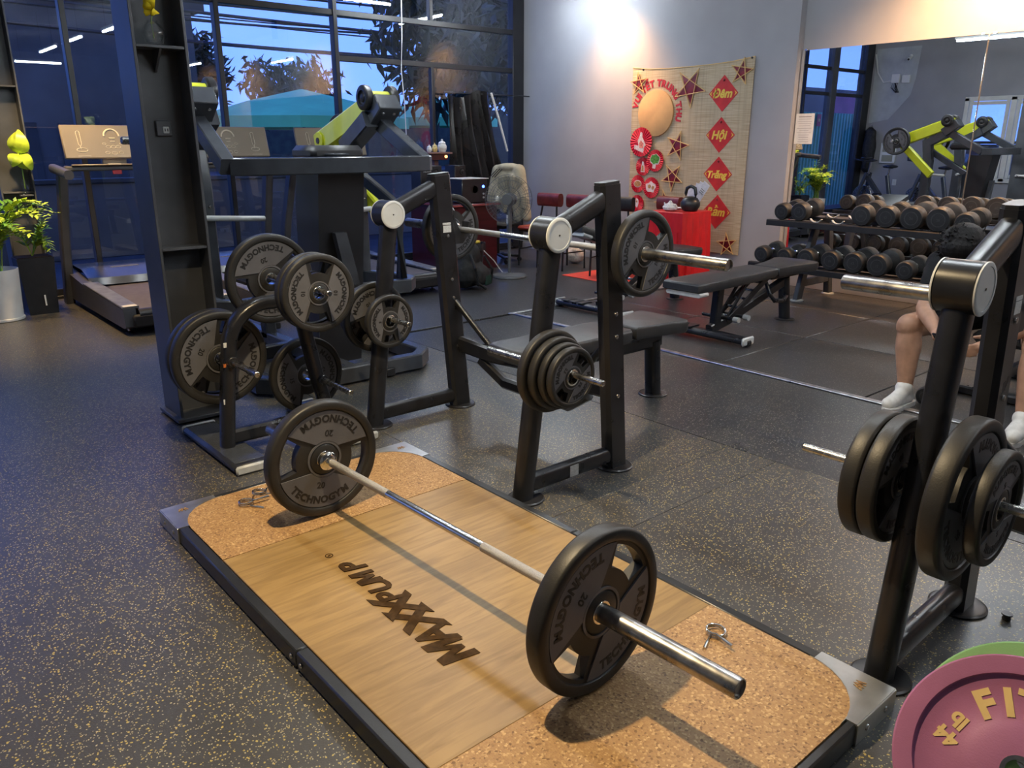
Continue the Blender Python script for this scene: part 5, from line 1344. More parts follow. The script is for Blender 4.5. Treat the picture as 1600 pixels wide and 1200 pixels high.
for k, y in enumerate(LOWY):
    r = (0.076, 0.077, 0.086, 0.088, 0.092, 0.095, 0.078, 0.09, 0.09)[k]
    dumbbell(6.765, y, 0.350 + r * 0.93, r, ('8', '8', '10', '10', '12', '12', '9', '14', '14')[k], 'brown black lower tier dumbbell ' + (ll[0] if k == 0 else ll[k] + ' from the tray end above the bench pad'), 'dumbbells on the lower tier')
# ================================================================ BAMBOO BLIND WITH FESTIVAL DECORATIONS
PXW = XW - 0.012
def WU(px, py):
    p = onx(px, py, PXW); return (-p.y, p.z)
WF = lambda d: ((PXW - d, 0, 0), (0, -1, 0), (0, 0, 1), (-1, 0, 0))
bl = thing('bamboo_blind', 'tan bamboo blind hung on the grey wall as a festival backdrop', 'wall hanging', (PXW, 5.6, 0.26))
top = [WU(*q) for q in ((990, 106), (1015, 108), (1045, 107), (1080, 104), (1110, 101), (1145, 96), (1181, 88))]
br_ = WU(1153, 399); bl_ = (top[0][0] + 0.02, br_[1])
side = [(top[-1][0] + (br_[0] - top[-1][0]) * k / 5, top[-1][1] + (br_[1] - top[-1][1]) * k / 5) for k in range(1, 5)]
MB().prism([bl_] + top[:1] + top[1:] + side + [br_], WF(0), 0, 0.006).build('slat_sheet', 'bamboo_blind', bl, True)
eg = MB(); eg.sweep([Vector((PXW - 0.008, -u, v)) for u, v in top], [(-.004, -.004), (.004, -.004), (.004, .004), (-.004, .004)]); eg.build('top_cord', 'star_stick', bl, True)
for q in ((1006, 109), (1176, 90)):
    u, v = WU(*q); MB().lathe([(0.012, 0), (0.010, 0.008), (1e-4, 0.012)], (PXW - 0.006, -u, v), (-1, 0, 0), 12).build('pin', 'black_plastic', bl, True)
def star(px, py, rpx, rot, lb, fill='star_red'):
    u, v = WU(px, py); r = rpx / 146.0
    s = thing('paper_star', lb, 'star ornament', (PXW - 0.01, -u, v), 0, 'stars on the bamboo blind')
    P = [(r * math.cos(math.radians(rot) + 2 * PI * k / 5), r * math.sin(math.radians(rot) + 2 * PI * k / 5)) for k in range(5)]
    inn = [(0.382 * 0.95 * r * math.cos(math.radians(rot + 36) + 2 * PI * k / 5), 0.382 * 0.95 * r * math.sin(math.radians(rot + 36) + 2 * PI * k / 5)) for k in range(5)]
    poly = []
    for k in range(5): poly += [(P[k][0] * .88, P[k][1] * .88), inn[k]]
    mb = MB(); N = (-1, 0, 0); c = Vector((PXW - 0.012, -u, v)); vs_ = [c + Vector((-0.012, 0, 0))] + [c + Vector((0, -a, b)) for a, b in poly]
    mb.add(vs_, [(0, 1 + k, 1 + (k + 1) % 10) for k in range(10)] + [tuple(range(1, 11))]); mb.build('star_paper', fill, s, True)
    for k in range(5):
        a, b = P[k], P[(k + 2) % 5]
        MB().cyl((PXW - 0.022 - 0.002 * k, -u - a[0], v + a[1]), (PXW - 0.022 - 0.002 * k, -u - b[0], v + b[1]), 0.0045, 6).build('stick', 'star_stick', s, True)
star(1000, 131, 18, 96, 'small paper star at the blind corner under the warm light')
star(1080, 137, 31, 60, 'largest dark red star beside the arched banner words')
star(1161, 112, 20, 80, 'small red star at the blind corner above the first red diamond')
star(1060, 228, 24, 75, 'red star below the moon disc, beside the green cutout fan')
star(1052, 277, 23, 52, 'dark star hanging upside down beside the fans')
star(1041, 318, 23, 105, 'red star partly behind the red cloth table things')
star(1137, 382, 19, 98, 'red star at the foot of the blind')
for px, py, w, lb in ((1131, 146, 'Đêm', 'red diamond card with gold writing, topmost of four'), (1126, 211, 'Hội', 'red diamond card with gold writing, second from the top of the blind'), (1122, 272, 'Trăng', 'red diamond card with gold writing, third from the top of the blind'), (1120, 331, 'Rằm', 'red diamond card with gold writing, lowest, beside the kettlebell')):
    u, v = WU(px, py)
    d = thing('diamond_card', lb, 'card', (PXW - 0.01, -u, v), 0, 'diamond cards on the bamboo blind')
    a = 0.18
    MB().prism([(u - a, v), (u, v - a), (u + a, v), (u, v + a)], WF(0.006), 0, 0.004).build('card', 'red_paper', d, True)
    ink = MB(); put_text(ink, w, frame_mtx((PXW - 0.0105, -u + 0.01, v - 0.04), (0, -1, 0), (0, 0, 1), (-1, 0, 0)), 0.12 if len(w) < 5 else 0.10, 0.002, 0.004, shear=0.25)
    ink.build('writing', 'gold_ink', d, True)['kind'] = 'stuff'
    for sg in (-1, 1): MB().prism([(u + sg * (a - 0.012), v), (u + sg * (a - 0.045), v + 0.026), (u + sg * (a - 0.03), v), (u + sg * (a - 0.045), v - 0.026)], WF(0.010), 0, 0.001).build('corner_mark', 'gold_ink', d, True)
    MB().lathe([(0.014, 0), (0.008, 0.008), (1e-4, 0.010)], (PXW - 0.010, -u, v + a - 0.05), (-1, 0, 0), 10).build('pin', 'star_red', d, True)
um, vm = WU(1026, 177); RM = 0.25
mo = thing('moon_disc', 'round tan moon disc under the arched banner words', 'ornament', (PXW - 0.02, -um, vm))
MB().lathe([(RM, 0), (RM, 0.018), (RM - 0.004, 0.020), (1e-4, 0.020)], (PXW - 0.007, -um, vm), (-1, 0, 0), 64).build('disc', 'moon_disc', mo, True)
bn = thing('banner_words', 'red cut out Vietnamese festival words arched over the moon disc', 'lettering', (PXW - 0.01, -um, vm))
bm_ = MB(); arc_text(bm_, 'VUI TẾT TRUNG THU', 0.32, math.radians(76), 0.098, 0.008, 0.006, 0.005, False, 1.06, span=math.radians(186))
o_ = bm_.build('letters', 'banner_red', bn); o_.matrix_basis = frame_mtx((0.01, 0, 0), (0, -1, 0), (0, 0, 1), (-1, 0, 0)); o_['kind'] = 'stuff'
def fan(px, py, rpx, lb, cut):
    u, v = WU(px, py); r = rpx / 146.0
    f = thing('paper_fan', lb, 'paper fan', (PXW - 0.02, -u, v), 0, 'round paper fans on the bamboo blind')
    n = 56; mb = MB(); off = {1005: 0.034, 1026: 0.024, 1020: 0.026}.get(px, 0.013)
    vs_ = [(PXW - off - 0.004, -u, v)]; fs = []
    for k in range(n):
        th = 2 * PI * k / n; vs_.append((PXW - off - (0.010 if k % 2 else 0.0), -u - r * math.cos(th), v + r * math.sin(th)))
    for k in range(n): fs.append((0, 1 + k, 1 + (k + 1) % n))
    for k in range(n + 1): pass
    mb.add(vs_, fs); mb.build('pleats', 'fan_red', f, True)
    for (poly, mt) in cut:
        MB().prism([(u + a * r, v + b * r) for a, b in poly], WF(off + 0.004), 0, 0.003 if mt == 'cutout_white' else 0.005).build('cutout', mt, f, True)
def oval_(cx, cy, a, b, n=14, j=0.0): return [(cx + a * (1 + j * math.sin(k * 2.7)) * math.cos(2 * PI * k / n), cy + b * (1 + j * math.sin(k * 2.7)) * math.sin(2 * PI * k / n)) for k in range(n)]
fan(1005, 222, 23.5, 'large pleated red fan with a white figure cutout', [([(-.62, -.45), (-.2, -.6), (.25, -.75), (.3, -.35), (.45, -.2), (.1, .35), (.12, .62), (-.08, .7), (-.14, .4), (-.3, .1), (-.2, -.25), (-.6, -.2)], 'cutout_white'), ([(-.1, -.4), (.22, -.42), (.26, -.1), (.0, .12), (-.16, -.1)], 'cutout_pink')])
fan(1026, 251, 17.5, 'pleated red fan with a green tree cutout', [(oval_(0, .1, .62, .52, 14, .08), 'cutout_white'), (oval_(0, .14, .55, .44, 14, .12), 'cutout_green'), ([(-.3, -.7), (.1, -.75), (.12, -.4), (-.25, -.4)], 'cutout_white')])
fan(1006, 260, 15.0, 'pleated red fan with a tall pale figure cutout', [([(-.3, -.62), (.3, -.62), (.26, -.1), (.12, .5), (-.1, .55), (-.2, 0)], 'cutout_white'), ([(-.16, -.5), (.16, -.5), (.1, .1), (-.1, .1)], 'cutout_tan')])
fan(998, 287, 14.5, 'pleated red fan with a tan cake cutout', [(oval_(0, 0, .58, .42), 'cutout_white'), (oval_(0, 0, .5, .34), 'cutout_tan')])
fan(1020, 293, 17.0, 'pleated red fan with a cluster of pale cutouts', [(oval_(-.05, .05, .66, .52, 12, .16), 'cutout_white'), (oval_(-.2, .1, .2, .2, 8), 'cutout_tan'), (oval_(.25, 0, .16, .2, 8), 'cutout_tan')])
fan(997, 318, 14.5, 'pleated red fan with a small pale cutout above the chair back', [(oval_(-.05, .1, .28, .55, 10, .1), 'cutout_white'), (oval_(-.05, .25, .12, .14, 8), 'cutout_tan')])

# ================================================================ RED CLOTH TABLE
TX0, TX1, TY0, TY1 = 6.42, 6.88, 4.93, 5.36
tb = thing('side_table', 'small square table under the red cloth', 'table', ((TX0 + TX1) / 2, (TY0 + TY1) / 2, 0))
MB().box(((TX0 + TX1) / 2, (TY0 + TY1) / 2, 0.72), (TX1 - TX0 - 0.03, TY1 - TY0 - 0.03, 0.03), 0.004).build('table_top', 'desk_wood', tb, True)
for x in (TX0 + 0.06, TX1 - 0.06):
    for y in (TY0 + 0.06, TY1 - 0.06): MB().box((x, y, 0.353), (0.04, 0.04, 0.706), 0.004).build('leg', 'desk_wood', tb, True)
cl = MB(); n = 120; per = []
for k in range(n):
    u = 4.0 * k / n; e = int(u); f = u - e; rr = 0.06
    a = [(TX0, TY0), (TX1, TY0), (TX1, TY1), (TX0, TY1)][e]; b = [(TX1, TY0), (TX1, TY1), (TX0, TY1), (TX0, TY0)][e]
    per.append(Vector((a[0] + (b[0] - a[0]) * f, a[1] + (b[1] - a[1]) * f, 0)))
cc = Vector(((TX0 + TX1) / 2, (TY0 + TY1) / 2, 0)); vs_ = [cc + Vector((0, 0, 0.745))]; fs = []
for (z, amp, kk) in ((0.745, 0, 0.97), (0.738, 0, 1.005), (0.55, 0.006, 1.02), (0.3, 0.016, 1.035), (0.02, 0.026, 1.05)):
    for k, p in enumerate(per):
        d = (p - cc); w = amp * (math.sin(k * 0.84) + 0.5 * math.sin(k * 1.9 + 1)); q = cc + d * kk + d.normalized() * w; vs_.append(Vector((q.x, q.y, z)))
for k in range(n): fs.append((0, 1 + k, 1 + (k + 1) % n))
for r_ in range(4):
    for k in range(n): fs.append((1 + r_ * n + k, 1 + r_ * n + (k + 1) % n, 1 + (r_ + 1) * n + (k + 1) % n, 1 + (r_ + 1) * n + k))
cl.add(vs_, fs)
tag(cl.build('tablecloth', 'red_cloth'), 'bright red cloth draped to the floor over the small table', 'tablecloth')
ZT = 0.746
kb = thing('kettlebell', 'black kettlebell standing on the red cloth', 'kettlebell', (6.66, 5.03, ZT))
MB().lathe([(0.055, 0), (0.075, 0.008), (0.098, 0.05), (0.098, 0.085), (0.07, 0.13), (0.03, 0.145), (1e-4, 0.146)], (0, 0, 0), (0, 0, 1), 28).build('bell', 'black_plastic', kb)
MB().tube([(0, -0.055, 0.115), (0, -0.062, 0.17), (0, -0.05, 0.225), (0, 0, 0.245), (0, 0.05, 0.225), (0, 0.062, 0.17), (0, 0.055, 0.115)], 0.016, 12).build('handle', 'black_plastic', kb)
tp = thing('teapot', 'small white teapot on the red cloth', 'teapot', (6.52, 5.17, ZT), 1.2)
MB().lathe([(0.04, 0), (0.07, 0.015), (0.078, 0.04), (0.055, 0.07), (0.03, 0.075), (0.02, 0.085), (0.012, 0.10), (1e-4, 0.105)], (0, 0, 0), (0, 0, 1), 22).build('pot_body', 'white_trinket', tp)
MB().tube([(0.065, 0, 0.03), (0.10, 0, 0.045), (0.12, 0, 0.075)], 0.010, 8, scales=[1.2, 1, 0.7]).build('spout', 'white_trinket', tp)
MB().tube([(-0.06, 0, 0.06), (-0.10, 0, 0.06), (-0.105, 0, 0.03), (-0.07, 0, 0.02)], 0.007, 8).build('handle', 'white_trinket', tp)
ty_ = thing('trinket_tray', 'flat pale tray lying on the red cloth beside the teapot', 'tray', (6.70, 5.285, ZT))
MB().lathe([(0.02, 0.0), (0.085, 0.0), (0.10, 0.018), (0.094, 0.020), (0.08, 0.006), (1e-4, 0.006)], (0, 0, 0), (0, 0, 1), 24).build('dish', 'white_trinket', ty_)
fy = thing('flyer_stand', 'pale pink fan of flyers leaning on the red cloth beside the kettlebell', 'flyers', (6.785, 5.10, ZT))
for k in range(6):
    an_ = 34 - 11 * k; m_ = TR(0.012 * k, 0.0, 0.0425 * math.sin(math.radians(abs(an_))) - 0.01 * k) @ RX(an_)
    MB().box((0, 0.0, 0.15), (0.003, 0.085, 0.30 - 0.02 * k), 0.001, m_).build('flyer', 'flyer_white', fy)
    if k == 0:
        for z in (0.2, 0.22, 0.18): MB().box((-0.0025, 0.0, z), (0.001, 0.05, 0.008), 0, m_).build('print_line', 'print_grey', fy)
bx = thing('tissue_box', 'small pale box on the floor edge of the red table', 'box', (6.24, 5.12, 0.0))
MB().box((0, 0, 0.06), (0.16, 0.2, 0.12), 0.006).build('carton', 'flyer_white', bx); MB().box((0, 0, 0.122), (0.05, 0.12, 0.004)).build('slot', 'print_grey', bx)
mt_ = MB().box((6.6125, 5.84, 0.004), (1.075, 0.85, 0.008), 0.003); tag(mt_.build('floor_mat', 'red_mat'), 'coral red mat on the floor in front of the festival blind', 'mat')

# ================================================================ CHAIRS, JACKET, FAN, DESK
def chair(x, y, rz, label, back='maroon_leather', seat='chair_orange'):
    c = thing('padded_chair', label, 'chair', (x, y, 0), rz)      # faces local -X
    MB().box((0, 0, 0.445), (0.40, 0.34, 0.05), 0.022).build('seat', seat, c)
    MB().box((0, 0, 0.412), (0.36, 0.30, 0.016), 0.004).build('seat_board', 'black_plastic', c)
    MB().oval([(0.21, -0.165, 0.755), (0.215, 0, 0.755), (0.21, 0.165, 0.755)], 0.10, 0.155, (0, 0, 1)).build('backrest', back, c)
    for s_ in (-1, 1):
        MB().tube([(0.18, s_ * 0.145, 0.0), (0.17, s_ * 0.14, 0.42), (0.215, s_ * 0.10, 0.76)], 0.0115, 8).build('leg', 'satin_black', c)
        MB().tube([(-0.18, s_ * 0.145, 0.0), (-0.165, s_ * 0.14, 0.41)], 0.0115, 8).build('leg', 'satin_black', c)
        MB().tube([(-0.175, s_ * 0.142, 0.2), (0.175, s_ * 0.142, 0.2)], 0.008, 6).build('stretcher', 'satin_black', c)
    return c
def on_mat(c): c.location.z = 0.008
chair(6.40, 7.02, 0.12, 'maroon backed chair with orange seat next to the beige jacket')
chair(6.46, 6.62, 0.0, 'maroon backed chair with orange seat next to the red basket')
on_mat(chair(6.92, 5.68, -0.1, 'maroon backed chair against the bamboo blind beside the red table'))
on_mat(chair(6.46, 5.92, 0.3, 'dark backed chair with orange seat behind the bench rack upright', 'satin_black'))
oc = thing('office_chair', 'black office chair under the beige jacket', 'office chair', (6.22, 7.56, 0), 0.35)
MB().box((0, 0, 0.46), (0.46, 0.46, 0.08), 0.035).build('seat', 'satin_black', oc)
MB().box((0.22, 0, 0.82), (0.07, 0.42, 0.52), 0.03).build('backrest', 'satin_black', oc)
MB().beam([(0.15, 0, 0.42), (0.24, 0, 0.44), (0.255, 0, 0.62)], 0.05, 0.015, 0.003, (0, 1, 0)).build('back_bracket', 'black_plastic', oc)
MB().cyl((0, 0, 0.08), (0, 0, 0.43), 0.025, 14).build('column', 'black_plastic', oc)
for k in range(5):
    a = 2 * PI * k / 5 + 0.3; e = Vector((math.cos(a), math.sin(a), 0))
    MB().beam([(0, 0, 0.09), e * 0.27 + Vector((0, 0, 0.065))], 0.04, 0.03, 0.006).build('leg', 'black_plastic', oc)
    MB().cyl(e * 0.27 + Vector((-0.012, 0, 0.028)), e * 0.27 + Vector((0.012, 0, 0.028)), 0.028, 12).build('caster', 'black_plastic', oc)
jk = thing('jacket', 'beige jacket with dark stripes hung over the office chair', 'jacket', (6.43, 7.62, 0.50), 0.35)
jm = blob([('box', (0.02, -0.02, 0.36), (0.15, 0.30, 0.50), 0.06), ('cap', (0.0, 0.14, 0.58), (-0.06, 0.21, 0.20), 0.07, 0.055), ('cap', (0.0, -0.16, 0.58), (-0.05, -0.30, 0.04), 0.08, 0.06), ('ell', (0.0, -0.02, 0.62), (0.08, 0.18, 0.05)), ('cap', (-0.05, -0.10, 0.5), (-0.07, -0.18, 0.02), 0.06, 0.05), ('cap', (-0.03, 0.02, 0.5), (-0.06, 0.02, 0.12), 0.06, 0.05), ('cap', (-0.03, 0.10, 0.5), (-0.07, 0.11, 0.16), 0.05, 0.045)], 0.014, 4)
mesh_obj('jacket_body', jm, 'jacket_cloth', jk)
for k in range(3):
    MB().tube([(-0.075, 0.10 - 0.035 * k, 0.60), (-0.095, 0.15 - 0.035 * k, 0.545), (-0.09, 0.20 - 0.035 * k, 0.50)], 0.005, 6).build('stripe', 'jacket_stripe', jk)
MB().tube([(-0.07, -0.24, 0.17), (-0.115, -0.27, 0.15), (-0.10, -0.31, 0.13)], 0.005, 6).build('stripe', 'jacket_stripe', jk)

fnb = Vector((5.56, 6.56, 0)); fdir = Vector((-0.75, -0.55, 0.05)).normalized()
fa = thing('standing_fan', 'grey standing fan with clear blades on a round base', 'fan', fnb)
MB().lathe([(0.185, 0), (0.19, 0.012), (0.18, 0.028), (0.05, 0.036), (0.03, 0.05), (1e-4, 0.05)], (0, 0, 0), (0, 0, 1), 40).build('base', 'fan_grey', fa)
MB().cyl((0, 0, 0.04), (0, 0, 0.50), 0.017, 14).build('pole', 'fan_grey', fa)
MB().box((0.0, 0.0, 0.60), (0.05, 0.05, 0.26), 0.01).build('control_box', 'fan_grey', fa)
MB().box((-0.03, -0.0, 0.62), (0.006, 0.03, 0.10), 0.002).build('control_label', 'sticker', fa)
HC = Vector((0, 0, 0.83)) ; Q = Vector((0, 0, 1)).rotation_difference(fdir).to_matrix().to_4x4(); FM = TR(*HC) @ Q
MB().lathe([(0.02, -0.15), (0.06, -0.13), (0.07, -0.03), (0.05, 0.0)], (0, 0, 0), (0, 0, 1), 22, FM).build('motor', 'fan_grey', fa)
MB().beam([(0, 0, 0.72), HC - fdir * 0.08], 0.04, 0.05, 0.008).build('neck', 'fan_grey', fa)
gd = MB()
for r_, z in ((0.255, 0.03), (0.255, 0.045), (0.20, 0.085), (0.14, 0.10), (0.08, 0.105), (0.20, -0.02), (0.12, -0.03)):
    gd.tube([FM @ Vector((r_ * math.cos(2 * PI * k / 40), r_ * math.sin(2 * PI * k / 40), z)) for k in range(40)], 0.0022, 5, True)
for k in range(40):
    a = 2 * PI * k / 40; e = lambda r_, z: FM @ Vector((r_ * math.cos(a), r_ * math.sin(a), z))
    gd.tube([e(0.05, 0.107), e(0.14, 0.10), e(0.20, 0.085), e(0.25, 0.045), e(0.25, 0.03), e(0.20, -0.02), e(0.06, -0.035)], 0.0014, 4)
gd.build('guard', 'fan_grey', fa)
MB().lathe([(0.058, 0), (0.055, 0.008), (1e-4, 0.010)], (0, 0, 0.102), (0, 0, 1), 24, FM).build('guard_badge', 'fan_grey', fa)
for k in range(3):
    a0 = 2 * PI * k / 3; vs_ = []; fs = []
    for i in range(6):
        r_ = 0.045 + 0.195 * i / 5
        for j in range(7):
            a = a0 + (-0.15 + 1.55 * j / 6) * (1 - 0.10 * abs(i - 3)); vs_.append(FM @ Vector((r_ * math.cos(a), r_ * math.sin(a), 0.035 + 0.035 * (j / 6 - 0.5))))
    for i in range(5):
        for j in range(6): fs.append((i * 7 + j, i * 7 + j + 1, (i + 1) * 7 + j + 1, (i + 1) * 7 + j))
    MB().add(vs_, fs).build('blade', 'fan_guard', fa)
MB().lathe([(0.05, 0.0), (0.05, 0.05), (0.035, 0.07), (1e-4, 0.075)], (0, 0, 0.01), (0, 0, 1), 22, FM).build('blade_hub', 'fan_grey', fa)

dk = thing('reception_desk', 'dark red wooden desk cabinet carrying the speakers', 'desk', (5.62, 7.6, 0))
MB().box((5.60, 7.62, 0.36), (0.62, 0.86, 0.72), 0.006).build('cabinet', 'desk_wood', dk, True)
MB().box((5.60, 7.62, 0.735), (0.68, 0.92, 0.03), 0.006).build('desk_top', 'desk_wood', dk, True)
MB().box((5.60, 7.157, 0.735), (0.68, 0.006, 0.022), 0.002).build('edge_band', 'desk_edge', dk, True)
MB().box((5.257, 7.62, 0.735), (0.006, 0.92, 0.022), 0.002).build('edge_band', 'desk_edge', dk, True)
DZ = 0.751
sw = thing('subwoofer', 'black subwoofer with a port hole and blue light on the desk', 'speaker', (5.62, 7.38, DZ))
MB().box((0, 0, 0.135), (0.36, 0.30, 0.26), 0.008).build('cabinet', 'black_plastic', sw)
MB().box((0, 0, 0.268), (0.38, 0.33, 0.008), 0.002).build('top_cloth', 'white_trinket', sw)
MB().lathe([(0.048, 0), (0.048, 0.006), (0.04, 0.006), (0.036, -0.03), (1e-4, -0.03)], (0.0, -0.15, 0.15), (0, -1, 0), 24).build('port', 'satin_black', sw)
MB().lathe([(0.016, 0), (0.014, 0.008), (1e-4, 0.009)], (0.12, -0.15, 0.18), (0, -1, 0), 16).build('power_light', 'led_blue', sw)
for z in (0.06, 0.10): MB().lathe([(0.012, 0), (0.010, 0.012), (1e-4, 0.013)], (0.12, -0.15, z), (0, -1, 0), 14).build('knob', 'cap_grey', sw)
for k, (x, y, w, lb) in enumerate(((5.40, 7.86, 0.30, 'wide black speaker behind the subwoofer under the trinket shelf'), (5.80, 7.84, 0.16, 'narrow black speaker behind the subwoofer beside the plastic sheet'))):
    sp_ = thing('shelf_speaker', lb, 'speaker', (x, y, DZ))
    MB().box((0, 0, 0.20), (w, 0.2, 0.40), 0.006).build('cabinet', 'black_plastic', sp_)
    MB().lathe([(0.04, 0), (0.038, 0.008), (0.025, 0.004), (0.012, 0.010), (1e-4, 0.011)], (w * 0.2, -0.10, 0.33), (0, -1, 0), 20).build('tweeter', 'satin_black', sp_)
    MB().lathe([(0.055, 0), (0.052, 0.010), (0.03, 0.002), (0.015, 0.012), (1e-4, 0.013)], (w * 0.2, -0.10, 0.2), (0, -1, 0), 22).build('woofer', 'satin_black', sp_)
    if k == 0: MB().box((w * 0.4, -0.101, 0.2), (0.012, 0.004, 0.05)).build('status_light', 'led_red', sp_)
    if k == 0:
        tx = MB(); put_text(tx, 'Techtek', frame_mtx((-0.06, -0.102, 0.33), (1, 0, 0), (0, 0, 1), (0, -1, 0)), 0.035, 0.002); tx.build('lettering', 'cap_grey', sp_)['kind'] = 'stuff'
sh = thing('trinket_shelf', 'small brown altar shelf on a post beside the window', 'shelf', (5.76, 8.17, 0))
MB().box((0, 0, 1.285), (0.34, 0.22, 0.02), 0.004).build('shelf_board', 'tan_plank', sh)
MB().box((0, 0.01, 1.24), (0.24, 0.18, 0.07), 0.004).build('shelf_box', 'desk_wood', sh)
MB().box((0, 0.02, 0.60), (0.06, 0.06, 1.2), 0.004).build('post', 'tan_plank', sh)
MB().box((0, 0.02, 0.015), (0.3, 0.18, 0.03), 0.004).build('base', 'tan_plank', sh)
MB().lathe([(0.018, 0), (0.016, 0.012), (1e-4, 0.014)], (0.09, -0.08, 1.245), (0, -1, 0), 12).build('lamp', 'led_orange', sh)
for k, (dx, r_, h_, mt_, lb, nm, ct) in enumerate(((0.08, 0.055, 0.12, 'white_trinket', 'white lidded altar jar on the small brown shelf', 'altar_jar', 'jar'), (-0.03, 0.035, 0.085, 'gold_trinket', 'gold cup on the small brown shelf', 'altar_cup', 'cup'), (-0.11, 0.03, 0.07, 'white_trinket', 'small white bowl on the small brown shelf', 'altar_bowl', 'bowl'))):
    j = thing(nm, lb, ct, (5.76 + dx, 8.15, 1.296))
    MB().lathe([(r_ * .7, 0), (r_, h_ * .3), (r_, h_ * .6), (r_ * .75, h_ * .8), (r_ * .8, h_ * .85)], (0, 0, 0), (0, 0, 1), 20).build('body', mt_, j)
    MB().lathe([(r_ * .85, h_ * .85), (r_ * .6, h_ * 1.0), (r_ * .2, h_ * 1.08), (r_ * .25, h_ * 1.2), (1e-4, h_ * 1.28)], (0, 0, 0), (0, 0, 1), 20).build('lid', mt_, j)
# black plastic sheet hanging by the window
ps = MB(); vs_ = []; fs = []; nx, nz = 40, 14
for i in range(nx + 1):
    for j in range(nz + 1):
        u = i / nx; w = j / nz; x = 6.0 + 0.62 * u + 0.45 * u * (1 - w) ** 1.4
        z = 1.98 - 0.05 * math.sin(u * 6) - (1 - w) * 1.35 * (1.0); vs_.append((x, 8.22 + 0.035 * math.sin(i * 1.15) * (1.1 - 0.4 * w) + 0.02 * math.sin(i * 0.43 + j * 0.5), z))
for i in range(nx):
    for j in range(nz): a = i * (nz + 1) + j; fs.append((a, a + 1, a + nz + 2, a + nz + 1))
ps.add(vs_, fs); sheet = thing('plastic_sheet', 'black plastic sheet hung in folds before the corner window', 'sheet', (6.4, 8.22, 0.6))
ps.build('sheet_folds', 'sheet_plastic', sheet, True)
MB().cyl((5.95, 8.24, 1.985), (7.33, 8.24, 1.985), 0.008, 8).build('hanging_rod', 'frame_black', sheet, True)
MB().tube([(6.62, 8.16, 2.0), (6.74, 8.16, 1.7), (6.90, 8.18, 1.30)], 0.014, 8).build('white_strap', 'white_trinket', sheet, True)
wc = [onx(0, 0, 1)]; pts = [ony(627, -5, 8.30), ony(628, 60, 8.30), ony(627, 110, 8.30), ony(632, 160, 8.30), ony(635, 215, 8.30), ony(634, 250, 8.30)]
tag(MB().tube(pts, 0.006, 6).build('hanging_wire', 'white_plastic'), 'thin white wire hanging down in front of the window', 'wire')
tag(MB().tube([(5.15, 7.80, 0.84), (5.22, 7.2, 0.80), (5.24, 7.12, 0.70), (5.40, 7.08, 0.42), (5.7, 7.0, 0.12), (5.75, 6.95, 0.02), (5.632, 6.747, 0.012)], 0.006, 6).build('extension_cable', 'white_trinket'), 'pale power cord running down the desk to the fan', 'cord')
# backpack, bin, basket
bp = thing('backpack', 'black backpack with green trim slumped on the floor by the treadmill', 'backpack', (4.78, 6.28, 0), 0.4)
mesh_obj('bag_body', blob([('box', (0, 0, 0.17), (0.40, 0.26, 0.30), 0.09), ('ell', (0.02, 0.0, 0.33), (0.15, 0.11, 0.14)), ('box', (0.05, -0.13, 0.13), (0.26, 0.10, 0.2), 0.05), ('ell', (-0.08, 0.03, 0.40), (0.07, 0.06, 0.07))], 0.014, 4), 'bag_cloth', bp)
MB().box((0.10, -0.175, 0.09), (0.12, 0.02, 0.10), 0.008).build('trim_patch', 'bag_green', bp)
MB().tube([(-0.12, -0.10, 0.36), (-0.17, -0.18, 0.24), (-0.12, -0.19, 0.08), (0.0, -0.2, 0.02)], 0.014, 8).build('strap', 'bag_cloth', bp)
MB().tube([(0.16, -0.10, 0.32), (0.22, -0.16, 0.18), (0.26, -0.12, 0.03)], 0.012, 8).build('strap', 'bag_cloth', bp)
bi = thing('waste_bin', 'black waste bin with a plastic liner in front of the desk', 'bin', (5.28, 6.86, 0))
MB().lathe([(0.10, 0), (0.105, 0.005), (0.135, 0.36), (0.13, 0.36), (0.10, 0.012), (1e-4, 0.012)], (0, 0, 0), (0, 0, 1), 26).build('bin_body', 'black_plastic', bi)
ln_ = MB(); vs_ = []; fs = []
for r_, z, am in ((0.128, 0.30, 0), (0.132, 0.365, 0.003), (0.148, 0.37, 0.006), (0.15, 0.29, 0.012)):
    for k in range(40): a = 2 * PI * k / 40; q = r_ + am * math.sin(k * 1.7); vs_.append((q * math.cos(a), q * math.sin(a), z + am * math.cos(k * 2.3)))
for i in range(3):
    for k in range(40): fs.append((i * 40 + k, i * 40 + (k + 1) % 40, (i + 1) * 40 + (k + 1) % 40, (i + 1) * 40 + k))
ln_.add(vs_, fs); ln_.build('liner', 'bin_liner', bi)
MB().box((0.05, -0.03, 0.375), (0.06, 0.05, 0.03), 0.008, RX(0)).build('litter', 'gold_ink', bi)
ba = thing('plastic_basket', 'red plastic lattice basket against the grey wall', 'basket', (7.02, 6.42, 0))
MB().lathe([(0.12, 0), (0.125, 0.01), (1e-4, 0.012)], (0, 0, 0), (0, 0, 1), 28).build('bottom', 'basket_red', ba)
MB().ringlathe([(0.16, 0.26), (0.17, 0.26), (0.172, 0.28), (0.158, 0.28)], (0, 0, 0), (0, 0, 1), 36).build('rim', 'basket_red', ba)
lt = MB()
for k in range(30):
    a = 2 * PI * k / 30; lt.cyl((0.122 * math.cos(a), 0.122 * math.sin(a), 0.004), (0.163 * math.cos(a), 0.163 * math.sin(a), 0.265), 0.004, 4)
for z in (0.05, 0.1, 0.15, 0.2):
    r_ = 0.122 + 0.041 * z / 0.265; lt.tube([(r_ * math.cos(2 * PI * k / 36), r_ * math.sin(2 * PI * k / 36), z) for k in range(36)], 0.004, 4, True)
lt.build('lattice', 'basket_red', ba)['kind'] = 'stuff'
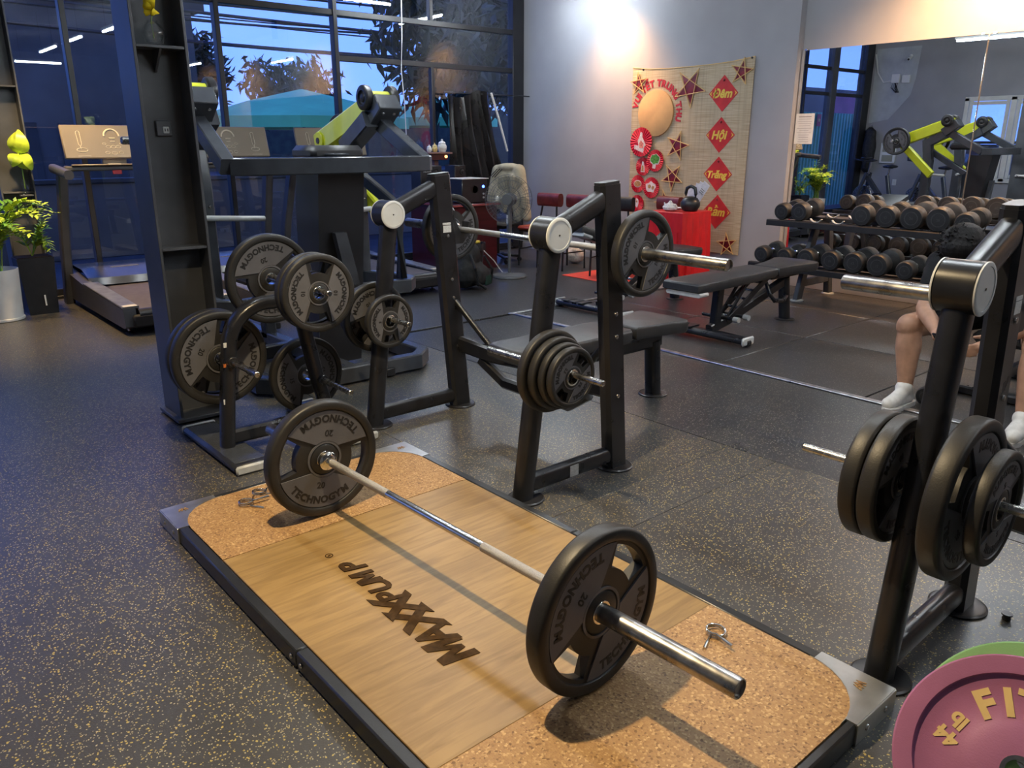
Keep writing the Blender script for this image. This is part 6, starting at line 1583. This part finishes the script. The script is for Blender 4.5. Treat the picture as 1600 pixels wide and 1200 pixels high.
pb = thing('plastic_bag', 'crumpled white plastic bag on the floor under the maroon chairs', 'bag', (6.86, 6.85, 0))
mesh_obj('bag_body', blob([('ell', (0, 0, 0.09), (0.11, 0.13, 0.09)), ('ell', (0.02, 0.06, 0.16), (0.06, 0.05, 0.06)), ('ell', (-0.04, -0.05, 0.15), (0.05, 0.06, 0.05))], 0.014, 2), 'white_trinket', pb)
MB().tube([(0.0, 0.05, 0.2), (0.0, 0.03, 0.25), (0.0, -0.03, 0.25), (0.0, -0.05, 0.19)], 0.006, 6).build('handle', 'white_trinket', pb)

# ================================================================ PLANTS
pp = thing('plant_pot', 'white cylindrical pot with a feathery green plant by the window', 'potted plant', (0.955, 7.66, 0))
MB().lathe([(0.155, 0), (0.165, 0.004), (0.165, 0.02), (0.155, 0.025), (0.175, 0.42), (0.165, 0.42), (0.16, 0.38), (1e-4, 0.38)], (0, 0, 0), (0, 0, 1), 40).build('pot', 'pot_white', pp)
MB().lathe([(0.165, 0.37), (0.1, 0.385), (1e-4, 0.388)], (0, 0, 0), (0, 0, 1), 24).build('soil', 'soil', pp)
def frond(parent, base, tip, bend, n, ll, mat, rnd, nm='frond', lim=(0.6, 0.2)):
    base, tip, bend = Vector(base), Vector(tip), Vector(bend)
    tip.x = min(tip.x, lim[0]); tip.y = min(tip.y, lim[1]); bend.x = min(bend.x, lim[0]); bend.y = min(bend.y, lim[1])   # keep clear of column and treadmill
    mb = MB(); pts = []
    for k in range(13):
        u = k / 12; p = base * (1 - u) ** 2 + bend * 2 * u * (1 - u) + tip * u * u; pts.append(p)
    mb.tube(pts, 0.004, 5, scales=[1 - 0.7 * k / 12 for k in range(13)])
    for k in range(n):
        u = 0.22 + 0.78 * k / (n - 1); f = u * 12; i = min(int(f), 11); p = pts[i].lerp(pts[i + 1], f - i); t = (pts[i + 1] - pts[i]).normalized()
        for sg in (-1, 1):
            sd = t.cross(Vector((rnd.uniform(-.4, .4), rnd.uniform(-.4, .4), 1))).normalized() * sg
            d = (sd + t * 0.7 + Vector((rnd.uniform(-.2, .2), rnd.uniform(-.2, .2), rnd.uniform(-.2, .25)))).normalized(); L = ll * rnd.uniform(0.7, 1.2) * (1.1 - 0.5 * u)
            w = d.cross(Vector((0, 0, 1)) + t * 0.3).normalized() * L * 0.24; o = len(mb.v)
            nn = Vector((0, 0, L * 0.06))
            mb.v += [p, p + d * L * .45 + w + nn, p + d * L, p + d * L * .45 - w + nn, p + d * L * .45 - nn * .4]; mb.f += [[o, o + 1, o + 4], [o + 1, o + 2, o + 4], [o + 2, o + 3, o + 4], [o + 3, o, o + 4]]
    mb.build(nm, mat, parent)
rnd = random.Random(4)
for k in range(26):
    a = rnd.uniform(0, 2 * PI); rr = rnd.uniform(0.18, 0.45); h_ = rnd.uniform(0.5, 1.0)
    if k < 9: a = rnd.uniform(-1.3, 0.3); rr = rnd.uniform(0.3, 0.55); h_ = rnd.uniform(0.5, 0.95)
    frond(pp, (rnd.uniform(-.06, .06), rnd.uniform(-.06, .06), 0.38), (rr * math.cos(a), rr * math.sin(a), 0.35 + h_ * 0.62), (rr * 0.3 * math.cos(a), rr * 0.3 * math.sin(a), 0.40 + h_ * 0.75), 12, 0.10, ('leaf_green', 'leaf_yellow', 'leaf_yellow')[k % 3], rnd)
for k, (a, h_) in enumerate(((0.2, 0.98), (2.4, 1.0), (-0.5, 0.9))):
    frond(pp, (0, 0, 0.38), (0.12 * math.cos(a) - 0.02, 0.12 * math.sin(a), h_ + 0.08), (0.02, 0, 0.75), 14, 0.09, 'leaf_green', rnd)
bpx = thing('planter', 'tall black square planter between white pot and treadmill', 'planter', (1.27, 7.80, 0))
MB().prism([(-0.11, 0), (0.11, 0), (0.14, 0.48), (-0.14, 0.48)], ((0, 0, 0), (1, 0, 0), (0, 0, 1), (0, 1, 0)), -0.12, 0.12).build('planter_body', 'satin_black', bpx)
MB().box((0, 0, 0.481), (0.26, 0.22, 0.01), 0.002).build('soil', 'soil', bpx)
for k in range(9):
    a = rnd.uniform(0, 2 * PI); rr = rnd.uniform(0.12, 0.32); frond(bpx, (0, 0, 0.48), (rr * math.cos(a), rr * math.sin(a), 0.5 + rnd.uniform(0.02, 0.3)), (rr * .4 * math.cos(a), rr * .4 * math.sin(a), 0.72), 9, 0.08, ('leaf_yellow', 'leaf_green')[k % 2], rnd, lim=(0.12, 0.10))
MB().box((0.02, -0.135, 0.12), (0.012, 0.004, 0.09), 0, RZ(0)).build('tag', 'sticker', bpx)
lc = Vector((1.335, 7.97, 0.985))
lp = thing('wall_vase', 'two bright lime leaves in a bottle on the dark column', 'plant', lc)
MB().lathe([(0.022, 0), (0.026, 0.01), (0.026, 0.07), (0.012, 0.10), (0.012, 0.13), (0.009, 0.13), (0.009, 0.1), (1e-4, 0.02)], (0, 0, 0), (0, 0, 1), 18).build('bottle', 'clear_glass', lp)
MB().box((0.0, 0.0, -0.006), (0.10, 0.07, 0.012), 0.002).build('bracket', 'column_paint', lp)
def leaf(parent, base, tip, width, mat, cup=0.03, nm='leaf'):
    base, tip = Vector(base), Vector(tip); t = (tip - base); L = t.length; t.normalize(); s = t.cross(Vector((0.6, 0.8, 0.1))).normalized(); n = s.cross(t)
    vs_ = []; fs = []; m_ = 8
    for i in range(m_ + 1):
        u = i / m_; w = width * math.sin(PI * u ** 0.75) ** 0.8 if 0 < i < m_ else 0.001
        for j in (-1, -0.5, 0, 0.5, 1): vs_.append(base + t * L * u + s * w * j + n * (cup * abs(j) - 0.04 * math.sin(PI * u)))
    for i in range(m_):
        for j in range(4): a = i * 5 + j; fs.append((a, a + 1, a + 6, a + 5))
    MB().add(vs_, fs).build(nm, mat, parent)
leaf(lp, (0.0, -0.03, 0.33), (0.01, -0.03, 0.53), 0.09, 'leaf_lime'); leaf(lp, (0.0, -0.03, 0.33), (0.06, -0.05, 0.20), 0.075, 'leaf_lime'); leaf(lp, (-0.01, -0.03, 0.34), (-0.08, -0.05, 0.24), 0.06, 'leaf_lime')
MB().tube([(0, 0, 0.05), (0.0, -0.01, 0.2), (0.0, -0.03, 0.35)], 0.004, 6).build('stem', 'stem_green', lp)
va = thing('flower_vase', 'round glass vase with a yellow flower on the column shelf', 'vase', (1.325, 4.135, 1.853))
MB().lathe([(0.02, 0), (0.036, 0.006), (0.054, 0.035), (0.054, 0.055), (0.036, 0.088), (0.022, 0.098), (0.024, 0.104), (0.018, 0.10), (0.03, 0.086), (0.046, 0.055), (0.03, 0.012), (1e-4, 0.010)], (0, 0, 0), (0, 0, 1), 28).build('vase_glass', 'clear_glass', va)
MB().tube([(0, 0, 0.03), (-0.004, 0, 0.10), (0.006, 0, 0.15)], 0.003, 6).build('stem', 'stem_green', va)
for (b_, t_, w) in (((0, 0, 0.14), (0.02, -0.02, 0.215), 0.022), ((0, 0, 0.14), (-0.012, -0.015, 0.20), 0.02), ((0.004, 0, 0.15), (0.03, -0.02, 0.135), 0.016), ((0, 0, 0.14), (0.002, -0.03, 0.14), 0.016), ((0.0, 0, 0.15), (0.01, 0.02, 0.20), 0.02)):
    leaf(va, b_, t_, w, 'petal_yellow', 0.006, 'petal')
MB().ball((0.0, -0.02, 0.135), 0.012, 10, 8).build('flower_centre', 'petal_yellow', va)

# ================================================================ THE SIDE SEEN IN THE MIRROR
ep = thing('fuse_panel', 'white fuse panel with two windows on the grey wall, seen in the mirror', 'fuse panel', (XF, 7.80, 1.0))
MB().box((XF + 0.02, 7.80, 1.19), (0.04, 0.32, 0.40), 0.008).build('panel_box', 'panel_white', ep, True)
for z in (1.09, 1.28):
    MB().box((XF + 0.043, 7.80, z), (0.008, 0.22, 0.13), 0.003).build('panel_window', 'panel_tint', ep, True)
e2 = thing('switch_plate', 'white switch plate low on the grey wall, seen in the mirror', 'switch', (XF, 7.6, 0.55))
MB().box((XF + 0.006, 7.6, 0.62), (0.012, 0.08, 0.12), 0.003).build('plate', 'panel_white', e2, True); MB().box((XF + 0.014, 7.6, 0.62), (0.006, 0.03, 0.05), 0.002).build('rocker', 'window_white', e2, True)
jb = thing('junction_box', 'white router and junction box with loose cables high on the grey wall', 'junction box', (XF + 0.02, 7.72, 2.55))
MB().box((XF + 0.035, 7.84, 2.62), (0.04, 0.16, 0.17), 0.008).build('box', 'panel_white', jb, True)
MB().box((XF + 0.035, 7.63, 2.60), (0.04, 0.16, 0.15), 0.008, None).build('router', 'panel_white', jb, True)
for k in range(4): MB().tube([(XF + 0.045, 7.86 - 0.03 * k, 2.58), (XF + 0.06, 7.9 - 0.03 * k, 2.45 - 0.03 * k), (XF + 0.05, 7.80 - 0.02 * k, 2.36), (XF + 0.045, 7.84, 2.56)], 0.006, 5).build('cable', 'wire_black', jb, True)
MB().tube([(XF + 0.03, 8.30, 3.1), (XF + 0.03, 8.22, 2.75), (XF + 0.03, 8.08, 2.56), (XF + 0.03, 7.9, 2.58)], 0.012, 6).build('conduit', 'panel_white', jb, True)
cv_ = thing('security_camera', 'white security camera high on the grey wall, seen in the mirror', 'camera', (XF, 7.60, 3.0))
MB().lathe([(0.03, 0), (0.035, 0.02), (0.02, 0.04)], (XF, 7.6, 3.02), (1, 0, 0), 16).build('mount', 'panel_white', cv_, True); MB().cyl((XF + 0.03, 7.6, 3.0), (XF + 0.16, 7.58, 2.95), 0.03, 16, 0.004).build('body', 'panel_white', cv_, True); MB().cyl((XF + 0.158, 7.58, 2.951), (XF + 0.164, 7.58, 2.949), 0.022, 14).build('lens', 'black_plastic', cv_, True)
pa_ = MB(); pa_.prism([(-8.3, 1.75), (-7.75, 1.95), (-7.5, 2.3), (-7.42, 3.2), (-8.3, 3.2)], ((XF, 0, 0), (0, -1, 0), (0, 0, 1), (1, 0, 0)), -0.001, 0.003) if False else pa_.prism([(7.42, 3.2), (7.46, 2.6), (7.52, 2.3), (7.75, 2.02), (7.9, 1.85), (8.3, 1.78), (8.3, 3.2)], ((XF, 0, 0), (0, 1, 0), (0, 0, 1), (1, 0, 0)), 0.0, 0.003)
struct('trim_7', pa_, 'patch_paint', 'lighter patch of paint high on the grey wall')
wd = bpy.data.objects.new('window_8', None); COL.objects.link(wd); wd['kind'] = 'structure'; wd['label'] = 'white framed double window on the grey wall, seen in the mirror'; wd.location = (XF, 5.6, 0.8)
for (y, z, sy, sz) in ((6.42, 1.45, 0.08, 1.5), (5.62, 1.45, 0.10, 1.5), (4.82, 1.45, 0.08, 1.5), (5.62, 2.18, 1.68, 0.08), (5.62, 0.72, 1.68, 0.08)):
    MB().box((XF + 0.02, y, z), (0.07, sy, sz), 0.006).build('window_frame', 'window_white', wd, True)
for y0, y1 in ((5.68, 6.37), (4.87, 5.56)):
    ym_ = (y0 + y1) / 2
    for (y, z, sy, sz) in ((y0 + 0.03, 1.45, 0.06, 1.38), (y1 - 0.03, 1.45, 0.06, 1.38), (ym_, 2.10, y1 - y0 - 0.12, 0.06), (ym_, 0.80, y1 - y0 - 0.12, 0.06)):
        MB().box((XF + 0.045, y, z), (0.04, sy, sz), 0.005).build('sash', 'window_white', wd, True)
    for z0_, z1_ in ((1.42, 2.08), (0.82, 1.38)): MB().box((XF + 0.03, ym_, (z0_ + z1_) / 2), (0.006, y1 - y0 - 0.11, z1_ - z0_)).build('pane', 'window_glass', wd, True)
    MB().box((XF + 0.03, ym_, 1.40), (0.012, y1 - y0 - 0.11, 0.05)).build('glazing_bar', 'frame_black', wd, True)
def bike(x, y, rz, label):
    b = thing('spin_bike', label, 'exercise bike', (x, y, 0), rz)       # faces local +X
    MB().beam([(0.42, -0.24, 0.04), (0.42, 0.24, 0.04)], 0.07, 0.06, 0.01).build('front_foot', 'grey_metal', b); MB().beam([(-0.5, -0.22, 0.04), (-0.5, 0.22, 0.04)], 0.07, 0.06, 0.01).build('rear_foot', 'grey_metal', b)
    MB().beam([(-0.5, 0, 0.08), (0.42, 0, 0.10)], 0.06, 0.07, 0.01).build('floor_beam', 'grey_metal', b)
    MB().cyl((0.30, -0.025, 0.36), (0.30, 0.025, 0.36), 0.22, 36, 0.006).build('flywheel', 'steel', b)
    for s_ in (-1, 1): MB().beam([(0.42, s_ * 0.16, 0.08), (0.22, s_ * 0.06, 0.82)], 0.05, 0.06, 0.008, (1, 0, 0)).build('fork', 'grey_metal', b)
    MB().beam([(-0.15, 0, 0.32), (0.24, 0, 0.74)], 0.07, 0.09, 0.01).build('main_tube', 'grey_metal', b); MB().beam([(-0.38, 0, 0.10), (-0.20, 0, 0.78)], 0.06, 0.07, 0.01, (1, 0, 0)).build('seat_tube', 'grey_metal', b)
    MB().cyl((-0.21, 0, 0.76), (-0.24, 0, 0.93), 0.018, 12).build('seat_post', 'chrome', b)
    mesh_obj('saddle', blob([('ell', (-0.30, 0, 0.95), (0.10, 0.10, 0.03)), ('cap', (-0.28, 0, 0.95), (-0.10, 0, 0.945), 0.045, 0.022)], 0.012, 3), 'black_plastic', b)
    MB().cyl((0.22, 0, 0.80), (0.20, 0, 1.03), 0.02, 12).build('bar_post', 'chrome', b)
    MB().tube([(0.45, 0.17, 1.16), (0.42, 0.20, 1.08), (0.22, 0.20, 1.05), (0.18, 0.0, 1.04), (0.22, -0.20, 1.05), (0.42, -0.20, 1.08), (0.45, -0.17, 1.16)], 0.016, 10).build('handlebar', 'black_plastic', b)
    MB().box((0.30, 0, 1.09), (0.12, 0.22, 0.05), 0.01).build('display', 'black_plastic', b)
    MB().cyl((-0.02, -0.05, 0.34), (-0.02, 0.05, 0.34), 0.10, 26).build('chain_guard', 'dark_shroud', b)
    for s_ in (-1, 1):
        MB().beam([(-0.02, s_ * 0.06, 0.34), (-0.02 + s_ * 0.12, s_ * 0.06, 0.34 - s_ * 0.10)], 0.02, 0.03, 0.004).build('crank', 'steel', b); MB().box((-0.02 + s_ * 0.12, s_ * 0.12, 0.34 - s_ * 0.10), (0.09, 0.09, 0.025), 0.006).build('pedal', 'black_plastic', b)
bike(-1.25, 7.6, math.radians(100), 'grey spin bike under the fuse panel, seen in the mirror')
bike(-1.25, 6.55, math.radians(100), 'grey spin bike between fuse panel and white window, seen in the mirror')
hb = thing('hanging_coat', 'black coat hanging in the corner by the exit, seen in the mirror', 'coat', (XF + 0.12, 8.18, 1.0))
mesh_obj('coat_body', blob([('box', (0, 0, 0.25), (0.16, 0.22, 0.9), 0.07), ('ell', (0.02, -0.03, 0.3), (0.10, 0.14, 0.3)), ('cap', (0.02, -0.08, 0.6), (0.04, -0.12, 0.1), 0.06, 0.05)], 0.02, 4), 'bag_cloth', hb)
MB().cyl((-0.1, 0, 0.70), (0.0, 0, 0.74), 0.01, 8).build('hook', 'steel', hb)
u0 = onx(1238, 178, XM - 0.012); u1 = onx(1268, 225, XM - 0.012)
no = thing('notice_sheet', 'printed notice sheet taped to the mirror edge', 'notice', (XM - 0.013, (u0.y + u1.y) / 2, u1.z))
y_a, y_b = min(u0.y, 4.385), u1.y
MB().box((XM - 0.0115, (y_a + y_b) / 2, (u0.z + u1.z) / 2), (0.0015, y_a - y_b, u0.z - u1.z)).build('paper', 'notice_paper', no, True)
pr = MB()
for k in range(13):
    w = (y_a - y_b) * (0.7 if k == 0 else random.uniform(0.5, 0.82)); z = u0.z - 0.03 - k * 0.021
    pr.box((XM - 0.0126, (y_a + y_b) / 2, z), (0.0006, w, 0.007 if k == 0 else 0.003))
pr.build('print_lines', 'print_grey', no, True)['kind'] = 'stuff'
# ================================================================ SEATED PERSON
# sits on the end of a bench facing the viewer's side, bent forward over a phone
SX, SY = 4.88, 1.46
pe = thing('person', 'person in black shirt and shorts sitting bent forward over a phone', 'person', (SX, SY, 0))
L = lambda x, y, z: Vector((x - SX, y - SY, z))
# joints: left image leg (+Y) and right image leg (-Y)
hipL, hipR = L(4.97, 1.62, 0.49), L(4.97, 1.36, 0.49)
kneL, kneR = L(4.44, 1.815, 0.445), L(4.42, 1.185, 0.445)
ankL, ankR = L(4.395, 1.772, 0.105), L(4.33, 1.16, 0.105)
pel = L(5.0, 1.50, 0.535); che = L(4.90, 1.59, 0.69); nek = L(4.72, 1.64, 0.80); hed = L(4.60, 1.66, 0.865)
shL, shR = L(4.82, 1.845, 0.745), L(4.82, 1.415, 0.755)
elL, elR = L(4.47, 1.765, 0.545), L(4.50, 1.225, 0.555)
wrL, wrR = L(4.31, 1.625, 0.465), L(4.31, 1.36, 0.455)
def hand(w, elbow, palm_dir, s_):
    """palm, four fingers curled inwards and a thumb; s_ = +1 for the +Y hand"""
    fw_ = (w - elbow).normalized(); up_ = Vector((0, 0, 1)); inn = Vector((0, -s_, 0))
    pc = w + fw_ * 0.045
    sh = [('cap', w, pc, 0.024, 0.030), ('ell', pc + inn * 0.004, (0.034, 0.036, 0.026))]
    for k in range(4):
        b0 = pc + fw_ * (0.034 - 0.003 * abs(k - 1.2)) + up_ * (0.026 - 0.0185 * k)
        l1, l2, l3 = [(0.034, 0.024, 0.018), (0.038, 0.026, 0.019), (0.035, 0.025, 0.018), (0.028, 0.020, 0.016)][k]
        b1 = b0 + (fw_ * 0.85 + inn * 0.4).normalized() * l1; b2 = b1 + (inn * 0.95 + fw_ * 0.15).normalized() * l2; b3 = b2 + (inn * 0.7 - fw_ * 0.7).normalized() * l3
        sh += [('cap', b0, b1, 0.0092, 0.0086), ('cap', b1, b2, 0.0086, 0.008), ('cap', b2, b3, 0.008, 0.007)]
    t0 = w + fw_ * 0.025 + up_ * 0.022; t1 = t0 + (fw_ * 0.5 + up_ * 0.7 + inn * 0.35).normalized() * 0.034; t2 = t1 + (fw_ * 0.75 + inn * 0.6 + up_ * 0.1).normalized() * 0.030
    sh += [('cap', t0, t1, 0.0125, 0.0105), ('cap', t1, t2, 0.0105, 0.0085)]
    return sh
S = []
for h_, k_, a_ in ((hipL, kneL, ankL), (hipR, kneR, ankR)):
    S += [('cap', h_, k_, 0.092, 0.068), ('ell', k_ + Vector((-0.012, 0, 0.0)), (0.064, 0.064, 0.070)), ('cap', k_, k_.lerp(a_, 0.35), 0.062, 0.065), ('cap', k_.lerp(a_, 0.35), a_, 0.065, 0.038), ('ell', k_.lerp(a_, 0.34) + Vector((0.026, 0, 0)), (0.055, 0.060, 0.11)),
          ('cap', a_, a_ + Vector((-0.02, 0, -0.05)), 0.037, 0.034), ('cap', a_ + Vector((0.02, 0, -0.06)), a_ + Vector((-0.13, 0, -0.068)), 0.033, 0.026)]
S += [('ell', pel, (0.13, 0.17, 0.12)), ('cap', pel, che, 0.125, 0.135), ('cap', che + Vector((0, 0.07, 0)), che + Vector((0, -0.07, 0)), 0.12, 0.12), ('cap', shL, shR, 0.07, 0.07), ('cap', che, nek, 0.11, 0.06), ('cap', nek, hed, 0.055, 0.06)]
# head: skull, face, jaw, nose, ears; bowed forward
fd = Vector((-0.62, 0.0, -0.78)); cr = Vector((-0.75, 0, 0.62)).normalized()
S += [('ell', hed + cr * 0.03, (0.092, 0.078, 0.088)), ('ell', hed + fd * 0.045 + cr * -0.01, (0.066, 0.064, 0.074)), ('cap', hed + fd * 0.06 - cr * 0.05, hed + fd * 0.075 - cr * 0.085, 0.042, 0.026),
      ('cap', hed + fd * 0.098 + cr * 0.012, hed + fd * 0.118 - cr * 0.018, 0.010, 0.014), ('ell', hed + Vector((0.0, 0.082, 0)) - cr * 0.015, (0.020, 0.010, 0.030)), ('ell', hed + Vector((0.0, -0.082, 0)) - cr * 0.015, (0.020, 0.010, 0.030))]
for s_, sh_, el_, wr_ in ((1, shL, elL, wrL), (-1, shR, elR, wrR)):
    S += [('cap', sh_, el_, 0.056, 0.043), ('cap', el_, el_.lerp(wr_, 0.3), 0.042, 0.043), ('cap', el_.lerp(wr_, 0.3), wr_, 0.043, 0.026)]
    S += hand(wr_, el_, None, s_)
mesh_obj('body', blob(S, 0.0065, 3), 'skin', pe)
for s_ in (-1, 1):                                # eyes, brows, mouth on the bowed face
    e_ = hed + fd * 0.100 + cr * 0.020 + Vector((0, s_ * 0.030, 0))
    MB().ball(e_, 0.0125, 12, 8).build('eye', 'white_trinket', pe); MB().ball(e_ + fd * 0.0085, 0.006, 10, 6).build('iris', 'hair_black', pe)
    MB().tube([e_ + cr * 0.018 + Vector((0, -0.016, 0)), e_ + cr * 0.022 + fd * 0.006, e_ + cr * 0.018 + Vector((0, 0.016, 0))], 0.003, 6).build('eyebrow', 'hair_black', pe)
MB().tube([hed + fd * 0.110 - cr * 0.048 + Vector((0, -0.022, 0)), hed + fd * 0.117 - cr * 0.047, hed + fd * 0.110 - cr * 0.048 + Vector((0, 0.022, 0))], 0.0045, 8).build('mouth', 'chair_orange', pe)
# clothes
sh_ = [('ell', pel + Vector((0.02, 0, 0.0)), (0.15, 0.19, 0.10)), ('cap', pel, che, 0.148, 0.152), ('cap', che + Vector((0.0, 0.08, 0)), che + Vector((0.0, -0.08, 0)), 0.138, 0.138), ('cap', shL + Vector((0.01, 0, 0)), shR + Vector((0.01, 0, 0)), 0.088, 0.088), ('cap', che, nek + Vector((0.05, 0, -0.02)), 0.125, 0.078)]
for a, b in ((shL, elL), (shR, elR)): sh_ += [('cap', a, a.lerp(b, 0.62), 0.080, 0.070), ('cap', a.lerp(b, 0.5), a.lerp(b, 0.66), 0.070, 0.066)]
mesh_obj('t_shirt', blob(sh_, 0.011, 4), 'shirt_black', pe)
st_ = [('ell', pel + Vector((0, 0, -0.02)), (0.15, 0.20, 0.105))]
for a, b in ((hipL, kneL), (hipR, kneR)): st_ += [('cap', a, a.lerp(b, 0.68), 0.100, 0.088)]
st_ += [('cap', (hipL + hipR) / 2, (hipL + hipR) / 2 + Vector((-0.16, 0, -0.01)), 0.10, 0.07)]
mesh_obj('shorts', blob(st_, 0.012, 4), 'shirt_black', pe)
# hair: cap plus tufts
hs = [('ell', hed + cr * 0.045 + Vector((0.012, 0, 0.012)), (0.118, 0.108, 0.106)), ('ell', hed + Vector((0.05, 0, 0.03)), (0.08, 0.098, 0.085)), ('ell', hed + fd * 0.04 + cr * 0.075, (0.07, 0.09, 0.07))]
rnd = random.Random(9)
for k in range(420):
    th = rnd.uniform(0, 2 * PI); ph = rnd.uniform(0, 1.75)
    ax = cr; u = Vector((0, 1, 0)); w = ax.cross(u)
    d = (ax * math.cos(ph) + (u * math.cos(th) + w * math.sin(th)) * math.sin(ph))
    if d.dot(fd) > 0.72: continue
    b0 = hed + cr * 0.03 + Vector((0.012, 0, 0.01)) + d * 0.098; t_ = (d * 0.35 + (d.cross(Vector((rnd.uniform(-1, 1), rnd.uniform(-1, 1), 0.3)))).normalized() * 0.6 + fd * 0.45).normalized()
    hs.append(('cap', b0, b0 + t_ * rnd.uniform(0.03, 0.06), 0.0075, 0.0022))
mesh_obj('hair', blob(hs, 0.0042, 0), 'hair_black', pe)
for (a_, s_) in ((ankL, 1), (ankR, -1)):
    o = a_.copy(); o.z = 0
    up = blob([('cap', o + Vector((0.035, 0, 0.055)), o + Vector((-0.16, s_ * 0.01, 0.045)), 0.045, 0.036), ('cap', o + Vector((0.02, 0, 0.07)), o + Vector((-0.01, 0, 0.105)), 0.046, 0.048), ('cap', o + Vector((-0.05, 0, 0.075)), o + Vector((-0.12, 0, 0.055)), 0.038, 0.038)], 0.008, 3)
    sh2 = mesh_obj('shoe', up, 'shoe_white', pe)
    so = MB(); poly = [(0.085, -0.035), (0.06, -0.045), (-0.06, -0.042), (-0.14, -0.047), (-0.19, -0.03), (-0.205, 0.0), (-0.19, 0.03), (-0.14, 0.045), (-0.06, 0.042), (0.06, 0.045), (0.085, 0.035), (0.092, 0)]
    so.prism(poly, (o, (1, 0, 0), (0, 1, 0), (0, 0, 1)), 0.001, 0.026); so.build('sole', 'shoe_sole', sh2)
    la = MB()
    for k in range(4): la.tube([o + Vector((-0.035 - 0.022 * k, -0.026, 0.098 - 0.010 * k)), o + Vector((-0.040 - 0.022 * k, 0, 0.112 - 0.010 * k)), o + Vector((-0.035 - 0.022 * k, 0.026, 0.098 - 0.010 * k))], 0.0035, 6)
    la.build('laces', 'white_trinket', sh2)
ph = thing('phone', 'black phone held in both hands by the seated person', 'phone', (4.24, 1.53, 0.455))
MB().box((0, 0, 0.0), (0.075, 0.155, 0.009), 0.004, RY(35)).build('phone_case', 'phone_black', ph)
MB().box((0, 0, 0.0052), (0.069, 0.148, 0.001), 0, RY(35)).build('screen', 'black_plastic', ph)
sb = thing('flat_bench', 'black flat bench under the seated person', 'bench', (5.05, 1.46, 0))
MB().box((0.12, 0, 0.372), (0.80, 0.30, 0.07), 0.025).build('pad', 'pad_black', sb)
MB().box((0.12, 0, 0.328), (0.7, 0.10, 0.02), 0.004).build('pad_frame', 'black_metal', sb)
for x in (-0.15, 0.42):
    MB().beam([(x, 0, 0.325), (x, 0, 0.05)], 0.07, 0.08, 0.008, (1, 0, 0)).build('post', 'black_metal', sb)
    MB().beam([(x, -0.26, 0.03), (x, 0.26, 0.03)], 0.08, 0.05, 0.01).build('foot_bar', 'black_metal', sb)
MB().beam([(-0.15, 0, 0.15), (0.42, 0, 0.15)], 0.05, 0.06, 0.008).build('spine', 'black_metal', sb)
dumbbell(4.66, 1.70, 0.060, 0.058, '14', 'dumbbell with chrome handle lying on the floor under the seated person', None)
